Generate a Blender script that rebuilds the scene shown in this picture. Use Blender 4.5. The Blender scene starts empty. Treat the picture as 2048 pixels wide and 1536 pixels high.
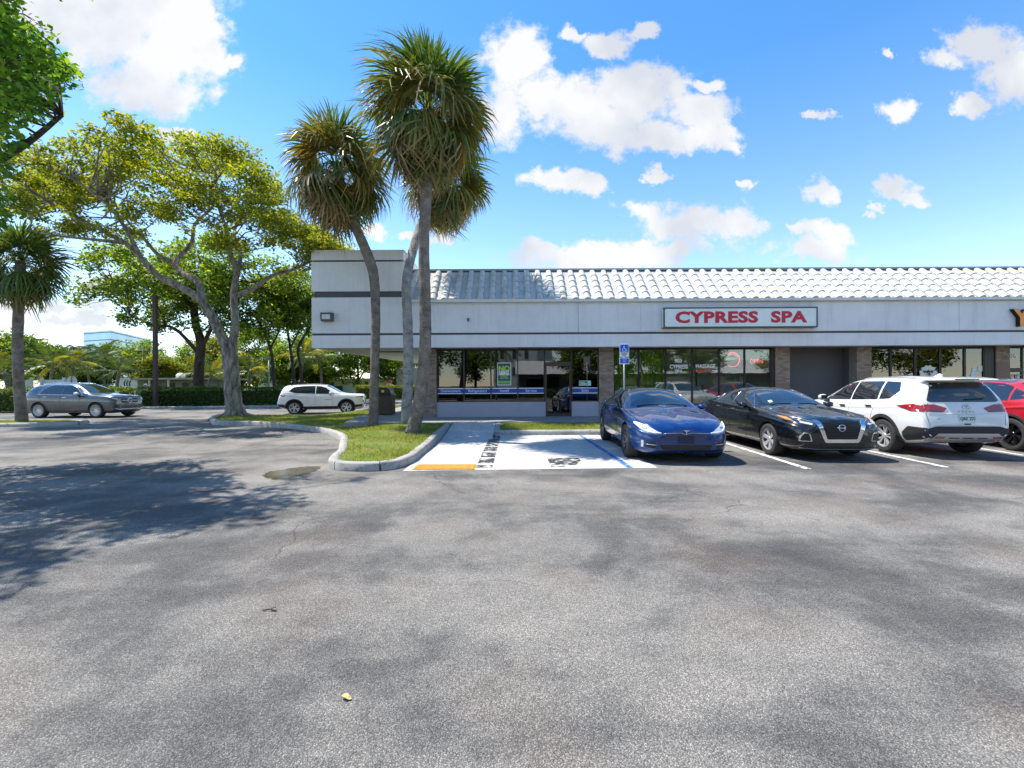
import bpy, bmesh, math, random
import numpy as np
from mathutils import Vector, Matrix
from mathutils.bvhtree import BVHTree

R = math.radians
scene = bpy.context.scene
COL = scene.collection
# ------------------------------------------------------------------ camera
CAMZ = 1.53
F = 897.0
cd = bpy.data.cameras.new('camera'); cam = bpy.data.objects.new('camera', cd); COL.objects.link(cam)
cam.location = (0, 0, CAMZ); cam.rotation_euler = (R(90), R(0.28), 0)
cd.sensor_width = 36; cd.lens = F / 2048 * 36; cd.clip_start = 0.05; cd.clip_end = 4000
cd.shift_y = 0.001
scene.camera = cam
# ------------------------------------------------------------------ light
SUN_EL = 62.0
SH = Vector((0.95, -0.31, 0)).normalized()          # direction in which shadows fall
tosun = Vector((-SH.x * math.cos(R(SUN_EL)), -SH.y * math.cos(R(SUN_EL)), math.sin(R(SUN_EL))))
sd = bpy.data.lights.new('sun', 'SUN'); sun = bpy.data.objects.new('sun', sd); COL.objects.link(sun)
sd.energy = 4.0; sd.angle = R(0.53); sd.color = (1.0, 0.94, 0.84)
sun.rotation_euler = (-tosun).to_track_quat('-Z', 'Y').to_euler()
sun.location = (-20, 10, 40)
scene.view_settings.view_transform = 'Standard'; scene.view_settings.look = 'None'
scene.view_settings.exposure = 1.12; scene.view_settings.gamma = 1.0
scene.cycles.use_denoising = True
scene.cycles.max_bounces = 8; scene.cycles.transparent_max_bounces = 24
scene.cycles.caustics_reflective = False; scene.cycles.caustics_refractive = False
scene.cycles.sample_clamp_indirect = 6.0
# ------------------------------------------------------------------ sky with clouds
W = bpy.data.worlds.new('World'); scene.world = W; W.use_nodes = True
nt = W.node_tree; N = nt.nodes; L = nt.links; N.clear()
def wn(t, **k):
    n = N.new(t)
    for a, b in k.items(): setattr(n, a, b)
    return n
W.cycles.sampling_method = 'MANUAL'; W.cycles.sample_map_resolution = 256
wo = wn('ShaderNodeOutputWorld'); bg = wn('ShaderNodeBackground'); L.new(bg.outputs[0], wo.inputs[0])
sky = wn('ShaderNodeTexSky', sky_type='NISHITA'); sky.sun_disc = False
sky.sun_elevation = R(SUN_EL); sky.sun_rotation = math.atan2(tosun.x, tosun.y)
sky.air_density = 1.0; sky.dust_density = 0.05; sky.ozone_density = 2.2; sky.altitude = 0
bg.inputs[1].default_value = 0.15
hs = wn('ShaderNodeHueSaturation'); hs.inputs['Hue'].default_value = 0.499; hs.inputs['Value'].default_value = 0.9
L.new(sky.outputs[0], hs.inputs['Color'])
tc = wn('ShaderNodeTexCoord')
sep = wn('ShaderNodeSeparateXYZ'); L.new(tc.outputs['Generated'], sep.inputs[0])
def wmath(op, a, b=None, c=None, clamp=False):
    n = wn('ShaderNodeMath', operation=op, use_clamp=clamp)
    for i, v in enumerate((a, b, c)):
        if v is None: continue
        if isinstance(v, (int, float)): n.inputs[i].default_value = v
        else: L.new(v, n.inputs[i])
    return n.outputs[0]
satr = wn('ShaderNodeMapRange'); L.new(sep.outputs[2], satr.inputs[0]); satr.inputs[1].default_value = 0.0; satr.inputs[2].default_value = 0.55
satr.inputs[3].default_value = 0.90; satr.inputs[4].default_value = 1.27; L.new(satr.outputs[0], hs.inputs['Saturation'])
ay = wmath('MAXIMUM', wmath('ABSOLUTE', sep.outputs[1]), 0.02)
uu = wmath('DIVIDE', sep.outputs[0], ay); vv = wmath('DIVIDE', sep.outputs[2], ay)
uv = wn('ShaderNodeCombineXYZ'); L.new(uu, uv.inputs[0]); L.new(vv, uv.inputs[1])
# cloud puffs: centre and radii as image-plane slopes of the sky directions they sit in
PUFFS = [(300,-20,170,110),(230,40,130,80),(330,95,120,75),(365,180,70,50),(395,60,60,100),(300,150,110,60),(445,112,30,18),
         (120,20,120,60),
         (1040,120,62,75),(1010,215,62,62),(1075,200,60,60),(1170,205,95,62),(1240,170,70,50),(1300,185,75,70),(1375,215,75,50),
         (1430,265,60,38),(1468,292,30,22),(1215,250,110,42),(1330,270,80,30),(1395,155,40,14),
         (1215,82,60,28),(1150,60,26,22),(1300,60,40,14),
         (1110,352,70,26),(1185,362,52,20),(1310,345,22,14),
         (1290,415,60,26),(1385,440,120,34),(1470,455,70,24),(1210,510,200,34),(1330,492,110,26),(1120,497,90,20),
         (1630,500,80,30),(1660,465,50,26),(1600,460,24,14),
         (1640,385,42,26),(1790,372,48,24),(1815,395,36,14),(1500,378,24,16),(1735,412,16,9),
         (1960,95,90,42),(2020,150,70,60),(1930,210,44,26),(1890,120,50,26),(1800,225,42,30),(1790,115,16,11),(1655,225,30,9),
         (880,466,26,18),(810,470,30,8),(750,455,30,14),
         (60,600,150,22),(150,625,120,16),(20,640,120,14),(210,560,60,18),(360,262,40,14),
         (2300,330,160,60),(2500,120,160,80),(-250,200,150,90),(-420,420,160,50),(1500,-220,190,90),(900,-330,230,90)]
cur = None
# warp the coordinates a little so that the puffs get billowing edges
nz0 = wn('ShaderNodeTexNoise'); nz0.inputs['Scale'].default_value = 5.5; nz0.inputs['Detail'].default_value = 5; L.new(uv.outputs[0], nz0.inputs['Vector'])
wsub = wn('ShaderNodeVectorMath', operation='SUBTRACT'); L.new(nz0.outputs['Color'], wsub.inputs[0]); wsub.inputs[1].default_value = (.5, .5, .5)
wmul0 = wn('ShaderNodeVectorMath', operation='MULTIPLY_ADD'); L.new(wsub.outputs[0], wmul0.inputs[0]); wmul0.inputs[1].default_value = (.13, .08, 0); L.new(uv.outputs[0], wmul0.inputs[2])
nzb = wn('ShaderNodeTexNoise'); nzb.inputs['Scale'].default_value = 17; nzb.inputs['Detail'].default_value = 5; nzb.inputs['Roughness'].default_value = .65; L.new(uv.outputs[0], nzb.inputs['Vector'])
wsub2 = wn('ShaderNodeVectorMath', operation='SUBTRACT'); L.new(nzb.outputs['Color'], wsub2.inputs[0]); wsub2.inputs[1].default_value = (.5, .5, .5)
wmul = wn('ShaderNodeVectorMath', operation='MULTIPLY_ADD'); L.new(wsub2.outputs[0], wmul.inputs[0]); wmul.inputs[1].default_value = (.13, .08, 0); L.new(wmul0.outputs[0], wmul.inputs[2])
for (px, py, rx, ry) in PUFFS:
    cx, cy, rx, ry = (px - 1024) / F, (766 - py) / F, rx / F, ry / F
    m = wn('ShaderNodeVectorMath', operation='MULTIPLY_ADD'); L.new(wmul.outputs[0], m.inputs[0])
    m.inputs[1].default_value = (1 / rx, 1 / ry, 0); m.inputs[2].default_value = (-cx / rx, -cy / ry, 0)
    d = wn('ShaderNodeVectorMath', operation='LENGTH'); L.new(m.outputs[0], d.inputs[0])
    cur = d.outputs['Value'] if cur is None else wmath('SMOOTH_MIN', cur, d.outputs['Value'], 0.25)
nz = wn('ShaderNodeTexNoise'); nz.inputs['Scale'].default_value = 9; nz.inputs['Detail'].default_value = 9; nz.inputs['Roughness'].default_value = .68
L.new(uv.outputs[0], nz.inputs['Vector'])
dens = wmath('SUBTRACT', wmath('MULTIPLY_ADD', nz.outputs['Fac'], 2.3, -0.08), cur)
mr = wn('ShaderNodeMapRange', interpolation_type='SMOOTHSTEP'); L.new(dens, mr.inputs[0])
mr.inputs[1].default_value = -0.14; mr.inputs[2].default_value = 0.50
up = wn('ShaderNodeMapRange'); L.new(sep.outputs[2], up.inputs[0]); up.inputs[1].default_value = 0.0; up.inputs[2].default_value = 0.06
cov = wmath('MULTIPLY', wmath('MULTIPLY', mr.outputs[0], up.outputs[0]), 0.96)
# thickness shading of the clouds (their own grey undersides)
nz2 = wn('ShaderNodeTexNoise'); nz2.inputs['Scale'].default_value = 4.0; nz2.inputs['Detail'].default_value = 6
off = wn('ShaderNodeVectorMath', operation='ADD'); off.inputs[1].default_value = (.3, .08, 0); L.new(uv.outputs[0], off.inputs[0]); L.new(off.outputs[0], nz2.inputs['Vector'])
cr = wn('ShaderNodeMix', data_type='RGBA'); cr.inputs[6].default_value = (2.3, 2.4, 2.6, 1); cr.inputs[7].default_value = (3.1, 3.1, 3.1, 1)
sm = wn('ShaderNodeMapRange'); L.new(nz2.outputs['Fac'], sm.inputs[0]); sm.inputs[1].default_value = .38; sm.inputs[2].default_value = .56
L.new(sm.outputs[0], cr.inputs[0])
mx = wn('ShaderNodeMix', data_type='RGBA'); L.new(cov, mx.inputs[0]); L.new(hs.outputs[0], mx.inputs[6]); L.new(cr.outputs[2], mx.inputs[7])
L.new(mx.outputs[2], bg.inputs[0])

# ------------------------------------------------------------------ helpers
rng = np.random.default_rng(7)
random.seed(11)
def G(px, py, z=0.0):
    """ground point seen at a photograph pixel, on a level z"""
    d = F * (CAMZ - z) / (py - 766.0)
    return Vector(((px - 1024) / F * d, d, z))
def A(px, py, d):
    """point at distance d seen at a photograph pixel"""
    return Vector(((px - 1024) / F * d, d, CAMZ + (766.0 - py) / F * d))

class NT:
    def __init__(self, name):
        self.m = bpy.data.materials.new(name); self.m.use_nodes = True
        self.t = self.m.node_tree; self.n = self.t.nodes; self.l = self.t.links
        self.bsdf = self.n['Principled BSDF']; self.out = self.n['Material Output']
    def new(self, t, **k):
        n = self.n.new(t)
        for a, b in k.items(): setattr(n, a, b)
        return n
    def link(self, a, b): self.l.new(a, b)
    def coord(self, kind='Object', scale=None):
        if kind == 'World': o = self.new('ShaderNodeNewGeometry').outputs['Position']
        else: o = self.new('ShaderNodeTexCoord').outputs[kind]
        if scale is not None:
            mp = self.new('ShaderNodeMapping'); mp.inputs['Scale'].default_value = scale; self.link(o, mp.inputs[0]); o = mp.outputs[0]
        return o
    def noise(self, co, scale, detail=4, rough=.55, dist=0):
        n = self.new('ShaderNodeTexNoise'); n.inputs['Scale'].default_value = scale; n.inputs['Detail'].default_value = detail
        n.inputs['Roughness'].default_value = rough; n.inputs['Distortion'].default_value = dist
        self.link(co, n.inputs['Vector']); return n.outputs['Fac']
    def ramp(self, fac, stops, interp='LINEAR'):
        r = self.new('ShaderNodeValToRGB'); r.color_ramp.interpolation = interp
        e = r.color_ramp.elements
        while len(e) < len(stops): e.new(0.5)
        for i, (p, c) in enumerate(stops):
            e[i].position = p; e[i].color = (c, c, c, 1) if isinstance(c, (int, float)) else (*c, 1)
        self.link(fac, r.inputs[0]); return r.outputs[0]
    def mix(self, fac, a, b, blend='MIX'):
        m = self.new('ShaderNodeMix', data_type='RGBA', blend_type=blend)
        for i, v in ((0, fac), (6, a), (7, b)):
            if isinstance(v, (int, float)): m.inputs[i].default_value = v
            elif isinstance(v, tuple): m.inputs[i].default_value = (*v, 1)
            else: self.link(v, m.inputs[i])
        return m.outputs[2]
    def math(self, op, a, b=None, clamp=False):
        n = self.new('ShaderNodeMath', operation=op, use_clamp=clamp)
        for i, v in enumerate((a, b)):
            if v is None: continue
            if isinstance(v, (int, float)): n.inputs[i].default_value = v
            else: self.link(v, n.inputs[i])
        return n.outputs[0]
    def bump(self, h, strength=.3, dist=.01):
        b = self.new('ShaderNodeBump'); b.inputs['Strength'].default_value = strength; b.inputs['Distance'].default_value = dist
        self.link(h, b.inputs['Height']); self.link(b.outputs[0], self.bsdf.inputs['Normal'])
    def set(self, **k):
        for a, v in k.items():
            i = self.bsdf.inputs[a.replace('_', ' ')]
            if isinstance(v, (int, float)): i.default_value = v
            elif isinstance(v, tuple): i.default_value = (*v, 1)
            else: self.link(v, i)

MATS = {}
def pm(name, color, rough=.6, metal=0.0, coat=0.0, var=.12, scale=3.0, bump=0.0, bscale=40.0, spec=.5, kind='Object', fine=0.0):
    """plain painted or solid material with a little uneven colour and relief"""
    if name in MATS: return MATS[name]
    t = NT(name); co = t.coord(kind)
    c = tuple(color)
    if var > 0:
        f = t.noise(co, scale, 6, .6)
        lo = tuple(x * (1 - var) for x in c); hi = tuple(min(1, x * (1 + var)) for x in c)
        col = t.ramp(f, [(.3, lo), (.7, hi)])
        if fine > 0:
            col = t.mix(fine, col, t.ramp(t.noise(co, scale * 25, 3), [(.35, .25), (.65, 1.0)]), 'MULTIPLY')
        t.set(Base_Color=col)
        t.set(Roughness=t.ramp(f, [(.2, max(.02, rough * .9)), (.8, min(1, rough * 1.1))]))
    else:
        t.set(Base_Color=c, Roughness=rough)
    t.set(Metallic=metal, Coat_Weight=coat, Coat_Roughness=.03, Specular_IOR_Level=spec)
    if bump > 0: t.bump(t.noise(co, bscale, 5), bump, .01)
    MATS[name] = t.m
    return t.m

def mesh_obj(name, verts, faces, mats, parent=None, smooth=False, fm=None, loc=None, sharp=None):
    me = bpy.data.meshes.new(name); me.from_pydata([tuple(v) for v in verts], [], faces)
    if not isinstance(mats, (list, tuple)): mats = [mats]
    for m in mats: me.materials.append(m)
    if fm is not None: me.polygons.foreach_set('material_index', fm)
    if smooth: me.polygons.foreach_set('use_smooth', [True] * len(me.polygons))
    me.update()
    if sharp: me.set_sharp_from_angle(angle=R(sharp))
    return data_obj(name, me, parent, loc)
def data_obj(name, me, parent=None, loc=None, rot=None):
    o = bpy.data.objects.new(name, me); COL.objects.link(o)
    if parent is not None: o.parent = parent
    if loc is not None: o.location = loc
    if rot is not None: o.rotation_euler = rot
    return o
def tag(o, label=None, cat=None, group=None, kind=None):
    if label: o['label'] = label
    if cat: o['category'] = cat
    if group: o['group'] = group
    if kind: o['kind'] = kind
    return o
def thing(name, loc, label, cat, group=None, rz=0.0):
    o = bpy.data.objects.new(name, None); COL.objects.link(o); o.location = loc; o.rotation_euler = (0, 0, rz)
    o.empty_display_size = .2
    return tag(o, label, cat, group)

class MB:
    """collects pieces of one mesh"""
    def __init__(self): self.v = []; self.f = []; self.m = []
    def add(self, vs, fs, m=0):
        b = len(self.v); self.v += [tuple(v) for v in vs]; self.f += [tuple(i + b for i in f) for f in fs]; self.m += [m] * len(fs)
    def box(self, x0, x1, y0, y1, z0, z1, m=0):
        vs = [(x, y, z) for z in (z0, z1) for y in (y0, y1) for x in (x0, x1)]
        self.add(vs, [(0, 2, 3, 1), (4, 5, 7, 6), (0, 1, 5, 4), (2, 6, 7, 3), (0, 4, 6, 2), (1, 3, 7, 5)], m)
    def tube(self, pts, rad, n=8, m=0, cap=True):
        pts = [Vector(p) for p in pts]
        if isinstance(rad, (int, float)): rad = [rad] * len(pts)
        b = len(self.v); prev = None
        for i, p in enumerate(pts):
            t = (pts[min(i + 1, len(pts) - 1)] - pts[max(i - 1, 0)]).normalized()
            if prev is None:
                a = Vector((0, 0, 1)) if abs(t.z) < .9 else Vector((1, 0, 0)); u = t.cross(a).normalized()
            else: u = (prev - t * prev.dot(t)).normalized()
            prev = u; w = t.cross(u)
            for k in range(n):
                an = 2 * math.pi * k / n; self.v.append(tuple(p + (u * math.cos(an) + w * math.sin(an)) * rad[i]))
        for i in range(len(pts) - 1):
            for k in range(n):
                k2 = (k + 1) % n
                self.f.append((b + i * n + k, b + i * n + k2, b + (i + 1) * n + k2, b + (i + 1) * n + k)); self.m.append(m)
        if cap:
            self.f.append(tuple(b + k for k in range(n))[::-1]); self.m.append(m)
            e = b + (len(pts) - 1) * n; self.f.append(tuple(e + k for k in range(n))); self.m.append(m)
    def prism(self, poly, y0, y1, m=0):
        """polygon in x,z pushed from y0 to y1"""
        n = len(poly)
        vs = [(x, y0, z) for x, z in poly] + [(x, y1, z) for x, z in poly]
        fs = [tuple(range(n)), tuple(range(2 * n - 1, n - 1, -1))] + [(i, i + n, (i + 1) % n + n, (i + 1) % n) for i in range(n)]
        self.add(vs, fs, m)
    def lathe(self, prof, n=32, axis='z', m=0, c=(0, 0, 0)):
        """profile of (radius, height) turned about an axis"""
        b = len(self.v)
        for (r, h) in prof:
            for k in range(n):
                an = 2 * math.pi * k / n; x, y = r * math.cos(an), r * math.sin(an)
                p = (x, y, h) if axis == 'z' else (x, h, y)
                self.v.append((p[0] + c[0], p[1] + c[1], p[2] + c[2]))
        for i in range(len(prof) - 1):
            for k in range(n):
                k2 = (k + 1) % n; q = (b + i * n + k, b + i * n + k2, b + (i + 1) * n + k2, b + (i + 1) * n + k)
                self.f.append(q if axis == 'z' else q[::-1]); self.m.append(m)
    def build(self, name, mats, parent=None, smooth=False, sharp=None, loc=None):
        return mesh_obj(name, self.v, self.f, mats, parent, smooth, self.m, loc, sharp)

def bevel(o, w=.01, seg=2):
    bm = bmesh.new(); bm.from_mesh(o.data)
    bmesh.ops.remove_doubles(bm, verts=bm.verts, dist=1e-5)
    es = [e for e in bm.edges if len(e.link_faces) == 2 and e.calc_face_angle(0) > .5]
    bmesh.ops.bevel(bm, geom=es, offset=w, segments=seg, affect='EDGES', profile=.6)
    bm.to_mesh(o.data); bm.free(); return o

def text_mesh(s, size, extrude=.004, bold=0.0, sx=1.0, align='CENTER', space=1.0, lines=1.0):
    cu = bpy.data.curves.new('lettering', 'FONT'); cu.body = s; cu.size = size; cu.extrude = extrude; cu.offset = bold
    cu.align_x = align; cu.align_y = 'CENTER'; cu.space_character = space; cu.space_line = lines; cu.resolution_u = 3
    to = bpy.data.objects.new('lettering', cu); COL.objects.link(to)
    dg = bpy.context.evaluated_depsgraph_get(); dg.update()
    me = bpy.data.meshes.new_from_object(to.evaluated_get(dg))
    bpy.data.objects.remove(to); bpy.data.curves.remove(cu)
    if sx != 1.0: me.transform(Matrix.Scale(sx, 4, (1, 0, 0)))
    me.materials.clear()
    return me
def text(name, s, size, loc, mat, parent=None, rz=0.0, **k):
    """upright lettering that faces -y"""
    me = text_mesh(s, size, **k); me.materials.append(mat)
    me.transform(Matrix.Rotation(R(90), 4, 'X'))
    return data_obj(name, me, parent, loc, (0, 0, rz))

def grid_fill(poly, step, zf, name, mats, parent=None, smooth=True):
    """flat polygon in plan, cut into a grid and lifted by zf(x, y)"""
    bm = bmesh.new(); vs = [bm.verts.new((p[0], p[1], 0)) for p in poly]; bm.faces.new(vs)
    xs = [p[0] for p in poly]; ys = [p[1] for p in poly]
    for ax, lo, hi in ((0, min(xs), max(xs)), (1, min(ys), max(ys))):
        k = lo + step
        while k < hi:
            co = [0, 0, 0]; no = [0, 0, 0]; co[ax] = k; no[ax] = 1
            bmesh.ops.bisect_plane(bm, geom=bm.verts[:] + bm.edges[:] + bm.faces[:], plane_co=co, plane_no=no); k += step
    bmesh.ops.triangulate(bm, faces=[f for f in bm.faces if len(f.verts) > 4])
    for v in bm.verts: v.co.z = zf(v.co.x, v.co.y)
    bm.normal_update()
    for f in bm.faces:
        if f.normal.z < 0: f.normal_flip()
    me = bpy.data.meshes.new(name); bm.to_mesh(me); bm.free()
    for m in (mats if isinstance(mats, list) else [mats]): me.materials.append(m)
    if smooth: me.polygons.foreach_set('use_smooth', [True] * len(me.polygons))
    return data_obj(name, me, parent)

def smooth_path(pts, n=6, closed=False):
    """Catmull-Rom through points"""
    P = [Vector(p) for p in pts]; out = []; m = len(P)
    for i in range(m if closed else m - 1):
        a, b, c, d = (P[(i - 1) % m], P[i], P[(i + 1) % m], P[(i + 2) % m]) if closed else (P[max(i - 1, 0)], P[i], P[i + 1], P[min(i + 2, m - 1)])
        for k in range(n):
            t = k / n
            out.append(.5 * ((2 * b) + (c - a) * t + (2 * a - 5 * b + 4 * c - d) * t * t + (3 * b - a - 3 * c + d) * t ** 3))
    if not closed: out.append(P[-1])
    return out
def sstep(a, b, x):
    t = max(0.0, min(1.0, (x - a) / (b - a))); return t * t * (3 - 2 * t)
# ------------------------------------------------------------------ ground materials
def asphalt():
    t = NT('asphalt'); co = t.coord('World')
    big = t.noise(co, .42, 7, .6, .5); mid = t.noise(co, 1.7, 6, .65)
    st = t.coord('World', (.10, .55, 1)); streak = t.noise(st, 1.0, 6, .62)
    wear = t.math('ADD', t.math('MULTIPLY', big, .5), t.math('ADD', t.math('MULTIPLY', mid, .22), t.math('MULTIPLY', streak, .36)))
    base = t.ramp(wear, [(.43, (.105, .102, .10)), (.50, (.175, .169, .16)), (.55, (.285, .27, .247)), (.62, (.37, .347, .312))])
    warm = t.ramp(t.noise(co, .8, 5), [(.50, 0.0), (.68, .5)])
    base = t.mix(warm, base, (.215, .175, .145))
    vo = t.new('ShaderNodeTexVoronoi', feature='F1'); vo.inputs['Scale'].default_value = 165; t.link(co, vo.inputs['Vector'])
    hsv = t.new('ShaderNodeSeparateColor'); t.link(vo.outputs['Color'], hsv.inputs[0])
    stone = t.ramp(hsv.outputs[0], [(0, .42), (.45, .78), (.72, 1.02), (.93, 1.45), (1, 1.8)])
    edge = t.ramp(vo.outputs['Distance'], [(.25, 1.0), (.75, .45)])
    grit = t.mix(1.0, stone, edge, 'MULTIPLY')
    base = t.mix(.85, base, grit, 'MULTIPLY')
    sp = t.ramp(t.noise(co, 210, 2, .5), [(.36, .55), (.62, 1.25)])
    base = t.mix(.8, base, sp, 'MULTIPLY')
    # cracks
    wob = t.new('ShaderNodeVectorMath', operation='MULTIPLY_ADD')
    nn = t.new('ShaderNodeTexNoise'); nn.inputs['Scale'].default_value = 1.3; nn.inputs['Detail'].default_value = 6; t.link(co, nn.inputs['Vector'])
    t.link(nn.outputs['Color'], wob.inputs[0]); wob.inputs[1].default_value = (1.4, 1.4, 0); t.link(co, wob.inputs[2])
    vc = t.new('ShaderNodeTexVoronoi', feature='DISTANCE_TO_EDGE'); vc.inputs['Scale'].default_value = .42; t.link(wob.outputs[0], vc.inputs['Vector'])
    line = t.ramp(vc.outputs['Distance'], [(.0, 1.0), (.0045, 0.0)])
    msk = t.ramp(t.noise(co, .55, 3), [(.49, 0.0), (.60, .7)])
    crack = t.mix(1.0, line, msk, 'MULTIPLY')
    base = t.mix(crack, base, (.03, .03, .032))
    # oil and tyre stains
    oil = t.ramp(t.noise(t.coord('World', (.5, 1, 1)), 1.1, 4, .5), [(.62, 0.0), (.74, .55)])
    base = t.mix(oil, base, t.mix(.5, base, (.045, .045, .05)))
    t.set(Base_Color=base, Roughness=.86, Specular_IOR_Level=.25)
    h = t.math('ADD', t.math('MULTIPLY', vo.outputs['Distance'], -.9), t.math('MULTIPLY', t.noise(co, 150, 3), .5))
    h = t.math('SUBTRACT', h, t.math('MULTIPLY', crack, 2.0))
    t.bump(h, .75, .008)
    return t.m
def concrete(name, c, stain=.35):
    t = NT(name); co = t.coord('World')
    f = t.noise(co, 1.1, 8, .62); base = t.ramp(f, [(.3, tuple(x * .8 for x in c)), (.55, c), (.75, tuple(min(1, x * 1.1) for x in c))])
    base = t.mix(.5, base, t.ramp(t.noise(co, 70, 4), [(.3, .7), (.7, 1.08)]), 'MULTIPLY')
    st = t.ramp(t.noise(co, 3.6, 7, .72, 1.0), [(.48, 0.0), (.68, stain)])
    base = t.mix(st, base, (.13, .125, .115))
    t.set(Base_Color=base, Roughness=.85, Specular_IOR_Level=.25); t.bump(t.noise(co, 120, 4), .35, .006)
    return t.m
def soil_grass(name, a, b, c):
    t = NT(name); co = t.coord('World')
    f = t.noise(co, 1.6, 7, .65)
    base = t.ramp(f, [(.35, a), (.55, b), (.72, c)])
    base = t.mix(.7, base, t.ramp(t.noise(co, 60, 3), [(.3, .5), (.7, 1.2)]), 'MULTIPLY')
    t.set(Base_Color=base, Roughness=.95, Specular_IOR_Level=.1); t.bump(t.noise(co, 45, 5), .8, .03)
    return t.m
M_ASPH = asphalt()
M_CONC = concrete('concrete_pad', (.53, .51, .48), .38)
M_KERB = concrete('kerb_concrete', (.40, .385, .36), .85)
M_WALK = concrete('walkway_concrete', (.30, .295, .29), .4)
M_TURF = soil_grass('turf', (.11, .17, .03), (.17, .20, .05), (.27, .21, .10))
M_FARG = soil_grass('far_turf', (.08, .12, .03), (.13, .15, .05), (.2, .18, .1))

# ------------------------------------------------------------------ ground
mesh_obj('ground', [(-900, -500, -.03), (900, -500, -.03), (900, 1500, -.03), (-900, 1500, -.03)], [(0, 1, 2, 3)], M_FARG)['kind'] = 'structure'
lot = mesh_obj('parking_lot', [(-60, -22, 0), (45, -22, 0), (45, 34.5, 0), (-4, 34.5, 0), (-6, 46, 0), (-14, 46, 0), (-15.5, 33.6, 0), (-26, 31.0, 0), (-60, 26.5, 0)], [tuple(range(9))], M_ASPH)
tag(lot, kind='structure')
ISL = [(-2.12, 15.1), (-2.1, 12.4), (-2.07, 10.0), (-2.05, 9.0), (-2.2, 8.32), (-2.5, 8.1), (-2.95, 8.12), (-3.25, 8.3), (-3.45, 8.65),
       (-3.72, 9.8), (-4.1, 10.9), (-4.5, 12.05), (-5.1, 13.2), (-5.9, 14.4), (-6.8, 15.3), (-7.7, 16.0), (-9.0, 16.85), (-10.0, 17.25), (-10.8, 17.4), (-11.7, 17.8), (-12.4, 18.6)]
ISLB = [(-12.9, 19.4), (-12.6, 20.3), (-11.2, 20.7), (-9.6, 20.75), (-8.7, 21.4), (-8.3, 23.0), (-8.2, 30.0)]
def hgt(x, y):
    """level of the planted island"""
    h = .13 + .12 * sstep(9.5, 15, y) * sstep(-5.6, -3.6, x) + .06 * sstep(15, 19, y)
    h += .10 * math.exp(-(((x + 12.0) / .9) ** 2 + ((y - 19.3) / .9) ** 2))
    return h
def kerb(name, path, w, top, parent=None, mat=None):
    """poured kerb with rounded top edge along a plan path (outer face on the right of travel)"""
    P = [Vector((p[0], p[1], 0)) for p in path]; vs = []; fs = []
    n = len(P)
    for i, p in enumerate(P):
        t = (P[min(i + 1, n - 1)] - P[max(i - 1, 0)]).normalized(); o = Vector((t.y, -t.x, 0))
        z = top(p.x, p.y) if callable(top) else top
        wob = .006 * math.sin(i * 1.7) + .004 * math.sin(i * .61)
        for (k, zz) in ((w * .62, -.03), (w * .55, z * .55), (w * .47, z - .035), (w * .33, z - .004), (0, z), (-w * .38, z - .004), (-w * .5, z - .03), (-w * .5, -.03)):
            q = p + o * (k + wob); vs.append((q.x, q.y, zz))
    for i in range(n - 1):
        for k in range(7): fs.append((i * 8 + k, (i + 1) * 8 + k, (i + 1) * 8 + k + 1, i * 8 + k + 1))
    fs += [tuple(range(8)), tuple((n - 1) * 8 + k for k in range(7, -1, -1))]
    o = mesh_obj(name, vs, fs, mat or M_KERB, parent, True, sharp=50)
    return tag(o, kind='structure')
pth = smooth_path([(p[0], p[1], 0) for p in ISL], 4)
# joints cut the kerb into poured lengths
cuts = [0, 9, 19, 27, 36, 46, 56, 66, 80]
for a, b in zip(cuts[:-1], cuts[1:]):
    b = min(b, len(pth) - 1)
    seg = [pth[i] for i in range(a, b + 1)]
    if len(seg) > 1:
        d = (seg[-1] - seg[-2]).normalized(); seg[-1] = seg[-1] - d * .012
        kerb('kerb', [(p.x, p.y) for p in seg], .19, lambda x, y: hgt(x, y) + .03)
pb = smooth_path([(ISL[-1][0], ISL[-1][1], 0)] + [(p[0], p[1], 0) for p in ISLB], 4)
kerb('kerb', [(p.x, p.y) for p in pb], .17, lambda x, y: hgt(x, y) + .01)
walk_front = 15.15
poly = [(p.x, p.y) for p in pth] + [(p.x, p.y) for p in pb[1:]] + [(-3.6, 30), (-3.6, 15.1)]
isl = grid_fill(poly, .45, hgt, 'island_turf', M_TURF); tag(isl, kind='structure')
# walkway round the shop, a slab with real thickness
mb = MB()
def slab(mb, poly, z0, z1):
    n = len(poly); zt = z1 if isinstance(z1, list) else [z1] * n
    vs = [(x, y, z0) for x, y in poly] + [(x, y, zt[i]) for i, (x, y) in enumerate(poly)]
    mb.add(vs, [tuple(range(n))[::-1], tuple(range(n, 2 * n))] + [(i, (i + 1) % n, (i + 1) % n + n, i + n) for i in range(n)])
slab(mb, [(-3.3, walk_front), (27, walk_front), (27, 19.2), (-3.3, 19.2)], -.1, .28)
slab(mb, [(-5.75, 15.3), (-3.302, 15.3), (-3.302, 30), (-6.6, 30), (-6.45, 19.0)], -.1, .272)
tag(mb.build('walkway', M_WALK), kind='structure')
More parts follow.
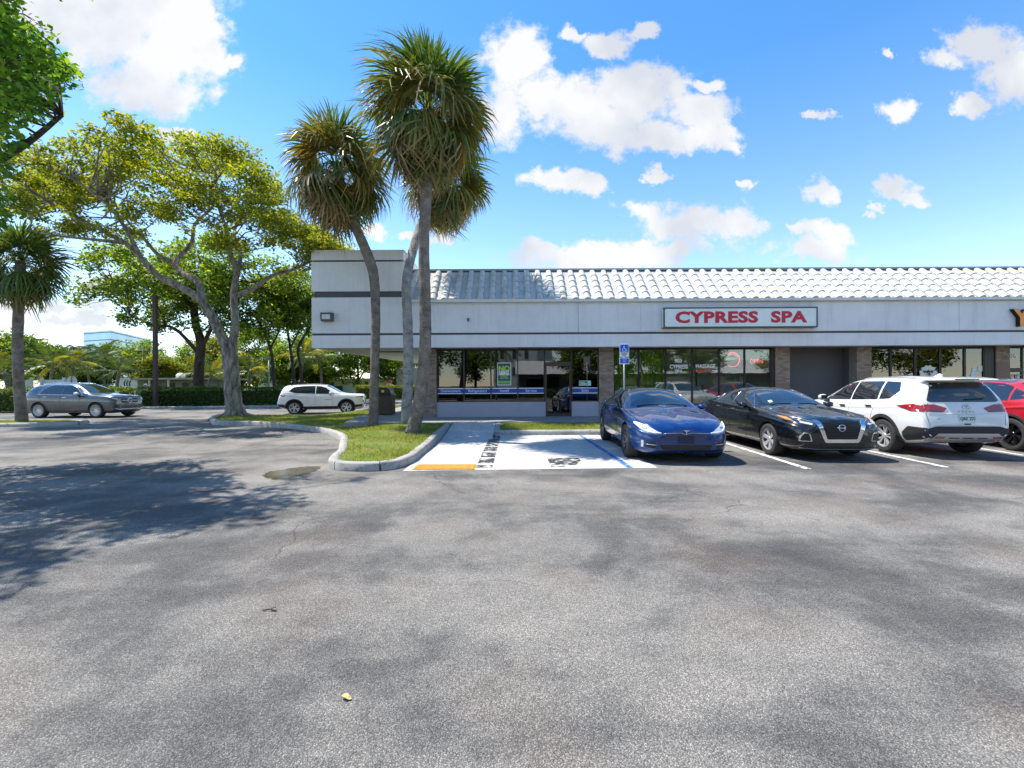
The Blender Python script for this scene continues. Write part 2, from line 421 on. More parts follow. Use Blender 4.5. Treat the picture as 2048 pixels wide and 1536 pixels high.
# concrete pad of the accessible bay and its ramp
pad = mesh_obj('concrete_pad', [(-1.96, 8.02, .004), (2.66, 8.22, .004), (2.62, 13.62, .004), (-.56, 13.62, .004), (-.56, 12.6, .004), (-1.98, 12.6, .004)], [(0, 1, 2, 3, 4, 5)], M_CONC)
tag(pad, kind='structure')
rp = MB(); rp.add([(-1.98, 12.6, .004), (-.56, 12.6, .004), (-.56, 15.15, .276), (-1.98, 15.15, .276)], [(0, 1, 2, 3)])
tag(rp.build('ramp', M_CONC), kind='structure')
kerb('kerb', [(-.47, 15.1), (-.47, 14.4), (-.47, 13.72)], .17, lambda x, y: .17 + .11 * sstep(13.6, 15.1, y))
for a, b in ((-.56, 3.2), (3.215, 7.4), (7.415, 11.6), (11.615, 16.0), (16.015, 20.5), (20.515, 26)):
    kerb('kerb', [(x, 13.72) for x in np.linspace(a, b, 9)], .19, .155)
strip = grid_fill([(-.4, 13.8), (26, 13.8), (26, 15.16), (-.4, 15.16)], .6, lambda x, y: .14 + .11 * sstep(13.8, 15.1, y), 'planting_strip', M_TURF)
tag(strip, kind='structure')
# the small island with the single palm on the far left
LI = smooth_path([(-30, 17.1, 0), (-22, 17.25, 0), (-19.6, 17.35, 0), (-17.9, 17.75, 0), (-17.5, 18.3, 0), (-18.4, 18.9, 0), (-22, 19.2, 0), (-30, 19.3, 0)], 5)
for a, b in ((0, 9), (9, 18), (18, 35)):
    seg = [(p.x, p.y) for p in LI[a:b + 1]]
    kerb('kerb', seg, .2, .16)
tag(grid_fill([(p.x, p.y) for p in LI], .7, lambda x, y: .13, 'island_turf', M_TURF), kind='structure')
# far kerb of the lot in front of the hedges
kerb('kerb', [(p.x, p.y) for p in smooth_path([(-60, 26.4, 0), (-40, 28.6, 0), (-26, 30.9, 0), (-15.6, 33.4, 0), (-14.3, 40, 0), (-14, 46, 0)], 5)], .2, .15)
kerb('kerb', [(-6, 46), (-4.2, 35.5), (-3, 34.4), (10, 34.4)], .2, .15)

# ------------------------------------------------------------------ painted markings
def paint(name, c, worn=.35, sc=9.0, under=(.2, .2, .2)):
    t = NT(name); co = t.coord('World')
    f = t.ramp(t.noise(co, sc, 7, .7), [(.36 + worn * .2, 1.0), (.42 + worn * .2, 0.0)])
    base = t.mix(f, c, under); base = t.mix(.4, base, t.ramp(t.noise(co, 90, 3), [(.3, .7), (.7, 1.1)]), 'MULTIPLY')
    t.set(Base_Color=base, Roughness=.75, Specular_IOR_Level=.3); return t.m
M_PW = paint('white_paint', (.72, .72, .70), .35, 9, (.2, .2, .2))
M_PB = paint('blue_paint', (.02, .15, .45), .22, 9, (.5, .48, .45))
M_PK = paint('black_paint', (.035, .036, .04), .27, 6, (.56, .54, .51))
def mark(name, poly, mat, label=None, cat=None, z=.008):
    o = mesh_obj(name, [(x, y, z) for x, y in poly], [tuple(range(len(poly)))], mat)
    return tag(o, kind='structure')
def stripe(name, a, b, w, mat, z=.008):
    a = Vector((*a, 0)); b = Vector((*b, 0)); t = (b - a).normalized(); o = Vector((t.y, -t.x, 0)) * w / 2
    return mark(name, [(a + o)[:2], (b + o)[:2], (b - o)[:2], (a - o)[:2]], mat, z=z)
stripe('painted_line', (2.16, 8.22), (2.05, 13.5), .11, M_PB)
stripe('painted_line', (5.28, 8.0), (5.62, 13.4), .12, M_PW)
stripe('painted_line', (7.85, 8.1), (8.35, 13.4), .12, M_PW)
stripe('painted_line', (10.55, 8.3), (11.3, 13.4), .12, M_PW)
stripe('painted_line', (13.6, 8.3), (14.4, 13.4), .12, M_PW)
stripe('painted_line', (16.4, 8.3), (17.2, 13.4), .12, M_PW)
for i, (y0, y1) in enumerate(((8.3, 8.55), (8.75, 9.35), (9.5, 10.15), (10.35, 11.05), (11.2, 11.9), (12.02, 12.9), (13.0, 13.55))):
    x = -.5 - .02 * (13 - y0) * .2
    mark('painted_patch', [(x - .16, y0), (x + .15, y0), (x + .15, y1), (x - .16, y1)], M_PK)
mark('painted_patch', [(.72, 8.55), (1.2, 8.5), (1.38, 9.05), (1.36, 9.36), (.72, 9.3)], M_PK)
mark('painted_patch', [(.72, 8.32), (.98, 8.3), (.98, 8.42), (.72, 8.44)], M_PK)
# yellow tactile ribbed mat
mat_y = pm('tactile_yellow', (.55, .29, .035), .6, var=.2, scale=9, kind='World')
tm = thing('tactile_mat', (-1.25, 8.35, .004), 'ribbed yellow-orange tactile warning mat at foot of concrete ramp', 'tactile mat')
b = MB(); b.box(-.56, .56, -.25, .25, 0, .012); b.build('base_plate', mat_y, tm)
rib = MB(); rib.tube([(0, -.24, 0), (0, .24, 0)], .011, 6); rme = None
for i in range(24):
    x = -.53 + i * .046
    if rme is None: o = rib.build('rib', mat_y, tm, True); rme = o.data
    else: o = data_obj('rib', rme, tm)
    o.location = (x, 0, .014)
# puddle beside the kerb
t = NT('puddle_water'); co = t.coord('World')
t.set(Base_Color=t.ramp(t.noise(co, 3, 5), [(.35, (.06, .042, .018)), (.7, (.13, .095, .05))]), Roughness=.16, Specular_IOR_Level=.22); t.bump(t.noise(co, 9, 2), .05, .01)
pp = smooth_path([(p.x, p.y, 0) for p in (G(640, 928), G(612, 927), G(572, 932), G(536, 938), G(526, 945), G(538, 951), G(562, 953), G(598, 946), G(628, 937))], 6, True)
pu = mesh_obj('puddle', [(p.x + .03 * math.sin(i * 2.1), p.y + .02 * math.sin(i * 1.3), .0045) for i, p in enumerate(pp)], [tuple(range(len(pp)))], t.m)
tag(pu, kind='structure')
# ------------------------------------------------------------------ the shop building
def glass(name, tint, refl=1.0, body=None):
    t = NT(name); t.n.remove(t.bsdf)
    tr = t.new('ShaderNodeBsdfTransparent'); tr.inputs[0].default_value = (*tint, 1)
    gl = t.new('ShaderNodeBsdfGlossy'); gl.inputs[0].default_value = (refl, refl, refl, 1); gl.inputs[1].default_value = .0
    fr = t.new('ShaderNodeFresnel'); fr.inputs[0].default_value = 1.6
    bp = t.new('ShaderNodeBump'); bp.inputs['Strength'].default_value = .012; bp.inputs['Distance'].default_value = .05
    t.link(t.noise(t.coord('World'), 1.1, 2), bp.inputs['Height']); t.link(bp.outputs[0], gl.inputs['Normal'])
    f = t.math('ADD', t.math('MULTIPLY', fr.outputs[0], 1.0), .05, True)
    m = t.new('ShaderNodeMixShader'); t.link(f, m.inputs[0]); t.link(tr.outputs[0], m.inputs[1]); t.link(gl.outputs[0], m.inputs[2])
    t.link(m.outputs[0], t.out.inputs[0]); return t.m
def stucco():
    t = NT('painted_stucco'); co = t.coord('World')
    base = t.ramp(t.noise(co, .7, 6, .6), [(.3, (.68, .675, .685)), (.7, (.76, .755, .765))])
    st = t.ramp(t.noise(t.coord('World', (5.5, 5.5, .35)), 1.0, 6, .65), [(.52, 0.0), (.78, .30)])
    base = t.mix(st, base, (.40, .39, .37))
    base = t.mix(.25, base, t.ramp(t.noise(co, 2.3, 6, .7), [(.35, .8), (.6, 1.05)]), 'MULTIPLY')
    t.set(Base_Color=base, Roughness=.85, Specular_IOR_Level=.25); t.bump(t.noise(co, 55, 5), .3, .01); return t.m
M_STUC = stucco()
M_GROOVE = pm('groove_grey', (.085, .085, .10), .8, var=.1, kind='World')
M_SOFF = pm('soffit_cream', (.55, .54, .50), .85, var=.06, kind='World', bump=.1)
M_KNEE = pm('knee_wall_paint', (.36, .36, .42), .75, var=.09, scale=1.3, kind='World', bump=.25, bscale=70)
def tilemat():
    t = NT('roof_tile_white'); oi = t.new('ShaderNodeObjectInfo'); co = t.coord('World')
    base = t.ramp(oi.outputs['Random'], [(0, (.50, .49, .45)), (.3, (.57, .56, .53)), (1, (.63, .62, .59))])
    mil = t.ramp(t.noise(co, 2.6, 7, .7), [(.52, 0.0), (.72, .5)]); base = t.mix(mil, base, (.26, .255, .235))
    base = t.mix(.3, base, t.ramp(t.noise(co, 45, 4), [(.3, .6), (.7, 1.1)]), 'MULTIPLY')
    t.set(Base_Color=base, Roughness=.9, Specular_IOR_Level=.15); t.bump(t.noise(co, 60, 4), .25, .008); return t.m
M_TILE = tilemat()
M_PAN = pm('roof_pan_white', (.52, .52, .50), .9, var=.16, scale=2, kind='World', fine=.15)
M_DRIP = pm('drip_edge_white', (.62, .63, .62), .5, var=.08, kind='World')
M_BRZ = pm('bronze_frame', (.075, .055, .045), .4, metal=.6, var=.15)
M_BLKF = pm('black_frame', (.012, .012, .013), .35, metal=.3, var=.1)
M_GREY = pm('dark_grey_paint', (.10, .10, .107), .7, var=.08, scale=.8, kind='World')
M_MORT = pm('mortar', (.26, .24, .22), .95, var=.15, scale=8, kind='World', bump=.4)
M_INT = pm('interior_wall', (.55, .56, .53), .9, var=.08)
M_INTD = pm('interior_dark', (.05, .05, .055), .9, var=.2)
M_GD = glass('tinted_glass', (.22, .23, .24)); M_GC = glass('spa_glass', (.80, .86, .82)); M_GT = glass('shop_glass', (.45, .48, .46))
M_WHT = pm('white_vinyl', (.85, .85, .85), .5, var=.03)
M_BLU = pm('blue_vinyl', (.015, .06, .36), .45, var=.05)
def brickmat():
    t = NT('brick_taupe'); oi = t.new('ShaderNodeObjectInfo'); co = t.coord('World')
    base = t.ramp(oi.outputs['Random'], [(0, (.24, .17, .13)), (.4, (.33, .25, .20)), (.75, (.40, .32, .265)), (1, (.27, .22, .19))])
    base = t.mix(.5, base, t.ramp(t.noise(co, 40, 4), [(.3, .7), (.7, 1.15)]), 'MULTIPLY')
    t.set(Base_Color=base, Roughness=.9, Specular_IOR_Level=.2); t.bump(t.noise(co, 90, 4), .4, .006); return t.m
M_BRICK = brickmat()
FY, WY, FL = 16.9, 17.8, .28
X = lambda px, d=WY: (px - 1024) / F * d
XR = 26.0
B = thing('shop_building', (-3.55, WY, 0), 'single-storey shop building with white barrel-tile mansard, grey stucco fascia and glazed shopfronts', 'building')
OB = Vector((3.55, -WY, 0))       # parts are written in world metres
def part(mb, name, mats, parent=None, **k):
    o = mb.build(name, mats, parent or B, **k)
    if parent is None: o.location = OB
    return o
m = MB(); m.box(-7.54, XR, FY, FY + .25, 2.96, 3.43); part(m, 'lower_fascia', M_STUC)
m = MB(); m.box(-7.5, XR, FY + .05, FY + .25, 3.43, 3.51); part(m, 'fascia_groove', M_GROOVE)
m = MB(); m.box(-7.54, -4.09, FY, FY + .25, 3.51, 4.86); m.box(-4.085, XR, FY, FY + .25, 3.51, 4.68); part(m, 'upper_fascia', M_STUC)
m = MB(); m.box(-7.44, -4.17, FY + .06, 21, 4.86, 5.09); m.box(-7.5, -4.12, FY + .04, 21.05, 6.2, 6.27); part(m, 'tower_groove', M_GROOVE)
m = MB(); m.box(-7.54, -4.07, FY - .005, 21.3, 5.09, 6.2); part(m, 'tower_panel', M_STUC)
m = MB(); m.box(-7.54, -4.07, FY - .005, 21.3, 6.27, 6.6); m.box(-7.58, -4.03, FY - .04, 21.34, 6.6, 6.635); part(m, 'tower_cap', M_STUC)
m = MB(); m.box(-7.50, -4.09, FY + .25, 21.3, 4.4, 4.86); part(m, 'tower_base', M_STUC)
# canopy side board that runs back along the left side
m = MB(); m.add([(-7.54, FY + .25, 2.96), (-6.0, 30, 2.96), (-5.8, 30, 2.96), (-7.3, FY + .25, 2.96), (-7.54, FY + .25, 4.4), (-6.0, 30, 4.4), (-5.8, 30, 4.4), (-7.3, FY + .25, 4.4)],
      [(0, 1, 2, 3), (4, 7, 6, 5), (0, 4, 5, 1), (1, 5, 6, 2), (2, 6, 7, 3), (3, 7, 4, 0)]); part(m, 'canopy_side_board', M_STUC)
m = MB(); m.add([(-7.3, FY + .25, 3.0), (-3.55, FY + .25, 3.0), (-3.55, 30, 3.0), (-5.8, 30, 3.0)], [(0, 1, 2, 3)])
m.box(-3.55, XR, FY + .25, WY + .1, 2.985, 3.03); part(m, 'soffit', M_SOFF)
for x0, x1, ya, yb_ in ((-3.3, -2.75, 17.35, 17.6), (2.3, 2.85, 17.35, 17.6), (14.4, 15.3, 17.35, 17.6), (-5.8, -4.7, 19.2, 19.5)):
    m = MB(); m.box(x0, x1, ya, yb_, 2.972, 2.99 if x0 > -4 else 3.005); part(m, 'soffit_vent', M_GROOVE)
# raised sign boards and seams on the fascia
m = MB(); m.box(X(1282, FY), X(1806, FY), FY - .02, FY, 3.53, 4.6); part(m, 'sign_board', M_STUC)
m = MB(); m.box(X(1919, FY), XR - .5, FY - .02, FY, 3.53, 4.6); part(m, 'sign_board', M_STUC)
m = MB(); m.box(X(1157, FY) - .006, X(1157, FY) + .006, FY - .004, FY + .01, 3.51, 4.66); part(m, 'fascia_seam', M_GROOVE)
# fascia left-over of an old sign bracket
m = MB(); m.tube([(X(937, FY), FY + .01, 4.02), (X(937, FY), FY - .03, 4.03), (X(937, FY) + .01, FY - .045, 3.93)], [.05, .045, .03], 8); part(m, 'old_bracket', pm('bracket_grey', (.12, .12, .11), .8), smooth=True)
# walls: main body of the building
m = MB()
m.box(-3.5, XR, 24.6, 24.9, 0, 5.9)
m.box(-3.55, -3.3, WY + .36, 30, 0, 3.0); m.box(XR - .3, XR, WY + .3, 30, 0, 5.8)
m.box(-3.55, XR, 18.7, 30, 5.7, 5.9); part(m, 'rear_wall', M_STUC)
# ---- mansard roof with single tiles
e0, e1 = Vector((0, FY - .10, 4.72)), Vector((0, FY + 1.40, 6.14))
sl = (e1 - e0); SL = sl.length; sl = sl.normalized(); nrm = Vector((0, -sl.z, sl.y))
m = MB(); m.add([(-4.06, e0.y, e0.z), (XR, e0.y, e0.z), (XR, e1.y, e1.z), (-4.06, e1.y, e1.z), (-4.06, e0.y + .3, e0.z - .06), (XR, e0.y + .3, e0.z - .06), (XR, e1.y + .3, e1.z - .06), (-4.06, e1.y + .3, e1.z - .06)],
              [(0, 1, 2, 3), (7, 6, 5, 4), (0, 4, 5, 1), (3, 2, 6, 7), (0, 3, 7, 4), (1, 5, 6, 2)])
roof = part(m, 'roof', M_PAN)
m = MB(); m.box(-4.06, XR, FY - .14, FY + .2, 4.675, 4.715); m.box(-4.06, XR, FY - .16, FY - .13, 4.64, 4.74); part(m, 'drip_edge', M_DRIP)
m = MB(); m.box(-4.06, XR, e1.y - .02, e1.y + .35, e1.z + .055, e1.z + .13); part(m, 'ridge_coping', pm('ridge_grey', (.30, .32, .33), .6))
m = MB(); m.box(-4.06, XR, e1.y + .02, e1.y + .3, e1.z - .2, e1.z + .06); part(m, 'ridge_board', M_GROOVE)
TN = 5; TL = SL / TN; ns = 7
def tile_mesh():
    vs = []; fs = []
    for j, (u, r, lift) in enumerate(((-.035, .128, .024), (TL, .105, .004))):
        for k in range(ns + 1):
            an = math.pi * k / ns
            p = sl * u + nrm * (math.sin(an) * r * .82 + lift) + Vector((-math.cos(an) * r, 0, 0)); vs.append(p)
    for k in range(ns): fs.append((k, k + 1, k + ns + 2, k + ns + 1))
    # thick lower lip
    for k in range(ns + 1):
        an = math.pi * k / ns
        vs.append(sl * -.035 + nrm * (math.sin(an) * .105 * .82 + .008) + Vector((-math.cos(an) * .105, 0, 0)))
    b = 2 * (ns + 1)
    for k in range(ns): fs.append((k + 1, k, b + k, b + k + 1))
    c = len(vs); vs.append(sl * -.03 + nrm * .0)
    for k in range(ns): fs.append((b + k + 1, b + k, c))
    me = bpy.data.meshes.new('roof_tile'); me.from_pydata([tuple(v) for v in vs], [], fs); me.materials.append(M_TILE)
    me.polygons.foreach_set('use_smooth', [True] * len(fs)); me.set_sharp_from_angle(angle=R(40)); return me
tme = tile_mesh(); pitch = .447; far = MB()
i = 0; x = -3.86
while x < XR - .2:
    for j in range(TN):
        p = Vector((x, 0, 0)) + e0 + sl * (TL * j) + nrm * .004
        if x < 20.9:
            o = data_obj('roof_tile', tme, roof, p); o.rotation_euler = (random.gauss(0, .006), random.gauss(0, .012), random.gauss(0, .012))
            o.location.z += random.gauss(0, .003)
        else:
            far.add([Vector(v.co) + p for v in tme.vertices], [tuple(f.vertices) for f in tme.polygons])
    x += pitch
tag(far.build('roof_tiles_beyond', M_TILE, roof, True, 40), kind='stuff')
# ---- brick pillars
BL, BH, BJ = .194, .057, .010
bme = {}
def brick_data(w, sx):
    key = (round(w, 3), sx)
    if key not in bme:
        mm = MB(); mm.box(-w / 2, w / 2, -.012, .05, 0, BH); me = bpy.data.meshes.new('brick'); me.from_pydata(mm.v, [], mm.f); me.materials.append(M_BRICK)
        bm = bmesh.new(); bm.from_mesh(me); bmesh.ops.bevel(bm, geom=bm.edges[:], offset=.004, segments=1, affect='EDGES'); bm.to_mesh(me); bm.free()
        bme[key] = me
    return bme[key]
def pillar(x0, x1, z_ind):
    mm = MB(); mm.box(x0 + .006, x1 - .006, WY - .052, WY + .35, FL - .02, 2.99)
    p = part(mm, 'brick_pillar', M_MORT)
    rest = MB(); z = FL; c = 0
    while z + BH < 2.98:
        x = x0; first = True
        while x < x1 - .02:
            w = BL if not (first and c % 2) else BL / 2 - BJ / 2
            w = min(w, x1 - x)
            y = WY - .062 + random.gauss(0, .0015)
            if z >= z_ind:
                o = data_obj('brick', brick_data(w, 0), p, Vector((x + w / 2, y, z)))
            else:
                d = brick_data(w, 0); rest.add([Vector(v.co) + Vector((x + w / 2, y, z)) for v in d.vertices], [tuple(f.vertices) for f in d.polygons])
            x += w + BJ; first = False
        z += BH + BJ; c += 1
    if rest.v: tag(rest.build('brickwork', M_BRICK, p), kind='stuff')
pillar(X(845), X(873.5), .28); pillar(X(1197.5), X(1227), .28); pillar(X(1549), X(1578), 1.5); pillar(X(1711), X(1740.5), 2.0); pillar(X(1989.6), X(2016.5), 2.3)
pillar(X(2190), X(2218), 9)
# ---- shopfronts
def knee(x0, x1, sill):
    mm = MB(); mm.box(x0, x1, WY - .03, WY + .12, FL - .02, sill); o = part(mm, 'knee_wall', M_KNEE)
def bay(x0, x1, z0, z1, gm, fm, w=.05, name='window', head=None):
    """one glazed bay: frame, pane and whatever is lettered on it"""
    mm = MB(); y0, y1 = WY - .01, WY + .07
    mm.box(x0, x0 + w / 2, y0, y1, z0, z1); mm.box(x1 - w / 2, x1, y0, y1, z0, z1)
    mm.box(x0 + w / 2, x1 - w / 2, y0, y1, z0, z0 + w * .8); mm.box(x0 + w / 2, x1 - w / 2, y0, y1, z1 - w, z1)
    f = part(mm, name, fm)
    mm = MB(); mm.box(x0 + w / 2, x1 - w / 2, WY + .02, WY + .026, z0 + w * .8, z1 - w); mm.build('pane', gm, f)
    return f
def strip_on(f, x0, x1, z0, z1, mat, y=WY + .012, name='vinyl_band'):
    mm = MB(); mm.box(x0, x1, y, y + .004, z0, z1); return mm.build(name, mat, f)
HEAD, SILL = 2.97, .86
px905 = [874, 928, 982, 1035.5, 1089]
words = ['Dishwashers', 'Refrigerators', 'Install', 'Service']
knee(X(873.5), X(1091), SILL)
for a, b_, wd in zip(px905[:-1], px905[1:], words):
    f = bay(X(a), X(b_), SILL, HEAD, M_GD, M_BRZ)
    xa, xb = X(a) + .025, X(b_) - .025
    strip_on(f, xa, xb, 1.215, 1.385, M_BLU); strip_on(f, xa, xb, 1.385, 1.415, M_WHT, name='white_stripe'); strip_on(f, xa, xb, 1.185, 1.215, M_WHT, name='white_stripe')
    text('lettering', wd, .155, ((xa + xb) / 2, WY + .01, 1.302), M_WHT, f, extrude=.001, sx=1.0 if len(wd) < 12 else .9)
f = bay(X(1143.5), X(1196.5), SILL, HEAD, M_GD, M_BRZ); knee(X(1143), X(1197.5), SILL)
xa, xb = X(1143.5) + .025, X(1196.5) - .025
strip_on(f, xa, xb, 1.215, 1.385, M_BLU); strip_on(f, xa, xb, 1.385, 1.415, M_WHT, name='white_stripe'); strip_on(f, xa, xb, 1.185, 1.215, M_WHT, name='white_stripe')
text('lettering', 'Sales', .155, ((xa + xb) / 2, WY + .01, 1.302), M_WHT, f, extrude=.001)
# 905 transom and door
f = bay(X(1089.5), X(1143), 2.40, HEAD, M_GD, M_BRZ, name='transom_window'); text('lettering', '905', .20, (X(1115), WY + .01, 2.66), M_WHT, f, extrude=.001, bold=.006)
f = bay(X(1090), X(1142.5), FL, 2.40, M_GD, M_BRZ, .13, name='glass_door')
mm = MB(); mm.tube([(X(1137), WY - .01, 1.15), (X(1137), WY - .06, 1.17), (X(1137), WY - .06, 1.45), (X(1137), WY - .01, 1.47)], .014, 8); mm.build('door_handle', pm('brushed_metal', (.6, .6, .58), .3, metal=1.0), f, True)
# spa windows
spx = [1227.5, 1277.5, 1331, 1384.5, 1438.5, 1489.5, 1541.5]
knee(X(1227), X(1549), .70); sb = []
for a, b_ in zip(spx[:-1], spx[1:]): sb.append(bay(X(a), X(b_), .70, HEAD, M_GC, M_BLKF, .06))
mm = MB(); mm.box(X(1541.5), X(1549), WY - .02, WY + .1, .7, HEAD); part(mm, 'corner_post', M_BLKF)
text('lettering', '903', .20, (X(1357), WY + .01, 2.45), M_WHT, sb[2], extrude=.001, bold=.006)
text('lettering', 'CYPRESS', .215, (X(1358), WY + .01, 2.22), M_WHT, sb[2], extrude=.001, bold=.005, sx=.88)
text('lettering', 'SPA', .215, (X(1358), WY + .01, 2.03), M_WHT, sb[2], extrude=.001, bold=.005, sx=.88)
text('lettering', 'NBC', .09, (X(1371), WY + .01, 2.0), pm('yellow_vinyl', (.8, .7, .15), .5), sb[2], extrude=.001, bold=.004)
text('lettering', 'MASSAGE', .215, (X(1411.5), WY + .01, 2.23), M_WHT, sb[3], extrude=.001, bold=.005, sx=.86)
M_RED = pm('red_vinyl', (.55, .03, .02), .5, var=.05)
for i, ch in enumerate('FACEWALK'[:7]):
    xx = X(1394) + i * .085; strip_on(sb[3], xx - .035, xx + .035, 2.0, 2.11, M_RED if i % 2 else pm('orange_vinyl', (.5, .12, .04), .5), name='coloured_square')
strip_on(sb[3], X(1424), X(1436), 1.99, 2.02, M_WHT, name='white_stripe'); strip_on(sb[3], X(1424), X(1436), 2.05, 2.08, M_WHT, name='white_stripe')
# breezeway: recessed grey wall
mm = MB(); mm.box(X(1578), X(1711), 18.5, 18.6, FL, 3.0); mm.box(X(1578) - .12, X(1578) - .01, WY + .3, 18.6, FL, 3.0); mm.box(X(1711) + .01, X(1711) + .12, WY + .3, 18.6, FL, 3.0)
mm.box(X(1578), X(1711), WY + .1, 18.6, 2.97, 3.02); part(mm, 'passage_wall', M_GREY)
# fitness shop windows
ypx = [1741, 1781.5, 1830.5, 1880.5, 1929.5, 1968]
yb = []
knee(X(1740.5), X(1990), .70)
for a, b_ in zip(ypx[:-1], ypx[1:]): yb.append(bay(X(a), X(b_), .70, HEAD, M_GT, M_BLKF, .09))
mm = MB(); mm.box(X(1968), X(1989.6), WY - .02, WY + .15, .7, HEAD); part(mm, 'corner_post', M_BLKF)
M_FIG = pm('frosted_vinyl', (.62, .66, .67), .6, var=.03)
def blob(mb, x, z, r, n=14, y0=WY + .008, y1=WY + .012, sx=1.0):
    mb.prism([(x + r * sx * math.cos(2 * math.pi * k / n), z + r * math.sin(2 * math.pi * k / n)) for k in range(n)], y0, y1)
def limb(mb, pts, w, y0=WY + .008, y1=WY + .012):
    for (a, b, w0, w1) in [(pts[i], pts[i + 1], w[i], w[i + 1]) for i in range(len(pts) - 1)]:
        t = Vector((b[0] - a[0], b[1] - a[1])).normalized(); o = Vector((-t.y, t.x))
        mb.prism([(a[0] - o.x * w0, a[1] - o.y * w0), (b[0] - o.x * w1, b[1] - o.y * w1), (b[0] + o.x * w1, b[1] + o.y * w1), (a[0] + o.x * w0, a[1] + o.y * w0)], y0, y1)
mm = MB(); cx = X(1857)
for s in (-1, 1):
    yy = WY + .008 + .0006 * s
    limb(mm, [(cx + s * .06, 2.12), (cx + s * .22, 2.02), (cx + s * .2, 1.72), (cx + s * .12, 1.45), (cx + s * .1, 1.2)], [.08, .13, .1, .07, .05], yy, yy + .004)
    limb(mm, [(cx + s * .22, 1.85), (cx + s * .3, 1.5), (cx + s * .36, 1.2)], [.09, .07, .05], yy + .0012, yy + .005); blob(mm, cx + s * .06, 2.14, .09, y0=yy + .002, y1=yy + .006)
mm.build('figure_decal', M_FIG, yb[2])
mm = MB(); cx = X(1949)
blob(mm, cx + .0, 2.05, .085); limb(mm, [(cx, 1.97), (cx - .06, 1.72), (cx - .14, 1.4)], [.09, .12, .1], WY + .0086, WY + .0126); limb(mm, [(cx + .02, 1.9), (cx + .2, 1.98)], [.05, .04], WY + .0092, WY + .0132)
blob(mm, cx + .26, 2.1, .12, y0=WY + .0098, y1=WY + .0138); blob(mm, cx + .13, 1.72, .08, y0=WY + .0104, y1=WY + .0144); limb(mm, [(cx + .13, 1.64), (cx + .1, 1.35)], [.1, .14], WY + .011, WY + .015)
mm.build('figure_decal', M_FIG, yb[4])
# next shop: door and transom at the edge of the picture, one more bay beyond
f = bay(X(2017), X(2045), 2.05, HEAD, M_GT, M_BLKF, .07, name='transom_window'); text('lettering', '909', .22, (X(2027), WY + .005, 2.58), M_WHT, f, extrude=.001, bold=.006)
f = bay(X(2017), X(2045), FL, 2.05, M_GT, M_BLKF, .1, name='glass_door')
for ch, px, c in (('Y', 2023, (.75, .35, .12)), ('I', 2031, (.25, .2, .45)), ('C', 2038, (.1, .3, .65))):
    text('lettering', ch, .33, (X(px), WY + .005, 1.72), pm('door_letter_' + ch.lower(), c, .5), f, extrude=.001, bold=.012)
for a, b_ in ((2045, 2095), (2095, 2143), (2143, 2190)): bay(X(a), X(b_), .7, HEAD, M_GT, M_BLKF, .07)
knee(X(2045), X(2190), .7)
mm = MB(); mm.box(X(2218), XR, WY, WY + .1, FL, 3.0); part(mm, 'end_wall', M_STUC)
# interiors behind the panes
def room(x0, x1, depth, wall, name):
    mm = MB(); y1 = WY + depth
    mm.box(x0, x1, y1, y1 + .08, FL, 3.0); mm.box(x0 - .04, x0 + .04, WY + .12, y1, FL, 3.0); mm.box(x1 - .04, x1 + .04, WY + .12, y1, FL, 3.0)
    mm.box(x0, x1, WY + .12, y1, FL - .03, FL + .01); mm.box(x0, x1, WY + .12, y1, 2.975, 3.03)
    part(mm, name, wall)
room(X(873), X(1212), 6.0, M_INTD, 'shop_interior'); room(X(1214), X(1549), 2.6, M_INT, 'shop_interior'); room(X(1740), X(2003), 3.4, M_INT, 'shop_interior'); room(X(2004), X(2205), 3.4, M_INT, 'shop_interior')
# ------------------------------------------------------------------ things on and in the shopfronts
def curtain(x0, x1, label, y, ph):
    vs = []; fs = []; n = 60
    for i in range(n + 1):
        x = x0 + (x1 - x0) * i / n; d = .035 * math.sin(i * 1.15 + ph) + .018 * math.sin(i * .53)
        vs += [(x, y + d, .75), (x + .01 * math.sin(i), y + d * .7, 2.93)]
    fs = [(2 * i, 2 * i + 2, 2 * i + 3, 2 * i + 1) for i in range(n)]
    t = NT('lime_curtain'); co = t.coord('World', (14, 1, .4))
    c = t.ramp(t.noise(co, 1, 3), [(.3, (.26, .46, .03)), (.7, (.55, .78, .09))])
    df = t.new('ShaderNodeBsdfDiffuse'); tl = t.new('ShaderNodeBsdfTranslucent'); t.link(c, df.inputs[0]); t.link(c, tl.inputs[0])
    ms = t.new('ShaderNodeMixShader'); ms.inputs[0].default_value = .35; t.link(df.outputs[0], ms.inputs[1]); t.link(tl.outputs[0], ms.inputs[2]); t.link(ms.outputs[0], t.out.inputs[0])
    o = mesh_obj('curtain', vs, fs, t.m, None, True); sol = o.modifiers.new('thick', 'SOLIDIFY'); sol.thickness = .004
    tag(o, label, 'curtain', 'lime curtains in the spa windows')
curtain(X(1229), X(1276), 'lime green curtain behind window pane next to brick pillar and blue parking sign', WY + .12, 0)
curtain(X(1279), X(1329), 'lime green curtain behind second spa pane, left of the 903 lettering', WY + .12, 1.3)
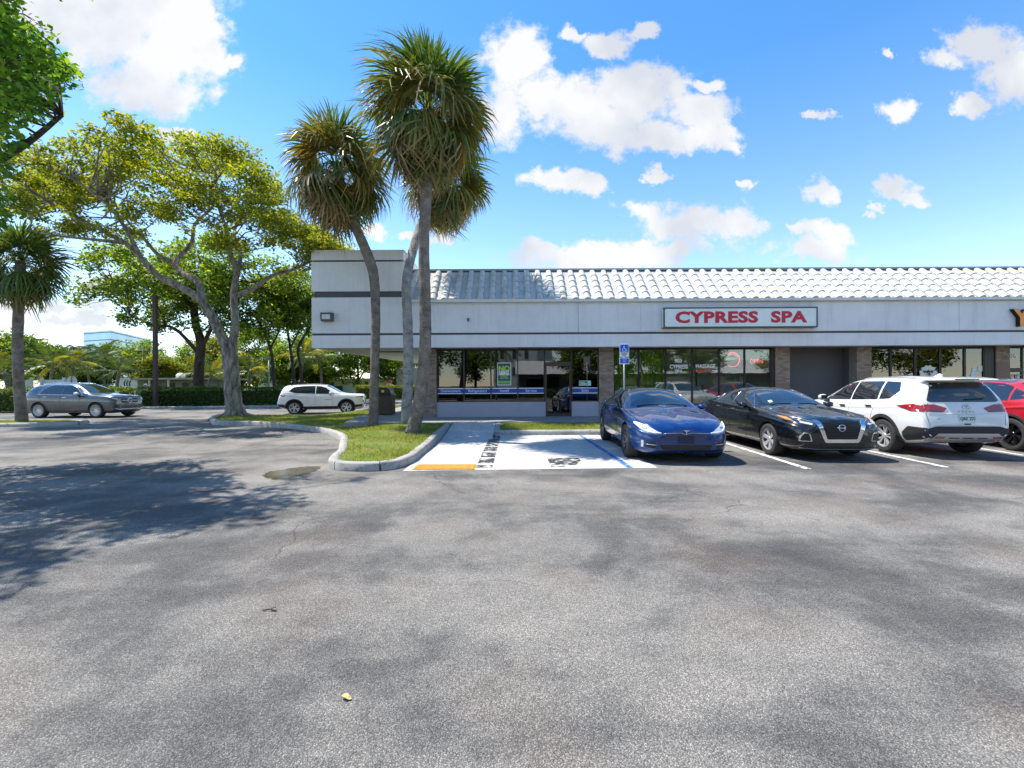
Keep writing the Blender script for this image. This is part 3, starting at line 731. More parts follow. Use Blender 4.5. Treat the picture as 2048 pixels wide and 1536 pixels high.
# poster in the 905 window
ps = thing('poster', (X(1008.5), WY - .002, 1.52), 'dark framed poster reading NO CREDIT NEEDED with green foot in window', 'poster')
mm = MB(); mm.box(-.275, .275, 0, .012, 0, .90); mm.build('white_border', M_WHT, ps)
mm = MB(); mm.box(-.25, .25, -.004, .0, .03, .87); mm.build('backing', pm('poster_navy', (.035, .06, .09), .4), ps)
mm = MB(); mm.box(-.25, .25, -.007, -.004, .07, .18); mm.build('green_foot', pm('poster_green', (.15, .48, .12), .5), ps)
text('lettering', 'NO', .27, (0, -.008, .66), pm('lime_print', (.38, .72, .05), .5), ps, extrude=.001, bold=.012, sx=1.05)
text('lettering', 'CREDIT', .125, (0, -.008, .53), M_WHT, ps, extrude=.001, bold=.007); text('lettering', 'NEEDED', .115, (0, -.008, .435), M_WHT, ps, extrude=.001, bold=.007)
text('lettering', 'FLEXIBLE', .075, (0, -.008, .33), pm('lime_print', (.38, .72, .05), .5), ps, extrude=.001, bold=.002); text('lettering', 'PAYMENT OPTIONS', .042, (0, -.008, .265), M_WHT, ps, extrude=.001)
# small hours notice
hs_ = thing('hours_notice', (X(1170), WY - .002, 1.49), 'small teal and white notice stuck on window above Sales band', 'notice')
mm = MB(); mm.box(-.235, .235, 0, .01, 0, .20); mm.build('border', pm('notice_mint', (.45, .75, .62), .5), hs_)
mm = MB(); mm.box(-.215, .10, -.004, 0, .02, .18); mm.build('panel', pm('notice_teal', (.03, .2, .2), .5), hs_)
mm = MB(); mm.box(-.19, .07, -.007, -.004, .05, .085); mm.box(-.19, .0, -.007, -.004, .125, .145); mm.build('print', M_WHT, hs_)
# neon signs
def neon(name, c, e):
    t = NT(name); t.set(Base_Color=c, Emission_Color=c, Emission_Strength=e); return t.m
M_NR = neon('neon_red', (1, .12, .2), 1.1); M_NG = neon('neon_green', (.2, .9, .7), .35)
ns_ = thing('open_sign', (X(1516), WY + .1, 2.3), 'pink neon OPEN sign hanging in the rightmost spa pane', 'neon sign')
o = text('lettering', 'OPEN', .24, (0, 0, .12), M_NR, ns_, extrude=.004, bold=-.004, sx=.85)
mm = MB()
for x in (-.28, .28): mm.tube([(x, .02, .2), (x, .02, .64)], .004, 5)
mm.box(-.34, .34, .012, .03, .0, .24); mm.build('backing', pm('clear_backing', (.14, .1, .11), .4), ns_)
rs = thing('round_neon_sign', (X(1468), WY + .1, 2.2), 'round red neon ring sign with green lettering inside spa window', 'neon sign')
mm = MB(); n = 28
mm.tube([(.27 * math.cos(a), 0, .3 + .29 * math.sin(a)) for a in np.linspace(-2.3, 2.2, n)], .012, 6); mm.tube([(.22 * math.cos(a) - .02, 0, .3 + .23 * math.sin(a)) for a in np.linspace(.4, 2.5, n)], .01, 6)
mm.build('ring', M_NR, rs, True); text('lettering', 'MASSAGE', .1, (-.12, 0, .33), M_NG, rs, extrude=.003)
mm = MB(); mm.tube([(0, .02, .58), (0, .02, .75)], .004, 5); mm.box(-.05, .05, .015, .03, .55, .6); mm.build('hanger', M_BLKF, rs)
# hanging knot ornaments in the spa
M_ORN = pm('ornament_red', (.16, .012, .012), .6)
for px, lab in ((1398.5, 'dark red tasselled knot ornament hanging under the MASSAGE lettering'), (1445.5, 'dark red tasselled knot ornament hanging beneath the round neon sign')):
    o = thing('knot_ornament', (X(px), WY + .3, 1.35), lab, 'ornament', 'hanging red ornaments')
    mm = MB(); mm.prism([(0, .55), (.1, .64), (0, .73), (-.1, .64)], -.02, .02); mm.build('knot', M_ORN, o)
    mm = MB(); mm.tube([(0, 0, .56), (0, 0, .3), (0, 0, 0)], [.035, .04, .045], 8); mm.build('tassel', M_ORN, o); mm = MB(); mm.tube([(0, 0, .72), (0, 0, 1.6)], .005, 5); mm.build('cord', M_ORN, o)
# pink flowers and cloth on the spa sill
fl = thing('flower_display', (X(1417), WY + .35, .7), 'pink flowers on white and lilac cloth on the spa window sill', 'flowers')
mm = MB()
for i in range(16):
    a = random.uniform(-.45, .45); mm.lathe([(0, .05), (.09, .03), (.1, -.02), (0, -.06)], 8, c=(a, random.uniform(-.06, .06), random.uniform(.12, .3)))
mm.build('cloth', pm('lilac_cloth', (.6, .45, .62), .8, var=.4, scale=9), fl, True)
mm = MB()
for (x, z, r) in ((.02, .62, .1), (.1, .55, .11), (.16, .62, .08), (-.08, .75, .06), (-.1, .6, .05)): mm.lathe([(0, r * .7), (r * .7, r * .45), (r, 0), (r * .7, -r * .5), (0, -r * .7)], 9, c=(x, 0, z))
mm.build('blossom', pm('pink_petals', (.75, .05, .2), .6), fl, True)
mm = MB(); mm.tube([(0, 0, .15), (.03, 0, .55)], .02, 6); mm.tube([(0, 0, .15), (-.09, 0, .72)], .012, 6); mm.build('stem', pm('stem_red', (.3, .03, .05), .6), fl)
# armchair behind the 905 door
ac = thing('armchair', (X(1128), WY + .75, FL + .01), 'dark blue-black upholstered chair standing inside the 905 door', 'chair')
M_CH = pm('dark_leather', (.02, .028, .035), .45, bump=.2)
for nm, (x0, x1, y0, y1, z0, z1) in (('seat', (-.34, .34, -.3, .35, .2, .48)), ('backrest', (-.34, .34, .2, .42, .45, 1.25)), ('armrest', (-.44, -.33, -.3, .38, .2, .72)), ('armrest', (.33, .44, -.3, .38, .2, .72))):
    mm = MB(); mm.box(x0, x1, y0, y1, z0, z1); bevel(mm.build(nm, M_CH, ac, True), .05, 3)
for sx in (-.3, .3):
    for sy in (-.22, .3): mm = MB(); mm.tube([(sx, sy, 0), (sx, sy, .21)], [.02, .03], 8); mm.build('leg', M_BLKF, ac)
# CYPRESS SPA light box
sg = thing('sign_box', (X(1482, 16.65), FY - .02, 3.62), 'long pale light-box sign reading CYPRESS SPA in red capitals', 'sign')
wd_ = 2.86; M_SGN = pm('sign_frame_dark', (.06, .085, .085), .5, metal=.4)
mm = MB(); mm.box(-wd_, wd_, -.24, 0, 0, .045); mm.box(-wd_, wd_, -.24, 0, .715, .76); mm.box(-wd_, -wd_ + .045, -.24, 0, .045, .715); mm.box(wd_ - .045, wd_, -.24, 0, .045, .715); mm.box(-wd_ + .045, wd_ - .045, -.06, 0, .045, .715)
mm.build('cabinet', M_SGN, sg)
mm = MB(); mm.box(-wd_ + .045, wd_ - .045, -.225, -.06, .045, .715); mm.build('face_panel', pm('sign_face', (.70, .76, .73), .35, var=.05, kind='World'), sg)
mm = MB(); mm.box(-wd_ - .02, -wd_ - .001, -.2, -.02, .02, .74); mm.build('end_cap', pm('end_cap_white', (.7, .7, .68), .5), sg)
text('lettering', 'CYPRESS  SPA', .56, (.0, -.228, .37), pm('sign_red', (.50, .005, .035), .4, var=.1), sg, extrude=.003, bold=.026, sx=1.36, space=1.06)
# big letters at the right edge
ys = thing('letter_sign', (X(2030, FY) - .05, FY - .02, 3.58), 'orange block letter sign with black returns at right end of fascia', 'sign')
for i, (ch, c) in enumerate((('Y', (.85, .26, .02)), ('I', (.2, .1, .4)), ('C', (.05, .25, .7)))):
    me = text_mesh(ch, .86, .075, .03, 1.0); me.materials.append(pm('letter_face_' + ch.lower(), c, .4)); me.materials.append(M_BLKF)
    me.transform(Matrix.Rotation(R(90), 4, 'X'))
    for p in me.polygons: p.material_index = 0 if p.normal.y < -.9 else 1
    data_obj('letter', me, ys, (.12 + i * .5, -.09, .34))
# flood light on the left block
fl_ = thing('flood_light', (X(657, FY), FY, 3.95), 'grey box flood light on the fascia of the building corner block', 'wall light')
mm = MB(); mm.prism([(-.21, 0), (.21, 0), (.23, .32), (-.23, .32)], -.2, -.0); bevel(mm.build('housing', pm('lamp_bronze', (.10, .10, .095), .5, metal=.3), fl_), .015)
mm = MB(); mm.box(-.15, .15, -.212, -.2, .07, .25); mm.build('lens', pm('lamp_lens', (.55, .57, .55), .15), fl_); mm = MB(); mm.box(-.17, .17, -.235, -.2, .27, .3); mm.build('visor', pm('lamp_bronze', (.10, .10, .095), .5), fl_)
# accessible parking sign at the strip
hp = thing('parking_sign', (X(1248.5, 14.3), 14.3, .2), 'blue and white wheelchair parking sign on grey post beside spa window', 'sign')
mm = MB(); mm.tube([(0, 0, -.1), (0, 0, 2.4)], .027, 8); mm.build('post', pm('galvanised', (.30, .32, .33), .5, metal=.6), hp, True)
d_ = 14.3 / F
def plate(nm, w, z0, z1, mat, y):
    mm = MB(); mm.box(-w / 2, w / 2, y, y + .006, z0, z1); o = mm.build(nm, mat, hp); bevel(o, .003, 1); return o
zt = lambda py: CAMZ + (766 - py) * d_ - .2
M_SBL = pm('sign_blue', (.01, .11, .62), .4, var=.04)
plate('plate', .30, zt(711), zt(684.5), M_WHT, -.04); plate('blue_field', .262, zt(701), zt(686.5), M_SBL, -.047); plate('lower_plate', .32, zt(725.5), zt(712.5), M_WHT, -.042); plate('blue_field', .28, zt(723.7), zt(714), M_SBL, -.049)
mm = MB(); zc = zt(695); q = .9
mm.lathe([(.016, -.002), (.016, .002)], 10, axis='y', c=(-.012, -.05, zc + .075)); blob(mm, -.012, zc + .078, .016, 10, -.053, -.049)
limb(mm, [(-.012, zc + .06), (-.008, zc + .005), (.04, zc + .0), (.062, zc - .06), (.085, zc - .05)], [.011, .011, .010, .010, .009], -.053, -.049)
mm.tube([(-.008 + .055 * math.cos(a), -.051, zc - .03 + .055 * math.sin(a)) for a in np.linspace(1.9, 5.9, 16)], .009, 5)
mm.build('wheelchair_symbol', M_WHT, hp)
M_INK = pm('sign_ink', (.05, .07, .2), .5)
for i, s in enumerate(('PARKING BY', 'DISABLED', 'PERMIT', 'ONLY')): text('lettering', s, .042, (0, -.043, zt(703) - i * .033), M_INK, hp, extrude=.001)
text('lettering', '$250', .06, (0, -.051, zt(716.8)), M_WHT, hp, extrude=.001); text('lettering', 'FINE', .05, (0, -.051, zt(720.8)), M_WHT, hp, extrude=.001)
# litter bin on the side walkway
tb = thing('litter_bin', (-5.55, 19.6, .27), 'brown square litter bin with black hooded top beside the palm trunk', 'litter bin')
M_BR = pm('bin_brown', (.055, .038, .03), .6, var=.2)
mm = MB(); mm.box(-.36, .36, -.36, .36, .02, .82); bevel(mm.build('body', M_BR, tb), .03)
for s in (-1, 1):
    mm = MB(); mm.box(-.3, .3, s * .362 - .008, s * .362 + .008, .1, .74); mm.build('panel', pm('bin_pebble', (.075, .052, .04), .9, var=.35, scale=25, bump=.5), tb)
mm = MB(); mm.box(-.38, .38, -.38, .38, .82, .9); bevel(mm.build('rim', M_BLKF, tb), .015)
mm = MB(); mm.prism([(-.33, .9), (.33, .9), (.28, 1.1), (.16, 1.18), (-.16, 1.18), (-.28, 1.1)], -.33, .33); bevel(mm.build('hood', M_BLKF, tb), .03)
mm = MB(); mm.box(-.06, .06, -.338, -.331, .97, 1.07); mm.build('sticker', pm('sticker_yellow', (.8, .6, .03), .5), tb)
# ------------------------------------------------------------------ cars
def pchip(pts):
    xs = np.array([p[0] for p in pts], float); ys = np.array([p[1] for p in pts], float)
    h = np.diff(xs); dl = np.diff(ys) / h; n = len(xs); d = np.zeros(n)
    for i in range(1, n - 1):
        if dl[i - 1] * dl[i] > 0:
            w1 = 2 * h[i] + h[i - 1]; w2 = h[i] + 2 * h[i - 1]; d[i] = (w1 + w2) / (w1 / dl[i - 1] + w2 / dl[i])
    d[0] = dl[0]; d[-1] = dl[-1]
    def f(x):
        x = min(max(x, xs[0]), xs[-1]); i = min(max(int(np.searchsorted(xs, x)) - 1, 0), n - 2)
        t = (x - xs[i]) / h[i]
        return float((2 * t ** 3 - 3 * t * t + 1) * ys[i] + (t ** 3 - 2 * t * t + t) * h[i] * d[i] + (-2 * t ** 3 + 3 * t * t) * ys[i + 1] + (t ** 3 - t * t) * h[i] * d[i + 1])
    return f
def paintmat(name, c, metal=.5, rough=.3):
    t = NT(name); co = t.coord('Object')
    t.set(Base_Color=t.ramp(t.noise(co, 1.4, 4), [(.3, tuple(x * .93 for x in c)), (.7, tuple(min(1, x * 1.06) for x in c))]), Metallic=metal,
          Roughness=t.ramp(t.noise(co, 3.0, 5), [(.3, rough * .85), (.7, rough * 1.25)]), Coat_Weight=1.0, Coat_Roughness=.035, Coat_IOR=1.5)
    return t.m
def carglass(name, c):
    t = NT(name); co = t.coord('Object')
    t.set(Base_Color=t.ramp(t.noise(co, 2.5, 3), [(.3, tuple(x * .7 for x in c)), (.7, c)]), Roughness=.025, Specular_IOR_Level=.75, Coat_Weight=.6, Coat_Roughness=.01); return t.m
M_CGL = carglass('car_glass', (.012, .016, .02)); M_WSG = carglass('windscreen_glass', (.018, .035, .06))
M_TYRE = pm('tyre_rubber', (.025, .025, .026), .85, var=.25, scale=14, bump=.2, bscale=60)
M_ALLOY = pm('alloy_silver', (.55, .55, .56), .3, metal=.45, var=.06); M_ALLOYD = pm('alloy_dark', (.05, .05, .055), .35, metal=.7, var=.1)
M_CHR = pm('chrome_trim', (.75, .76, .78), .12, metal=1.0, var=.03); M_CLAD = pm('black_cladding', (.022, .022, .024), .7, var=.15, bump=.1)
M_GRL = pm('grille_black', (.008, .008, .009), .45, var=.1); M_SEAM = pm('panel_gap', (.006, .006, .007), .8, var=0)
M_LAMP = pm('headlamp_glass', (.55, .57, .60), .08, coat=1.0, var=.2, scale=14); M_LAMPD = pm('lamp_smoked', (.05, .055, .06), .08, coat=1.0, var=.3, scale=12)
M_TAIL = pm('tail_lamp_red', (.30, .008, .012), .1, coat=1.0, var=.25, scale=12); M_AMB = pm('amber_lamp', (.75, .22, .02), .15, coat=1.0)
M_SKID = pm('silver_trim', (.48, .48, .49), .35, metal=.7, var=.06); M_ARCH = pm('arch_liner', (.008, .008, .008), .9, var=.1)

def round_poly(pts, r, n=4):
    out = []; m = len(pts)
    for i in range(m):
        p = Vector(pts[i]); a = Vector(pts[i - 1]); b = Vector(pts[(i + 1) % m])
        da = (a - p); db = (b - p); ra = min(r, da.length * .45); rb = min(r, db.length * .45)
        p0 = p + da.normalized() * ra; p1 = p + db.normalized() * rb
        for k in range(n + 1):
            t = k / n; out.append(((1 - t) ** 2 * p0 + 2 * t * (1 - t) * p + t * t * p1)[:])
    return [tuple(o) for o in out]

class Car:
    def __init__(self, name, label, S, paint, loc, heading, cat='car'):
        """heading: angle of the car's nose in plan; loc: middle of the wheelbase on the ground"""
        self.S = S; self.paint = paint; self.L = S['L']; self.xf = S['wb'] / 2 + S['fo']
        self.root = thing(name, (loc[0], loc[1], loc[2] if len(loc) > 2 else .004), label, cat, None, heading)
        raw = {k: pchip(S[k]) for k in ('top', 'belt', 'wm', 'wr', 'under')}; self.fn = {}
        def soft(f, Ln):
            def g(s):
                w = min(.13, s, Ln - s)
                if w < .004: return f(s)
                return (f(s) * 6 + (f(s - w / 3) + f(s + w / 3)) * 5 + (f(s - w * 2 / 3) + f(s + w * 2 / 3)) * 3 + f(s - w) + f(s + w)) / 24
            return g
        for k, f in raw.items(): self.fn[k] = soft(f, S['L'])
        self.loft()
    def section(self, s):
        S = self.S; f = self.fn; zt = f['top'](s); zb = min(f['belt'](s), zt - .015); wm = f['wm'](s); zu = f['under'](s)
        wb = wm * S.get('tumble', .945); wr = min(f['wr'](s), wb - .015)
        zc = zu + (zb - zu) * S.get('crease', .66)
        rise = zt - zb; ze = zt - min(.055, rise * .45)
        P = [(0, zu), (wm * .80, zu), (wm * .965, zu + (zc - zu) * .22), (wm, zc), (wb, zb), (wr, ze), (0, zt)]
        rad = [0, .10, .12, S.get('crad', .10), S.get('brad', .07), S.get('rrad', .12), 0]
        bul = [0, 0, .008, .012, .012, .02 + .03 * min(1, rise / .4) * 0]
        out = []
        # fillets at the corners, gentle bulges between them
        cor = [None] * 7
        for i in range(1, 6):
            p = Vector(P[i]); a = Vector(P[i - 1]); b = Vector(P[i + 1]); la = (a - p).length; lb = (b - p).length
            ra = min(rad[i], la * .42); rb = min(rad[i], lb * .42)
            cor[i] = (p + (a - p).normalized() * ra if la > 1e-6 else p, p, p + (b - p).normalized() * rb if lb > 1e-6 else p)
        prev = Vector(P[0]); nseg = [3, 3, 5, 5, 7, 9]
        for i in range(1, 7):
            end = cor[i][0] if i < 6 else Vector(P[6]); t = end - prev; nn = Vector((t.y, -t.x))
            nn = nn.normalized() if nn.length > 1e-6 else nn
            for k in range(nseg[i - 1]):
                u = k / nseg[i - 1]; out.append(prev + t * u + nn * (4 * u * (1 - u) * bul[i - 1]))
            if i < 6:
                a, p, b = cor[i]
                for k in range(5):
                    u = k / 5; out.append((1 - u) ** 2 * a + 2 * u * (1 - u) * p + u * u * b)
                prev = b
        out.append(Vector(P[6]))
        out[-1].x = 0
        return out
    def loft(self):
        Ln = self.L; st = sorted(set([0, .015, .035, .06, .09, .13] + [round(x, 3) for x in np.arange(.18, Ln - .17, .055)] + [Ln - .16, Ln - .12, Ln - .085, Ln - .055, Ln - .03, Ln - .012, Ln]))
        vs = []; fs = []; K = None
        for s in st:
            h = self.section(s); ring = [(p.x, p.y) for p in h] + [(-p.x, p.y) for p in h[-2:0:-1]]; K = len(ring)
            vs += [(self.xf - s, y, z) for y, z in ring]
        for i in range(len(st) - 1):
            for k in range(K):
                k2 = (k + 1) % K; fs.append((i * K + k, (i + 1) * K + k, (i + 1) * K + k2, i * K + k2))
        fs.append(tuple(range(K))); fs.append(tuple((len(st) - 1) * K + k for k in range(K - 1, -1, -1)))
        bm = bmesh.new(); bv = [bm.verts.new(v) for v in vs]
        for f in fs: bm.faces.new([bv[i] for i in f])
        bmesh.ops.recalc_face_normals(bm, faces=bm.faces)
        self.bvh = BVHTree.FromBMesh(bm)
        me = bpy.data.meshes.new('body'); bm.to_mesh(me); bm.free(); me.materials.append(self.paint); me.materials.append(M_ARCH)
        o = data_obj('body', me)
        S = self.S; cm = MB(); R_ = S['R'] + S.get('gap', .045)
        for x in (S['wb'] / 2, -S['wb'] / 2):
            for sgn in (1, -1):
                n = 36; ya, yb = sgn * .52, sgn * 1.3
                ring = [(x + R_ * math.cos(2 * math.pi * k / n), S['R'] + .01 + R_ * math.sin(2 * math.pi * k / n)) for k in range(n)]
                cm.prism([(p[0], p[1]) for p in ring], min(ya, yb), max(ya, yb), 1)
        c = cm.build('cutter', [self.paint, M_ARCH]); bmc = bmesh.new(); bmc.from_mesh(c.data); bmesh.ops.recalc_face_normals(bmc, faces=bmc.faces); bmc.to_mesh(c.data); bmc.free()
        md = o.modifiers.new('arches', 'BOOLEAN'); md.operation = 'DIFFERENCE'; md.object = c; md.solver = 'EXACT'
        dg = bpy.context.evaluated_depsgraph_get(); dg.update(); nm = bpy.data.meshes.new_from_object(o.evaluated_get(dg)); nm.name = 'body'
        bpy.data.objects.remove(o); bpy.data.objects.remove(c)
        nm.polygons.foreach_set('use_smooth', [True] * len(nm.polygons)); nm.set_sharp_from_angle(angle=R(42))
        self.body = data_obj('body', nm, self.root)
    def hit(self, plane, a, b):
        if plane in ('left', 'right'):
            sg = 1 if plane == 'left' else -1; o = Vector((self.xf - a, 3 * sg, b)); d = Vector((0, -sg, 0))
        elif plane == 'front': o = Vector((6, a, b)); d = Vector((-1, 0, 0))
        elif plane == 'rear': o = Vector((-6, a, b)); d = Vector((1, 0, 0))
        else: o = Vector((self.xf - a, b, 5)); d = Vector((0, 0, -1))
        h = self.bvh.ray_cast(o, d)
        if h[0] is None:
            o2 = o + d * (3 if plane in ('left', 'right') else 6) - d * .9
            h = self.bvh.find_nearest(o2)
        return h[0], (h[1] if h[1].dot(d) < 0 else -h[1])
    def decal(self, name, plane, poly, mat, off=.004, step=.07, rnd=.02, parent=None, thick=.012):
        poly = round_poly(poly, rnd) if rnd else poly
        bm = bmesh.new(); bm.faces.new([bm.verts.new((p[0], p[1], 0)) for p in poly])
        xs = [p[0] for p in poly]; ys = [p[1] for p in poly]
        for ax, lo, hi in ((0, min(xs), max(xs)), (1, min(ys), max(ys))):
            k = lo + step
            while k < hi - .005:
                co = [0, 0, 0]; no = [0, 0, 0]; co[ax] = k; no[ax] = 1
                bmesh.ops.bisect_plane(bm, geom=bm.verts[:] + bm.edges[:] + bm.faces[:], plane_co=co, plane_no=no); k += step
        bmesh.ops.triangulate(bm, faces=[f for f in bm.faces if len(f.verts) > 4])
        nor = {}
        for v in bm.verts:
            p, n = self.hit(plane, v.co.x, v.co.y); nor[v] = n; v.co = p + n * off
        # rim that reaches into the body, so the panel is solid
        be = [e for e in bm.edges if len(e.link_faces) == 1]
        low = {}
        for e in be:
            for v in e.verts:
                if v not in low: low[v] = bm.verts.new(v.co - nor[v] * thick)
        for e in be:
            a, b = e.verts; bm.faces.new((a, b, low[b], low[a]))
        bmesh.ops.recalc_face_normals(bm, faces=bm.faces)
        # make sure that the outer side faces out
        f0 = max((f for f in bm.faces), key=lambda f: f.calc_area()); p, n = self.hit(plane, *poly[0])
        c = f0.calc_center_median(); q = self.bvh.find_nearest(c)
        if f0.normal.dot(q[1]) < 0: bmesh.ops.reverse_faces(bm, faces=bm.faces[:])
        me = bpy.data.meshes.new(name); bm.to_mesh(me); bm.free(); me.materials.append(mat)
        me.polygons.foreach_set('use_smooth', [True] * len(me.polygons)); me.set_sharp_from_angle(angle=R(50))
        return data_obj(name, me, parent or self.root)
    def line(self, name, plane, pts, r, mat, parent=None, n=5, close=False, sub=6, off=.002):
        """trim or seam that follows the body surface"""
        P = []
        seq = list(pts) + ([pts[0]] if close else [])
        for (a, b) in zip(seq[:-1], seq[1:]):
            for k in range(sub): P.append((a[0] + (b[0] - a[0]) * k / sub, a[1] + (b[1] - a[1]) * k / sub))
        P.append(seq[-1]); Q = []
        for p in P:
            q, nn = self.hit(plane, *p); q = q + nn * off
            if not Q or (q - Q[-1]).length > 1e-4: Q.append(q)
        m = MB(); m.tube(Q, r, n); return m.build(name, mat, parent or self.root, True)
    def both(self, fn, name, poly, *a, **k):
        return [fn(name, pl, poly, *a, **k) for pl in ('left', 'right')]
    def sym(self, fn, name, plane, poly, *a, **k):
        """front, rear or roof panel and its mirror image"""
        q = [(-x, y) for x, y in poly] if plane in ('front', 'rear') else [(x, -y) for x, y in poly]
        return [fn(name, plane, poly, *a, **k), fn(name, plane, q, *a, **k)]
    def arch_trim(self, r0, r1, mat, zmin, name='arch_trim'):
        for x in (1, -1):
            s = self.xf - x * self.S['wb'] / 2; zc = self.S['R'] + .01
            for pl in ('left', 'right'):
                a0 = math.asin(max(-1, (zmin - zc) / r0)); A_ = np.linspace(a0, math.pi - a0, 22)
                A1 = np.linspace(math.asin(max(-1, (zmin - zc) / r1)), math.pi - math.asin(max(-1, (zmin - zc) / r1)), 22)
                poly = [(s + r0 * math.cos(a), zc + r0 * math.sin(a)) for a in A_] + [(s + r1 * math.cos(a), zc + r1 * math.sin(a)) for a in A1[::-1]]
                Ln = self.L; poly = [(min(max(p[0], .05), Ln - .05), p[1]) for p in poly]
                self.decal(name, pl, poly, mat, off=.012, step=.09, rnd=0, thick=.03)
    def wheels(self, rim_r, spokes, style, face, tw=.235):
        S = self.S; Rr = S['R']
        bm = MB(); bm.lathe([(0, -.06), (rim_r * .95, -.06), (rim_r * .97, tw * .45), (rim_r * .98, -tw * .45)], 32, 'y'); bm.lathe([(0, -.02), (rim_r * .62, -.02), (rim_r * .62, -.05)], 24, 'y')
        ty = MB(); w = tw / 2
        ty.lathe([(rim_r * .99, -w * .78), (rim_r * 1.03, -w * .92), (Rr * .90, -w), (Rr * .97, -w * .88), (Rr, -w * .62), (Rr, w * .62), (Rr * .97, w * .88), (Rr * .90, w), (rim_r * 1.03, w * .92), (rim_r * .99, w * .78)], 44, 'y')
        rm = MB(); yo = w * .62
        rm.lathe([(rim_r * .90, yo * .4), (rim_r * .93, w * .80), (rim_r * .985, w * .88), (rim_r * 1.02, w * .90), (rim_r * 1.02, w * .6)], 44, 'y')
        rm.lathe([(.0, yo + .012), (.05, yo + .01), (.065, yo - .005), (.07, yo - .06)], 20, 'y')
        def spoke(a0, w0, w1, tilt=0.0, m=0, y=0.0):
            c, s_ = math.cos(a0), math.sin(a0); c2, s2 = math.cos(a0 + tilt), math.sin(a0 + tilt); r1 = rim_r * .95
            def P(r, o, yy, cc, ss): return (r * cc - o * ss, yy, r * ss + o * cc)
            vs = []
            for (r, ww, cc, ss, yf) in ((.05, w0, c, s_, yo), (rim_r * .55, (w0 + w1) / 2, math.cos(a0 + tilt * .5), math.sin(a0 + tilt * .5), yo + .004), (r1, w1, c2, s2, w * .80)):
                vs += [P(r, -ww, yf + y, cc, ss), P(r, ww, yf + y, cc, ss), P(r, ww * 1.15, yf - .035 + y, cc, ss), P(r, -ww * 1.15, yf - .035 + y, cc, ss)]
            fs = []
            for i in (0, 4): fs += [(i, i + 1, i + 5, i + 4), (i + 1, i + 2, i + 6, i + 5), (i + 2, i + 3, i + 7, i + 6), (i + 3, i, i + 4, i + 7)]
            rm.add(vs, fs, m)
        for k in range(spokes):
            a = 2 * math.pi * k / spokes + .3
            if style == 'thin': spoke(a, .012, .017)
            elif style == 'twin': spoke(a - .16, .013, .019, -.07, 0); spoke(a + .16, .013, .019, .07, 0)
            elif style == 'wide': spoke(a, .026, .045, 0.0, 0); spoke(a + math.pi / spokes, .016, .022, 0, 1, -.012)
            elif style == 'turbine': spoke(a, .022, .034, .22)
        o1 = bm.build('wheel', M_ALLOYD, self.root, True, 40); o2 = ty.build('tyre', M_TYRE, o1, True, 50); o3 = rm.build('rim', [face, M_ALLOYD], o1, True, 35)
        first = True
        for x in (S['wb'] / 2, -S['wb'] / 2):
            for sgn in (1, -1):
                if first: a, first = o1, False
                else:
                    a = data_obj('wheel', o1.data, self.root)
                    data_obj('tyre', o2.data, a); data_obj('rim', o3.data, a)
                a.location = (x, sgn * (S['track'] / 2), Rr); a.rotation_euler = (0, random.uniform(0, 6), 0) if sgn > 0 else (0, random.uniform(0, 6), math.pi)
    def mirrors(self, s, z, y, mat, size=(.11, .19, .14), base=None):
        for sg in (1, -1):
            m = MB(); a, b, c = size; prof = []
            for i in range(7):
                v = -math.pi / 2 + math.pi * i / 6
                prof.append((max(.001, math.cos(v)), math.sin(v)))
            n = 14; vs = []; fs = []
            for (r, h) in prof:
                for k in range(n):
                    an = 2 * math.pi * k / n
                    sq = lambda q: math.copysign(abs(q) ** .7, q)
                    vs.append((sq(math.cos(an)) * r ** .6 * a * (1.0 if math.cos(an) > 0 else .45), h * b / 2 * 1.0, sq(math.sin(an)) * r ** .6 * c / 2))
            for i in range(6):
                for k in range(n): fs.append((i * n + k, i * n + (k + 1) % n, (i + 1) * n + (k + 1) % n, (i + 1) * n + k))
            m.add(vs, fs); o = m.build('mirror', mat, self.root, True); o.location = (self.xf - s, sg * (y + b / 2 - .01), z)
            arm = MB(); arm.box(-.05, .03, -.09 if sg > 0 else -.02, .02 if sg > 0 else .09, -c / 2 - .03, -c / 2 + .03); ar = arm.build('mirror_arm', M_CLAD, o); ar.location = (0, -sg * .05, .01)
            g = MB(); g.prism([(-b * .4, -c * .36), (b * .4, -c * .36), (b * .4, c * .36), (-b * .4, c * .36)], 0, .004); gl = g.build('mirror_glass', M_CGL, o); gl.rotation_euler = (0, 0, R(90)); gl.location = (-a * .46, 0, 0)
    def handles(self, pts, mat):
        for s, z in pts:
            for sg, pl in ((1, 'left'), (-1, 'right')):
                p, n = self.hit(pl, s, z); m = MB(); m.box(-.10, .10, -.014, .014, -.014, .014); o = m.build('door_handle', mat, self.root, True); bevel(o, .01, 2); o.location = p + n * .022
    def lettering(self, txt, plane, a, b, size, mat, **k):
        p, n = self.hit(plane, a, b); me = text_mesh(txt, size, .003, **k); me.materials.append(mat); me.transform(Matrix.Rotation(R(90), 4, 'X'))
        rz = {'front': R(90), 'rear': R(-90), 'right': 0, 'left': R(180)}[plane]
        return data_obj('lettering', me, self.root, p + n * .006, (0, 0, rz))
    def emblem_ring(self, plane, a, b, r, mat, bars=()):
        p, n = self.hit(plane, a, b); m = MB(); k = 24
        m.tube([(r * math.cos(t), 0, r * math.sin(t)) for t in np.linspace(0, 2 * math.pi, k)], r * .13, 6)
        for (x0, z0, x1, z1, w) in bars: m.tube([(x0 * r, 0, z0 * r), (x1 * r, 0, z1 * r)], w * r, 6)
        o = m.build('emblem', mat, self.root, True); o.location = p + n * .012; o.rotation_euler = (0, 0, {'front': R(90), 'rear': R(-90)}[plane]); return o
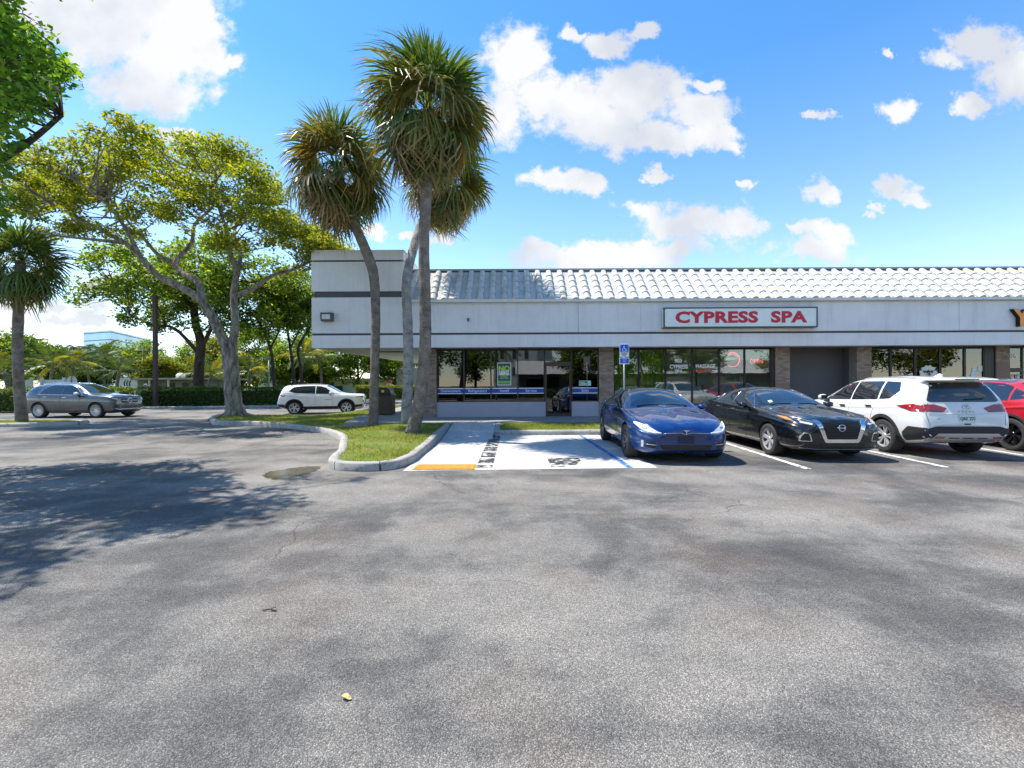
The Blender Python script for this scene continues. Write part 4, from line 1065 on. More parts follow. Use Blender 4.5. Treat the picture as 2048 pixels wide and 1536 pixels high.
    def plate(self, plane, z, label, fg, bgm, y=0.0, w=.30, h=.15, off=.012):
        p, n = self.hit(plane, y, z); m = MB(); m.box(-w / 2, w / 2, -.006, .006, -h / 2, h / 2); rz = {'front': R(90), 'rear': R(-90)}[plane]
        o = m.build('number_plate', bgm, self.root); bevel(o, .004, 1); o.location = p + n * off; o.rotation_euler = (0, 0, rz)
        if label:
            me = text_mesh(label, .085, .001, .003, .85); me.materials.append(fg); me.transform(Matrix.Rotation(R(90), 4, 'X')); data_obj('lettering', me, o, (0, -.008, -.005))
        return o

# ---- blue fastback saloon
S = dict(L=4.97, wb=2.96, fo=.93, R=.348, track=1.70, tumble=.935, crease=.62, brad=.12, crad=.16, rrad=.16,
    top=[(0, .60), (.03, .685), (.12, .745), (.4, .83), (.9, .925), (1.3, .985), (1.46, 1.03), (1.8, 1.205), (2.2, 1.365), (2.55, 1.43), (2.9, 1.445), (3.4, 1.415), (3.9, 1.325), (4.4, 1.185), (4.72, 1.10), (4.9, 1.06), (4.97, .93)],
    belt=[(0, .55), (.1, .68), (.4, .775), (.95, .875), (1.5, .925), (2.5, .945), (3.5, .99), (4.2, 1.03), (4.72, 1.035), (4.9, 1.0), (4.97, .86)],
    wm=[(0, .52), (.03, .64), (.1, .75), (.25, .86), (.5, .935), (.85, .975), (1.5, .965), (2.5, .955), (3.6, .975), (4.2, .965), (4.6, .91), (4.87, .80), (4.97, .62)],
    wr=[(0, .40), (.3, .62), (1.0, .76), (1.5, .74), (2.25, .60), (2.9, .585), (3.6, .56), (4.2, .56), (4.7, .66), (4.97, .5)],
    under=[(0, .34), (.03, .255), (.15, .19), (.5, .165), (4.2, .18), (4.7, .25), (4.97, .42)])
blue = paintmat('blue_car_paint', (.001, .034, .165), .5, .28)
c = Car('blue_sedan', 'glossy blue fastback sedan parked nose-out by the concrete bay', S, blue, (3.38, 10.88), R(-92.2))
c.both(c.decal, 'side_window', [(1.70, .985), (2.2, 1.275), (2.6, 1.365), (2.72, 1.375), (2.72, .985)], M_CGL)
c.both(c.decal, 'side_window', [(2.77, .985), (2.77, 1.375), (3.1, 1.37), (3.55, 1.30), (3.95, 1.18), (4.1, 1.10), (3.95, 1.055), (3.5, 1.01)], M_CGL)
c.both(c.line, 'window_trim', [(1.66, .965), (2.18, 1.285), (2.6, 1.385), (3.1, 1.392), (3.58, 1.32), (4.0, 1.185), (4.16, 1.10), (3.98, 1.04), (3.5, .995), (2.6, .968)], .009, M_CHR, close=True)
c.decal('windscreen', 'top', [(1.66, .66), (1.50, .45), (1.42, 0), (1.50, -.45), (1.66, -.66), (2.24, -.56), (2.18, 0), (2.24, .56)], M_WSG, rnd=.05)
c.decal('roof_glass', 'top', [(2.3, .55), (2.26, 0), (2.3, -.55), (3.0, -.55), (3.0, .55)], M_CGL, rnd=.04)
c.decal('rear_window', 'top', [(3.3, .5), (3.25, 0), (3.3, -.5), (4.25, -.5), (4.35, 0), (4.25, .5)], M_CGL, rnd=.06)
c.sym(c.decal, 'headlight', 'front', [(.44, .585), (.56, .575), (.72, .60), (.80, .66), (.875, .755), (.86, .79), (.78, .77), (.60, .675)], M_LAMP, rnd=.025, off=.006)
c.sym(c.line, 'lamp_strip', 'front', [(.46, .60), (.60, .605), (.72, .63), (.80, .69), (.855, .77)], .009, pm('lamp_strip', (.8, .82, .85), .2), off=.01)
c.decal('nose_panel', 'front', [(-.40, .575), (-.2, .59), (.2, .59), (.40, .575), (.36, .47), (-.36, .47)], pm('nose_satin', (.012, .02, .075), .35, coat=.8), rnd=.03)
c.line('chrome_bar', 'front', [(-.42, .585), (-.1, .603), (0, .575), (.1, .603), (.42, .585)], .006, M_CHR, off=.006)
m = MB(); m.prism([(-.055, .045), (.055, .045), (.05, .028), (.014, .026), (0, -.06), (-.014, .026), (-.05, .028)], -.006, .006); o = m.build('emblem', M_CHR, c.root); p, n = c.hit('front', 0, .60); o.location = p + n * .012 + Vector((0, 0, .01)); o.rotation_euler = (0, 0, R(90))
c.decal('lower_intake', 'front', [(-.50, .375), (.50, .375), (.44, .285), (-.44, .285)], M_GRL, rnd=.02)
c.sym(c.decal, 'side_intake', 'front', [(.54, .41), (.74, .43), (.75, .33), (.58, .30)], M_GRL, rnd=.02)
c.sym(c.line, 'intake_blade', 'front', [(.55, .375), (.74, .385)], .007, M_CHR); c.sym(c.decal, 'fog_lamp', 'front', [(.765, .45), (.80, .46), (.80, .33), (.765, .32)], M_LAMP, rnd=.015)
c.plate('front', .475, '', None, pm('blank_plate_navy', (.008, .014, .05), .4), w=.29, h=.145, off=.02)
c.sym(c.decal, 'tail_light', 'rear', [(.45, .93), (.80, .95), (.82, .85), (.5, .86)], M_TAIL, rnd=.02)
c.wheels(.245, 5, 'twin', pm('alloy_grey', (.20, .20, .21), .3, metal=.85)); c.mirrors(1.92, 1.0, .93, blue); c.handles([(2.62, .86), (3.5, .90)], blue)
c.both(c.line, 'door_seam', [(2.0, .30), (1.86, .6), (1.84, .96)], .004, M_SEAM, off=0); c.both(c.line, 'door_seam', [(2.76, .28), (2.76, .97)], .004, M_SEAM, off=0); c.both(c.line, 'door_seam', [(3.62, .55), (3.85, .8), (3.95, 1.02)], .004, M_SEAM, off=0)
c.sym(c.line, 'bonnet_seam', 'top', [(.42, .5), (.8, .70), (1.35, .76)], .004, M_SEAM, off=0); c.both(c.decal, 'sill_trim', [(1.35, .215), (3.35, .22), (3.35, .27), (1.35, .265)], M_CLAD, rnd=0)
c.sym(c.line, 'wiper', 'top', [(1.52, .08), (1.56, .55)], .009, M_CLAD, off=.012)

# ---- black saloon
S = dict(L=4.90, wb=2.825, fo=.96, R=.335, track=1.60, tumble=.93, crease=.70, brad=.09, crad=.08, rrad=.15,
    top=[(0, .70), (.025, .79), (.1, .835), (.4, .885), (.9, .955), (1.3, 1.005), (1.42, 1.03), (1.8, 1.22), (2.2, 1.375), (2.5, 1.43), (2.85, 1.445), (3.3, 1.425), (3.8, 1.33), (4.2, 1.20), (4.45, 1.125), (4.75, 1.10), (4.86, 1.06), (4.9, .9)],
    belt=[(0, .60), (.1, .745), (.4, .825), (.95, .905), (1.5, .955), (2.5, .985), (3.5, 1.03), (4.2, 1.07), (4.7, 1.055), (4.86, 1.0), (4.9, .85)],
    wm=[(0, .56), (.03, .70), (.1, .79), (.25, .86), (.5, .905), (.85, .925), (1.5, .92), (2.5, .915), (3.6, .925), (4.2, .915), (4.6, .87), (4.82, .80), (4.9, .66)],
    wr=[(0, .45), (.3, .62), (1.0, .74), (1.45, .72), (2.2, .58), (2.9, .565), (3.6, .545), (4.2, .58), (4.7, .66), (4.9, .5)],
    under=[(0, .32), (.03, .24), (.15, .19), (.5, .17), (4.2, .19), (4.7, .27), (4.9, .42)])
blk = paintmat('black_car_paint', (.006, .0075, .010), .3, .25)
c = Car('black_sedan', 'black sedan with chrome V-shaped grille parked nose-out between blue and white cars', S, blk, (6.44, 11.07), R(-91.2))
c.both(c.decal, 'side_window', [(1.66, 1.0), (2.15, 1.275), (2.5, 1.365), (2.72, 1.375), (2.72, 1.02)], M_CGL); c.both(c.decal, 'side_window', [(2.77, 1.02), (2.77, 1.375), (3.1, 1.365), (3.5, 1.285), (3.62, 1.06)], M_CGL); c.both(c.decal, 'quarter_window', [(3.67, 1.07), (3.58, 1.26), (3.80, 1.18), (3.98, 1.09)], M_CGL, rnd=.01)
c.both(c.line, 'window_trim', [(1.62, .985), (2.5, .998), (3.5, 1.045), (4.05, 1.085)], .011, M_CHR); c.both(c.line, 'window_trim', [(3.64, 1.06), (3.545, 1.28)], .012, M_CHR); c.both(c.line, 'window_trim', [(2.745, 1.02), (2.745, 1.38)], .010, M_CHR); c.both(c.line, 'window_trim', [(1.66, 1.0), (2.15, 1.285), (2.5, 1.38)], .008, M_CHR)
c.both(c.line, 'window_trim', [(4.05, 1.09), (3.80, 1.19)], .016, M_CHR)
c.decal('windscreen', 'top', [(1.62, .63), (1.47, .42), (1.40, 0), (1.47, -.42), (1.62, -.63), (2.22, -.53), (2.16, 0), (2.22, .53)], M_WSG, rnd=.05); c.decal('rear_window', 'top', [(3.45, .48), (3.4, 0), (3.45, -.48), (4.15, -.5), (4.25, 0), (4.15, .5)], M_CGL, rnd=.05)
c.decal('grille', 'front', [(-.40, .79), (.40, .79), (.30, .43), (-.30, .43)], M_GRL, rnd=.03, off=.006)
for z in np.linspace(.48, .76, 8): c.line('grille_bar', 'front', [(-.30 - .09 * (z - .43) / .36, z), (0, z - .012), (.30 + .09 * (z - .43) / .36, z)], .004, M_ALLOYD, off=.008)
c.decal('grille_surround', 'front', [(.50, .80), (.41, .80), (.385, .76), (.285, .44), (-.285, .44), (-.385, .76), (-.41, .80), (-.50, .80), (-.47, .73), (-.335, .40), (-.30, .375), (.30, .375), (.335, .40), (.47, .73)], M_CHR, rnd=.012, off=.018, step=.06, thick=.03)
c.emblem_ring('front', 0, .66, .062, M_CHR, [(-1.2, 0, 1.2, 0, .2)])
c.sym(c.decal, 'headlight', 'front', [(.47, .755), (.60, .80), (.80, .87), (.87, .885), (.845, .80), (.72, .735), (.50, .685)], M_LAMPD, rnd=.02, off=.006)
c.sym(c.decal, 'lamp_lens', 'front', [(.52, .74), (.70, .785), (.72, .755), (.54, .71)], M_LAMP, rnd=.015, off=.011); c.sym(c.decal, 'turn_lamp', 'front', [(.79, .845), (.845, .865), (.83, .80), (.775, .775)], M_AMB, rnd=.01, off=.011)
c.sym(c.line, 'lamp_strip', 'front', [(.48, .765), (.80, .875)], .008, M_CHR, off=.008)
c.sym(c.decal, 'fog_surround', 'front', [(.56, .40), (.60, .56), (.70, .575), (.76, .50), (.77, .40)], M_CHR, rnd=.02, off=.008); c.sym(c.decal, 'fog_lamp', 'front', [(.585, .415), (.62, .545), (.69, .555), (.735, .49), (.745, .415)], M_GRL, rnd=.02, off=.014)
c.decal('lower_intake', 'front', [(-.44, .345), (.44, .345), (.40, .27), (-.40, .27)], M_GRL, rnd=.02); c.line('front_lip', 'front', [(-.74, .27), (-.4, .245), (.4, .245), (.74, .27)], .012, pm('lip_grey', (.12, .13, .14), .4), off=.004)
c.both(c.decal, 'tail_light', [(4.55, 1.05), (4.82, 1.05), (4.85, .95), (4.6, .98)], M_TAIL); c.sym(c.decal, 'tail_light', 'rear', [(.4, .98), (.78, 1.0), (.80, .90), (.45, .91)], M_TAIL)
c.wheels(.222, 6, 'wide', M_ALLOY, .225); c.mirrors(1.86, 1.04, .90, blk, (.11, .20, .14)); c.handles([(2.58, .90), (3.42, .94)], M_CHR)
c.both(c.line, 'door_seam', [(1.95, .30), (1.80, .6), (1.78, .98)], .004, M_SEAM, off=0); c.both(c.line, 'door_seam', [(2.74, .28), (2.74, 1.0)], .004, M_SEAM, off=0); c.both(c.line, 'door_seam', [(3.45, .5), (3.68, .75), (3.72, 1.05)], .004, M_SEAM, off=0)
c.sym(c.line, 'bonnet_seam', 'top', [(.3, .46), (.7, .62), (1.35, .72)], .004, M_SEAM, off=0)
for yy in (.33, -.33): c.line('bonnet_crease', 'top', [(.25, yy), (.8, yy * 1.25), (1.3, yy * 1.5)], .006, blk, off=0)
c.sym(c.line, 'wiper', 'top', [(1.5, .08), (1.54, .52)], .009, M_CLAD, off=.012); p, n = c.hit('top', 1.66, .42)
c.decal('sticker', 'top', [(1.62, -.50), (1.62, -.42), (1.70, -.42), (1.70, -.50)], pm('sticker_mint', (.55, .75, .55), .5), off=.007, rnd=0)

# ---- white SUV seen from behind
S = dict(L=4.65, wb=2.706, fo=.95, R=.365, track=1.59, tumble=.945, crease=.72, brad=.07, crad=.08, rrad=.14, gap=.05,
    top=[(0, .86), (.03, .96), (.12, 1.0), (.4, 1.04), (.9, 1.10), (1.15, 1.135), (1.26, 1.17), (1.6, 1.36), (1.95, 1.545), (2.25, 1.635), (2.7, 1.68), (3.3, 1.685), (3.9, 1.655), (4.3, 1.605), (4.42, 1.58), (4.47, 1.48), (4.54, 1.22), (4.58, 1.06), (4.61, .97), (4.63, .86), (4.65, .70)],
    belt=[(0, .74), (.1, .90), (.4, .98), (.9, 1.03), (1.3, 1.06), (2.5, 1.085), (3.5, 1.12), (4.2, 1.17), (4.45, 1.15), (4.54, 1.04), (4.61, .87), (4.65, .62)],
    wm=[(0, .62), (.03, .72), (.1, .80), (.25, .865), (.5, .905), (.85, .92), (1.5, .915), (2.5, .91), (3.6, .92), (4.1, .915), (4.35, .885), (4.5, .855), (4.6, .815), (4.65, .74)],
    wr=[(0, .50), (.3, .66), (.9, .76), (1.3, .72), (2.0, .60), (2.7, .595), (3.6, .585), (4.2, .57), (4.42, .565), (4.52, .68), (4.6, .72), (4.65, .6)],
    under=[(0, .40), (.04, .30), (.2, .24), (.6, .22), (3.9, .24), (4.4, .30), (4.58, .36), (4.65, .44)])
wht = paintmat('white_car_paint', (.70, .705, .70), .0, .3)
hd = R(90 - 4.5)
fwd = Vector((math.cos(hd), math.sin(hd), 0)); mid = Vector((9.06, 8.92, 0)) + fwd * (.994 + 1.353)
c = Car('white_suv', 'white SUV with red tail lights parked nose-in facing the shops', S, wht, (mid.x, mid.y), hd)
c.both(c.decal, 'side_window', [(1.50, 1.105), (1.95, 1.42), (2.2, 1.535), (2.5, 1.57), (2.5, 1.13)], M_CGL); c.both(c.decal, 'side_window', [(2.54, 1.13), (2.54, 1.575), (3.35, 1.575), (3.42, 1.16)], M_CGL); c.both(c.decal, 'quarter_window', [(3.47, 1.165), (3.41, 1.57), (3.80, 1.55), (3.96, 1.36), (3.78, 1.19)], M_CGL)
c.both(c.line, 'roof_rail', [(2.2, 1.615), (2.5, 1.645), (3.4, 1.65), (4.05, 1.61)], .014, M_SKID, off=.012); c.decal('windscreen', 'top', [(1.42, .64), (1.30, .42), (1.25, 0), (1.30, -.42), (1.42, -.64), (2.06, -.55), (2.0, 0), (2.06, .55)], M_WSG, rnd=.05)
c.decal('rear_window', 'rear', [(-.50, 1.535), (.50, 1.535), (.60, 1.34), (.675, 1.165), (.6, 1.14), (-.6, 1.14), (-.675, 1.165), (-.60, 1.34)], M_CGL, rnd=.03, off=.005, thick=.04)
m = MB(); m.add([(-.30, -.60, .0), (-.30, .60, .0), (.12, .62, .055), (.12, -.62, .055), (-.30, -.60, -.035), (-.30, .60, -.035), (.12, .62, -.02), (.12, -.62, -.02)], [(0, 3, 2, 1), (4, 5, 6, 7), (0, 1, 5, 4), (2, 3, 7, 6), (1, 2, 6, 5), (3, 0, 4, 7)])
o = bevel(m.build('roof_spoiler', wht, c.root, True), .018, 3); o.location = (c.xf - 4.33, 0, 1.60)
m = MB(); m.box(-.01, .01, -.22, .22, -.012, .012); o = m.build('brake_lamp', M_TAIL, c.root); o.location = (c.xf - 4.638, 0, 1.592)
m = MB(); m.prism([(-.12, 0), (.12, 0), (-.06, .085), (-.12, .07)], -.02, .02); o = bevel(m.build('roof_fin', wht, c.root, True), .01); o.location = (c.xf - 3.95, 0, 1.64)
c.sym(c.decal, 'tail_light', 'rear', [(.34, 1.02), (.42, .935), (.80, .95), (.815, 1.03), (.75, 1.09), (.56, 1.095)], M_TAIL, rnd=.02, off=.008); c.both(c.decal, 'tail_light', [(4.05, 1.055), (4.42, 1.10), (4.56, 1.06), (4.585, .945), (4.40, .945)], M_TAIL, rnd=.02, off=.008)
c.sym(c.decal, 'lamp_lens', 'rear', [(.44, .975), (.46, .948), (.66, .955), (.66, .985)], M_LAMPD, rnd=.01, off=.013)
c.arch_trim(.405, .475, M_CLAD, .30); c.both(c.decal, 'sill_cladding', [(1.42, .24), (3.2, .24), (3.2, .40), (2.9, .36), (1.7, .36), (1.42, .42)], M_CLAD, off=.01, rnd=.01)
c.decal('rear_bumper', 'rear', [(-.735, .61), (-.60, .655), (.60, .655), (.735, .61), (.735, .44), (-.735, .44)], M_CLAD, rnd=.01, off=.012); c.both(c.decal, 'bumper_side', [(4.18, .33), (4.18, .50), (4.33, .64), (4.645, .625), (4.645, .44), (4.5, .38)], M_CLAD, rnd=.02, off=.010)
c.decal('skid_plate', 'rear', [(-.72, .37), (-.56, .515), (.56, .515), (.72, .37), (.60, .375), (-.60, .375)], M_SKID, rnd=.015, off=.022, thick=.03); c.line('bumper_trim', 'rear', [(-.60, .665), (0, .672), (.60, .665)], .008, M_CHR, off=.01)
c.decal('lower_valance', 'rear', [(-.7, .44), (.7, .44), (.6, .40), (-.6, .40)], M_CLAD, rnd=.01, off=.006); c.sym(c.decal, 'reflector', 'rear', [(.44, .455), (.60, .455), (.63, .425), (.46, .425)], M_TAIL, rnd=.006, off=.026)
for yy in (-.26, 0, .26): c.line('bumper_slot', 'rear', [(yy - .09, .435), (yy + .09, .435)], .010, M_GRL, off=.022)
c.emblem_ring('rear', -.02, 1.03, .058, M_CHR, [(-1.2, 0, 1.2, 0, .2)]); c.lettering('R O G U E', 'rear', 0, .945, .06, M_CHR, space=1.1)
pl = c.plate('rear', .81, 'QRK Z71', pm('plate_green', (.01, .16, .13), .5), pm('plate_white', (.62, .72, .70), .4), w=.305, h=.155, off=.014)
c.line('tailgate_crease', 'rear', [(-.70, .92), (-.3, .905), (.3, .905), (.70, .92)], .008, wht, off=.002); c.decal('tailgate_latch', 'rear', [(-.07, .715), (.07, .715), (.05, .69), (-.05, .69)], M_GRL, rnd=.01)
c.line('wiper', 'rear', [(-.02, 1.185), (-.38, 1.205)], .014, M_CLAD, off=.02); c.wheels(.242, 5, 'twin', M_ALLOY, .235); c.mirrors(1.66, 1.16, .90, wht, (.12, .20, .17)); c.handles([(2.30, .985), (3.22, 1.01)], M_CLAD)
for pts in ([(1.62, .42), (1.60, .8), (1.58, 1.09)], [(2.52, .40), (2.52, 1.12)], [(3.10, .45), (3.30, .75), (3.42, 1.14)]): c.both(c.line, 'door_seam', pts, .004, M_SEAM, off=0)
c.sym(c.line, 'tailgate_seam', 'rear', [(.66, 1.12), (.74, .92), (.70, .68)], .004, M_SEAM, off=0); c.lettering('AWD', 'rear', .52, .80, .035, M_CHR)

# ---- red crossover at the right edge
S = dict(L=4.75, wb=2.89, fo=.88, R=.365, track=1.64, tumble=.94, crease=.66, brad=.12, crad=.14, rrad=.16,
    top=[(0, .66), (.03, .76), (.15, .82), (.6, .95), (1.1, 1.06), (1.25, 1.12), (1.7, 1.36), (2.1, 1.55), (2.5, 1.615), (2.9, 1.62), (3.4, 1.58), (3.9, 1.46), (4.3, 1.30), (4.5, 1.21), (4.66, 1.15), (4.75, .95)],
    belt=[(0, .58), (.15, .75), (.6, .90), (1.2, 1.0), (2.5, 1.03), (3.5, 1.08), (4.2, 1.14), (4.55, 1.12), (4.75, .85)],
    wm=[(0, .55), (.1, .78), (.3, .89), (.7, .95), (1.5, .945), (2.5, .94), (3.6, .955), (4.2, .94), (4.55, .87), (4.75, .65)],
    wr=[(0, .42), (.5, .70), (1.2, .74), (2.1, .60), (2.9, .59), (3.6, .56), (4.3, .57), (4.6, .62), (4.75, .5)],
    under=[(0, .36), (.1, .24), (.5, .2), (4.2, .22), (4.6, .3), (4.75, .42)])
red = paintmat('red_car_paint', (.50, .008, .018), .25, .3); hd = R(90 - 8)
fwd = Vector((math.cos(hd), math.sin(hd), 0)); rax = Vector((12.12, 9.95, 0)); mid = rax + fwd * 1.445
c = Car('red_crossover', 'bright red crossover with black wheels at the right edge of the row', S, red, (mid.x, mid.y), hd)
c.both(c.decal, 'side_window', [(1.5, 1.05), (2.0, 1.40), (2.3, 1.51), (2.62, 1.54), (2.62, 1.07)], M_CGL); c.both(c.decal, 'side_window', [(2.67, 1.07), (2.67, 1.54), (3.2, 1.51), (3.5, 1.43), (3.62, 1.12)], M_CGL); c.both(c.decal, 'quarter_window', [(3.67, 1.13), (3.57, 1.40), (3.9, 1.28), (4.05, 1.18)], M_CGL, rnd=.01)
c.decal('windscreen', 'top', [(1.42, .64), (1.27, .4), (1.22, 0), (1.27, -.4), (1.42, -.64), (2.1, -.56), (2.04, 0), (2.1, .56)], M_WSG, rnd=.05); c.decal('roof_glass', 'top', [(2.2, .54), (2.2, -.54), (3.3, -.52), (3.3, .52)], M_CGL, rnd=.05); c.decal('rear_window', 'top', [(3.5, .5), (3.5, -.5), (4.2, -.5), (4.3, 0), (4.2, .5)], M_CGL, rnd=.05)
c.both(c.decal, 'tail_light', [(4.35, 1.09), (4.6, 1.08), (4.66, .98), (4.45, 1.0)], M_TAIL); c.sym(c.decal, 'tail_light', 'rear', [(.4, 1.02), (.78, 1.05), (.8, .96), (.45, .94)], M_TAIL); c.arch_trim(.405, .455, M_CLAD, .3)
c.both(c.decal, 'sill_cladding', [(1.35, .21), (3.3, .21), (3.3, .32), (1.35, .32)], M_CLAD, off=.008, rnd=.01); c.wheels(.255, 7, 'turbine', pm('alloy_black', (.035, .035, .04), .25, metal=.8), .245); c.mirrors(1.72, 1.10, .92, M_CLAD); c.handles([(2.42, .95), (3.35, 1.0)], red)
for pts in ([(1.66, .4), (1.62, 1.0)], [(2.64, .36), (2.64, 1.05)], [(3.3, .45), (3.5, .8), (3.64, 1.1)]): c.both(c.line, 'door_seam', pts, .004, M_SEAM, off=0)

# ---- grey SUV on the left
S = dict(L=4.92, wb=2.995, fo=.87, R=.375, track=1.67, tumble=.945, crease=.72, brad=.08, crad=.10, rrad=.15, gap=.05,
    top=[(0, 1.0), (.03, 1.07), (.12, 1.095), (.6, 1.14), (1.1, 1.185), (1.22, 1.22), (1.6, 1.42), (2.0, 1.63), (2.3, 1.715), (2.8, 1.75), (3.5, 1.745), (4.1, 1.70), (4.5, 1.62), (4.66, 1.45), (4.78, 1.22), (4.86, 1.08), (4.9, .95), (4.92, .8)],
    belt=[(0, .90), (.08, 1.01), (.4, 1.06), (1.2, 1.10), (2.5, 1.12), (3.5, 1.15), (4.2, 1.19), (4.6, 1.17), (4.8, 1.0), (4.92, .72)],
    wm=[(0, .72), (.04, .83), (.12, .885), (.3, .93), (.6, .955), (1.5, .955), (2.5, .95), (3.8, .965), (4.3, .945), (4.65, .89), (4.85, .82), (4.92, .72)],
    wr=[(0, .52), (.5, .74), (1.2, .76), (2.1, .63), (2.9, .62), (3.8, .60), (4.5, .58), (4.75, .68), (4.92, .6)],
    under=[(0, .38), (.05, .28), (.3, .22), (4.3, .24), (4.75, .32), (4.92, .45)])
gry = paintmat('grey_car_paint', (.075, .085, .098), .7, .3)
c = Car('grey_suv', 'metallic grey SUV with silver roof rails parked beyond the small palm island', S, gry, (-22.0, 23.15), R(-3))
c.both(c.decal, 'side_window', [(1.62, 1.14), (2.1, 1.49), (2.4, 1.60), (2.72, 1.63), (2.72, 1.16)], M_CGL); c.both(c.decal, 'side_window', [(2.77, 1.16), (2.77, 1.63), (3.3, 1.62), (3.62, 1.54), (3.86, 1.20)], M_CGL); c.both(c.decal, 'quarter_window', [(4.08, 1.25), (3.95, 1.55), (4.3, 1.53), (4.56, 1.30)], M_CGL)
c.both(c.line, 'window_trim', [(1.58, 1.12), (2.08, 1.50), (2.4, 1.62), (3.3, 1.64), (3.65, 1.555), (3.92, 1.18)], .012, M_CHR, close=True); c.both(c.line, 'roof_rail', [(2.15, 1.675), (2.5, 1.725), (3.6, 1.73), (4.3, 1.665)], .020, M_CHR, off=.016)
c.decal('windscreen', 'top', [(1.40, .67), (1.26, .42), (1.20, 0), (1.26, -.42), (1.40, -.67), (2.16, -.58), (2.1, 0), (2.16, .58)], carglass('windscreen_green', (.02, .03, .022)), rnd=.05); c.decal('rear_window', 'rear', [(-.55, 1.55), (.55, 1.55), (.66, 1.25), (-.66, 1.25)], M_CGL, rnd=.03)
c.decal('grille', 'front', [(-.50, .90), (-.40, .96), (.40, .96), (.50, .90), (.44, .72), (-.44, .72)], M_GRL, rnd=.04, off=.006); c.line('grille_bar', 'front', [(-.46, .84), (-.13, .84)], .022, M_SKID, off=.012); c.line('grille_bar', 'front', [(.13, .84), (.46, .84)], .022, M_SKID, off=.012)
c.emblem_ring('front', 0, .84, .115, M_CHR, [(0, 0, 0, .95, .1), (0, 0, .82, -.48, .1), (0, 0, -.82, -.48, .1)]); c.sym(c.decal, 'headlight', 'front', [(.58, .95), (.62, .86), (.80, .87), (.905, .93), (.915, 1.0), (.80, 1.0)], M_LAMPD, rnd=.025, off=.006)
c.sym(c.decal, 'lamp_lens', 'front', [(.66, .965), (.66, .90), (.80, .905), (.86, .965)], M_LAMP, rnd=.015, off=.010); c.sym(c.decal, 'side_intake', 'front', [(.52, .62), (.78, .66), (.80, .50), (.58, .44)], M_GRL, rnd=.03); c.decal('lower_intake', 'front', [(-.46, .58), (.46, .58), (.42, .44), (-.42, .44)], M_GRL, rnd=.03)
c.line('bumper_trim', 'front', [(-.78, .47), (-.56, .395), (-.42, .42), (.42, .42), (.56, .395), (.78, .47)], .016, M_CHR, off=.008); c.both(c.decal, 'tail_light', [(4.42, 1.10), (4.76, 1.08), (4.80, .97), (4.5, .99)], M_TAIL); c.sym(c.decal, 'tail_light', 'rear', [(.4, 1.02), (.78, 1.05), (.8, .94), (.45, .94)], M_TAIL)
c.arch_trim(.42, .465, gry, .33); c.wheels(.268, 15, 'thin', M_ALLOY, .26); c.mirrors(1.78, 1.19, .94, pm('mirror_silver', (.5, .53, .56), .3, metal=.5), (.13, .22, .17)); c.handles([(2.5, 1.01), (3.5, 1.04)], M_CHR)
for pts in ([(1.74, .4), (1.70, 1.12)], [(2.74, .38), (2.74, 1.14)], [(3.45, .5), (3.7, .8), (3.9, 1.17)]): c.both(c.line, 'door_seam', pts, .004, M_SEAM, off=0)
c.both(c.decal, 'sill_trim', [(1.45, .26), (3.4, .26), (3.4, .31), (1.45, .31)], M_SKID, rnd=0)

# ---- white compact SUV
S = dict(L=4.40, wb=2.636, fo=.89, R=.352, track=1.56, tumble=.945, crease=.70, brad=.07, crad=.08, rrad=.13, gap=.055,
    top=[(0, .99), (.03, 1.04), (.12, 1.06), (.6, 1.085), (1.0, 1.115), (1.12, 1.15), (1.5, 1.37), (1.85, 1.55), (2.15, 1.615), (2.6, 1.64), (3.2, 1.63), (3.8, 1.585), (4.1, 1.53), (4.2, 1.40), (4.28, 1.15), (4.33, 1.0), (4.38, .85), (4.40, .7)],
    belt=[(0, .88), (.06, .98), (.4, 1.025), (1.1, 1.055), (2.5, 1.075), (3.4, 1.13), (3.9, 1.17), (4.2, 1.10), (4.33, .9), (4.40, .62)],
    wm=[(0, .70), (.04, .80), (.12, .85), (.3, .885), (.6, .905), (1.5, .90), (2.5, .895), (3.5, .905), (3.9, .89), (4.2, .84), (4.35, .79), (4.4, .70)],
    wr=[(0, .52), (.5, .70), (1.1, .72), (1.9, .59), (2.6, .585), (3.4, .57), (4.1, .55), (4.25, .64), (4.4, .56)],
    under=[(0, .40), (.05, .31), (.3, .25), (3.9, .26), (4.25, .34), (4.4, .46)])
c = Car('white_compact_suv', 'white compact SUV with black wheel arches parked behind the planted island', S, wht, (-10.55, 25.1), R(13))
c.both(c.decal, 'side_window', [(1.52, 1.09), (1.95, 1.42), (2.2, 1.505), (2.45, 1.53), (2.45, 1.11)], M_CGL); c.both(c.decal, 'side_window', [(2.50, 1.11), (2.50, 1.53), (3.2, 1.52), (3.62, 1.46), (3.80, 1.24), (3.50, 1.15)], M_CGL)
c.decal('windscreen', 'top', [(1.28, .63), (1.16, .4), (1.11, 0), (1.16, -.4), (1.28, -.63), (1.95, -.54), (1.9, 0), (1.95, .54)], M_WSG, rnd=.05); c.decal('rear_window', 'rear', [(-.52, 1.46), (.52, 1.46), (.60, 1.17), (-.60, 1.17)], M_CGL, rnd=.03)
c.both(c.line, 'roof_rail', [(2.0, 1.565), (2.3, 1.60), (3.2, 1.60), (3.8, 1.555)], .014, M_CLAD, off=.012); c.decal('grille', 'front', [(-.52, .95), (.52, .95), (.48, .83), (-.48, .83)], M_GRL, rnd=.03, off=.006)
for k in range(7): c.line('grille_bar', 'front', [(-.42 + .14 * k, .845), (-.42 + .14 * k, .935)], .018, M_CHR, off=.010)
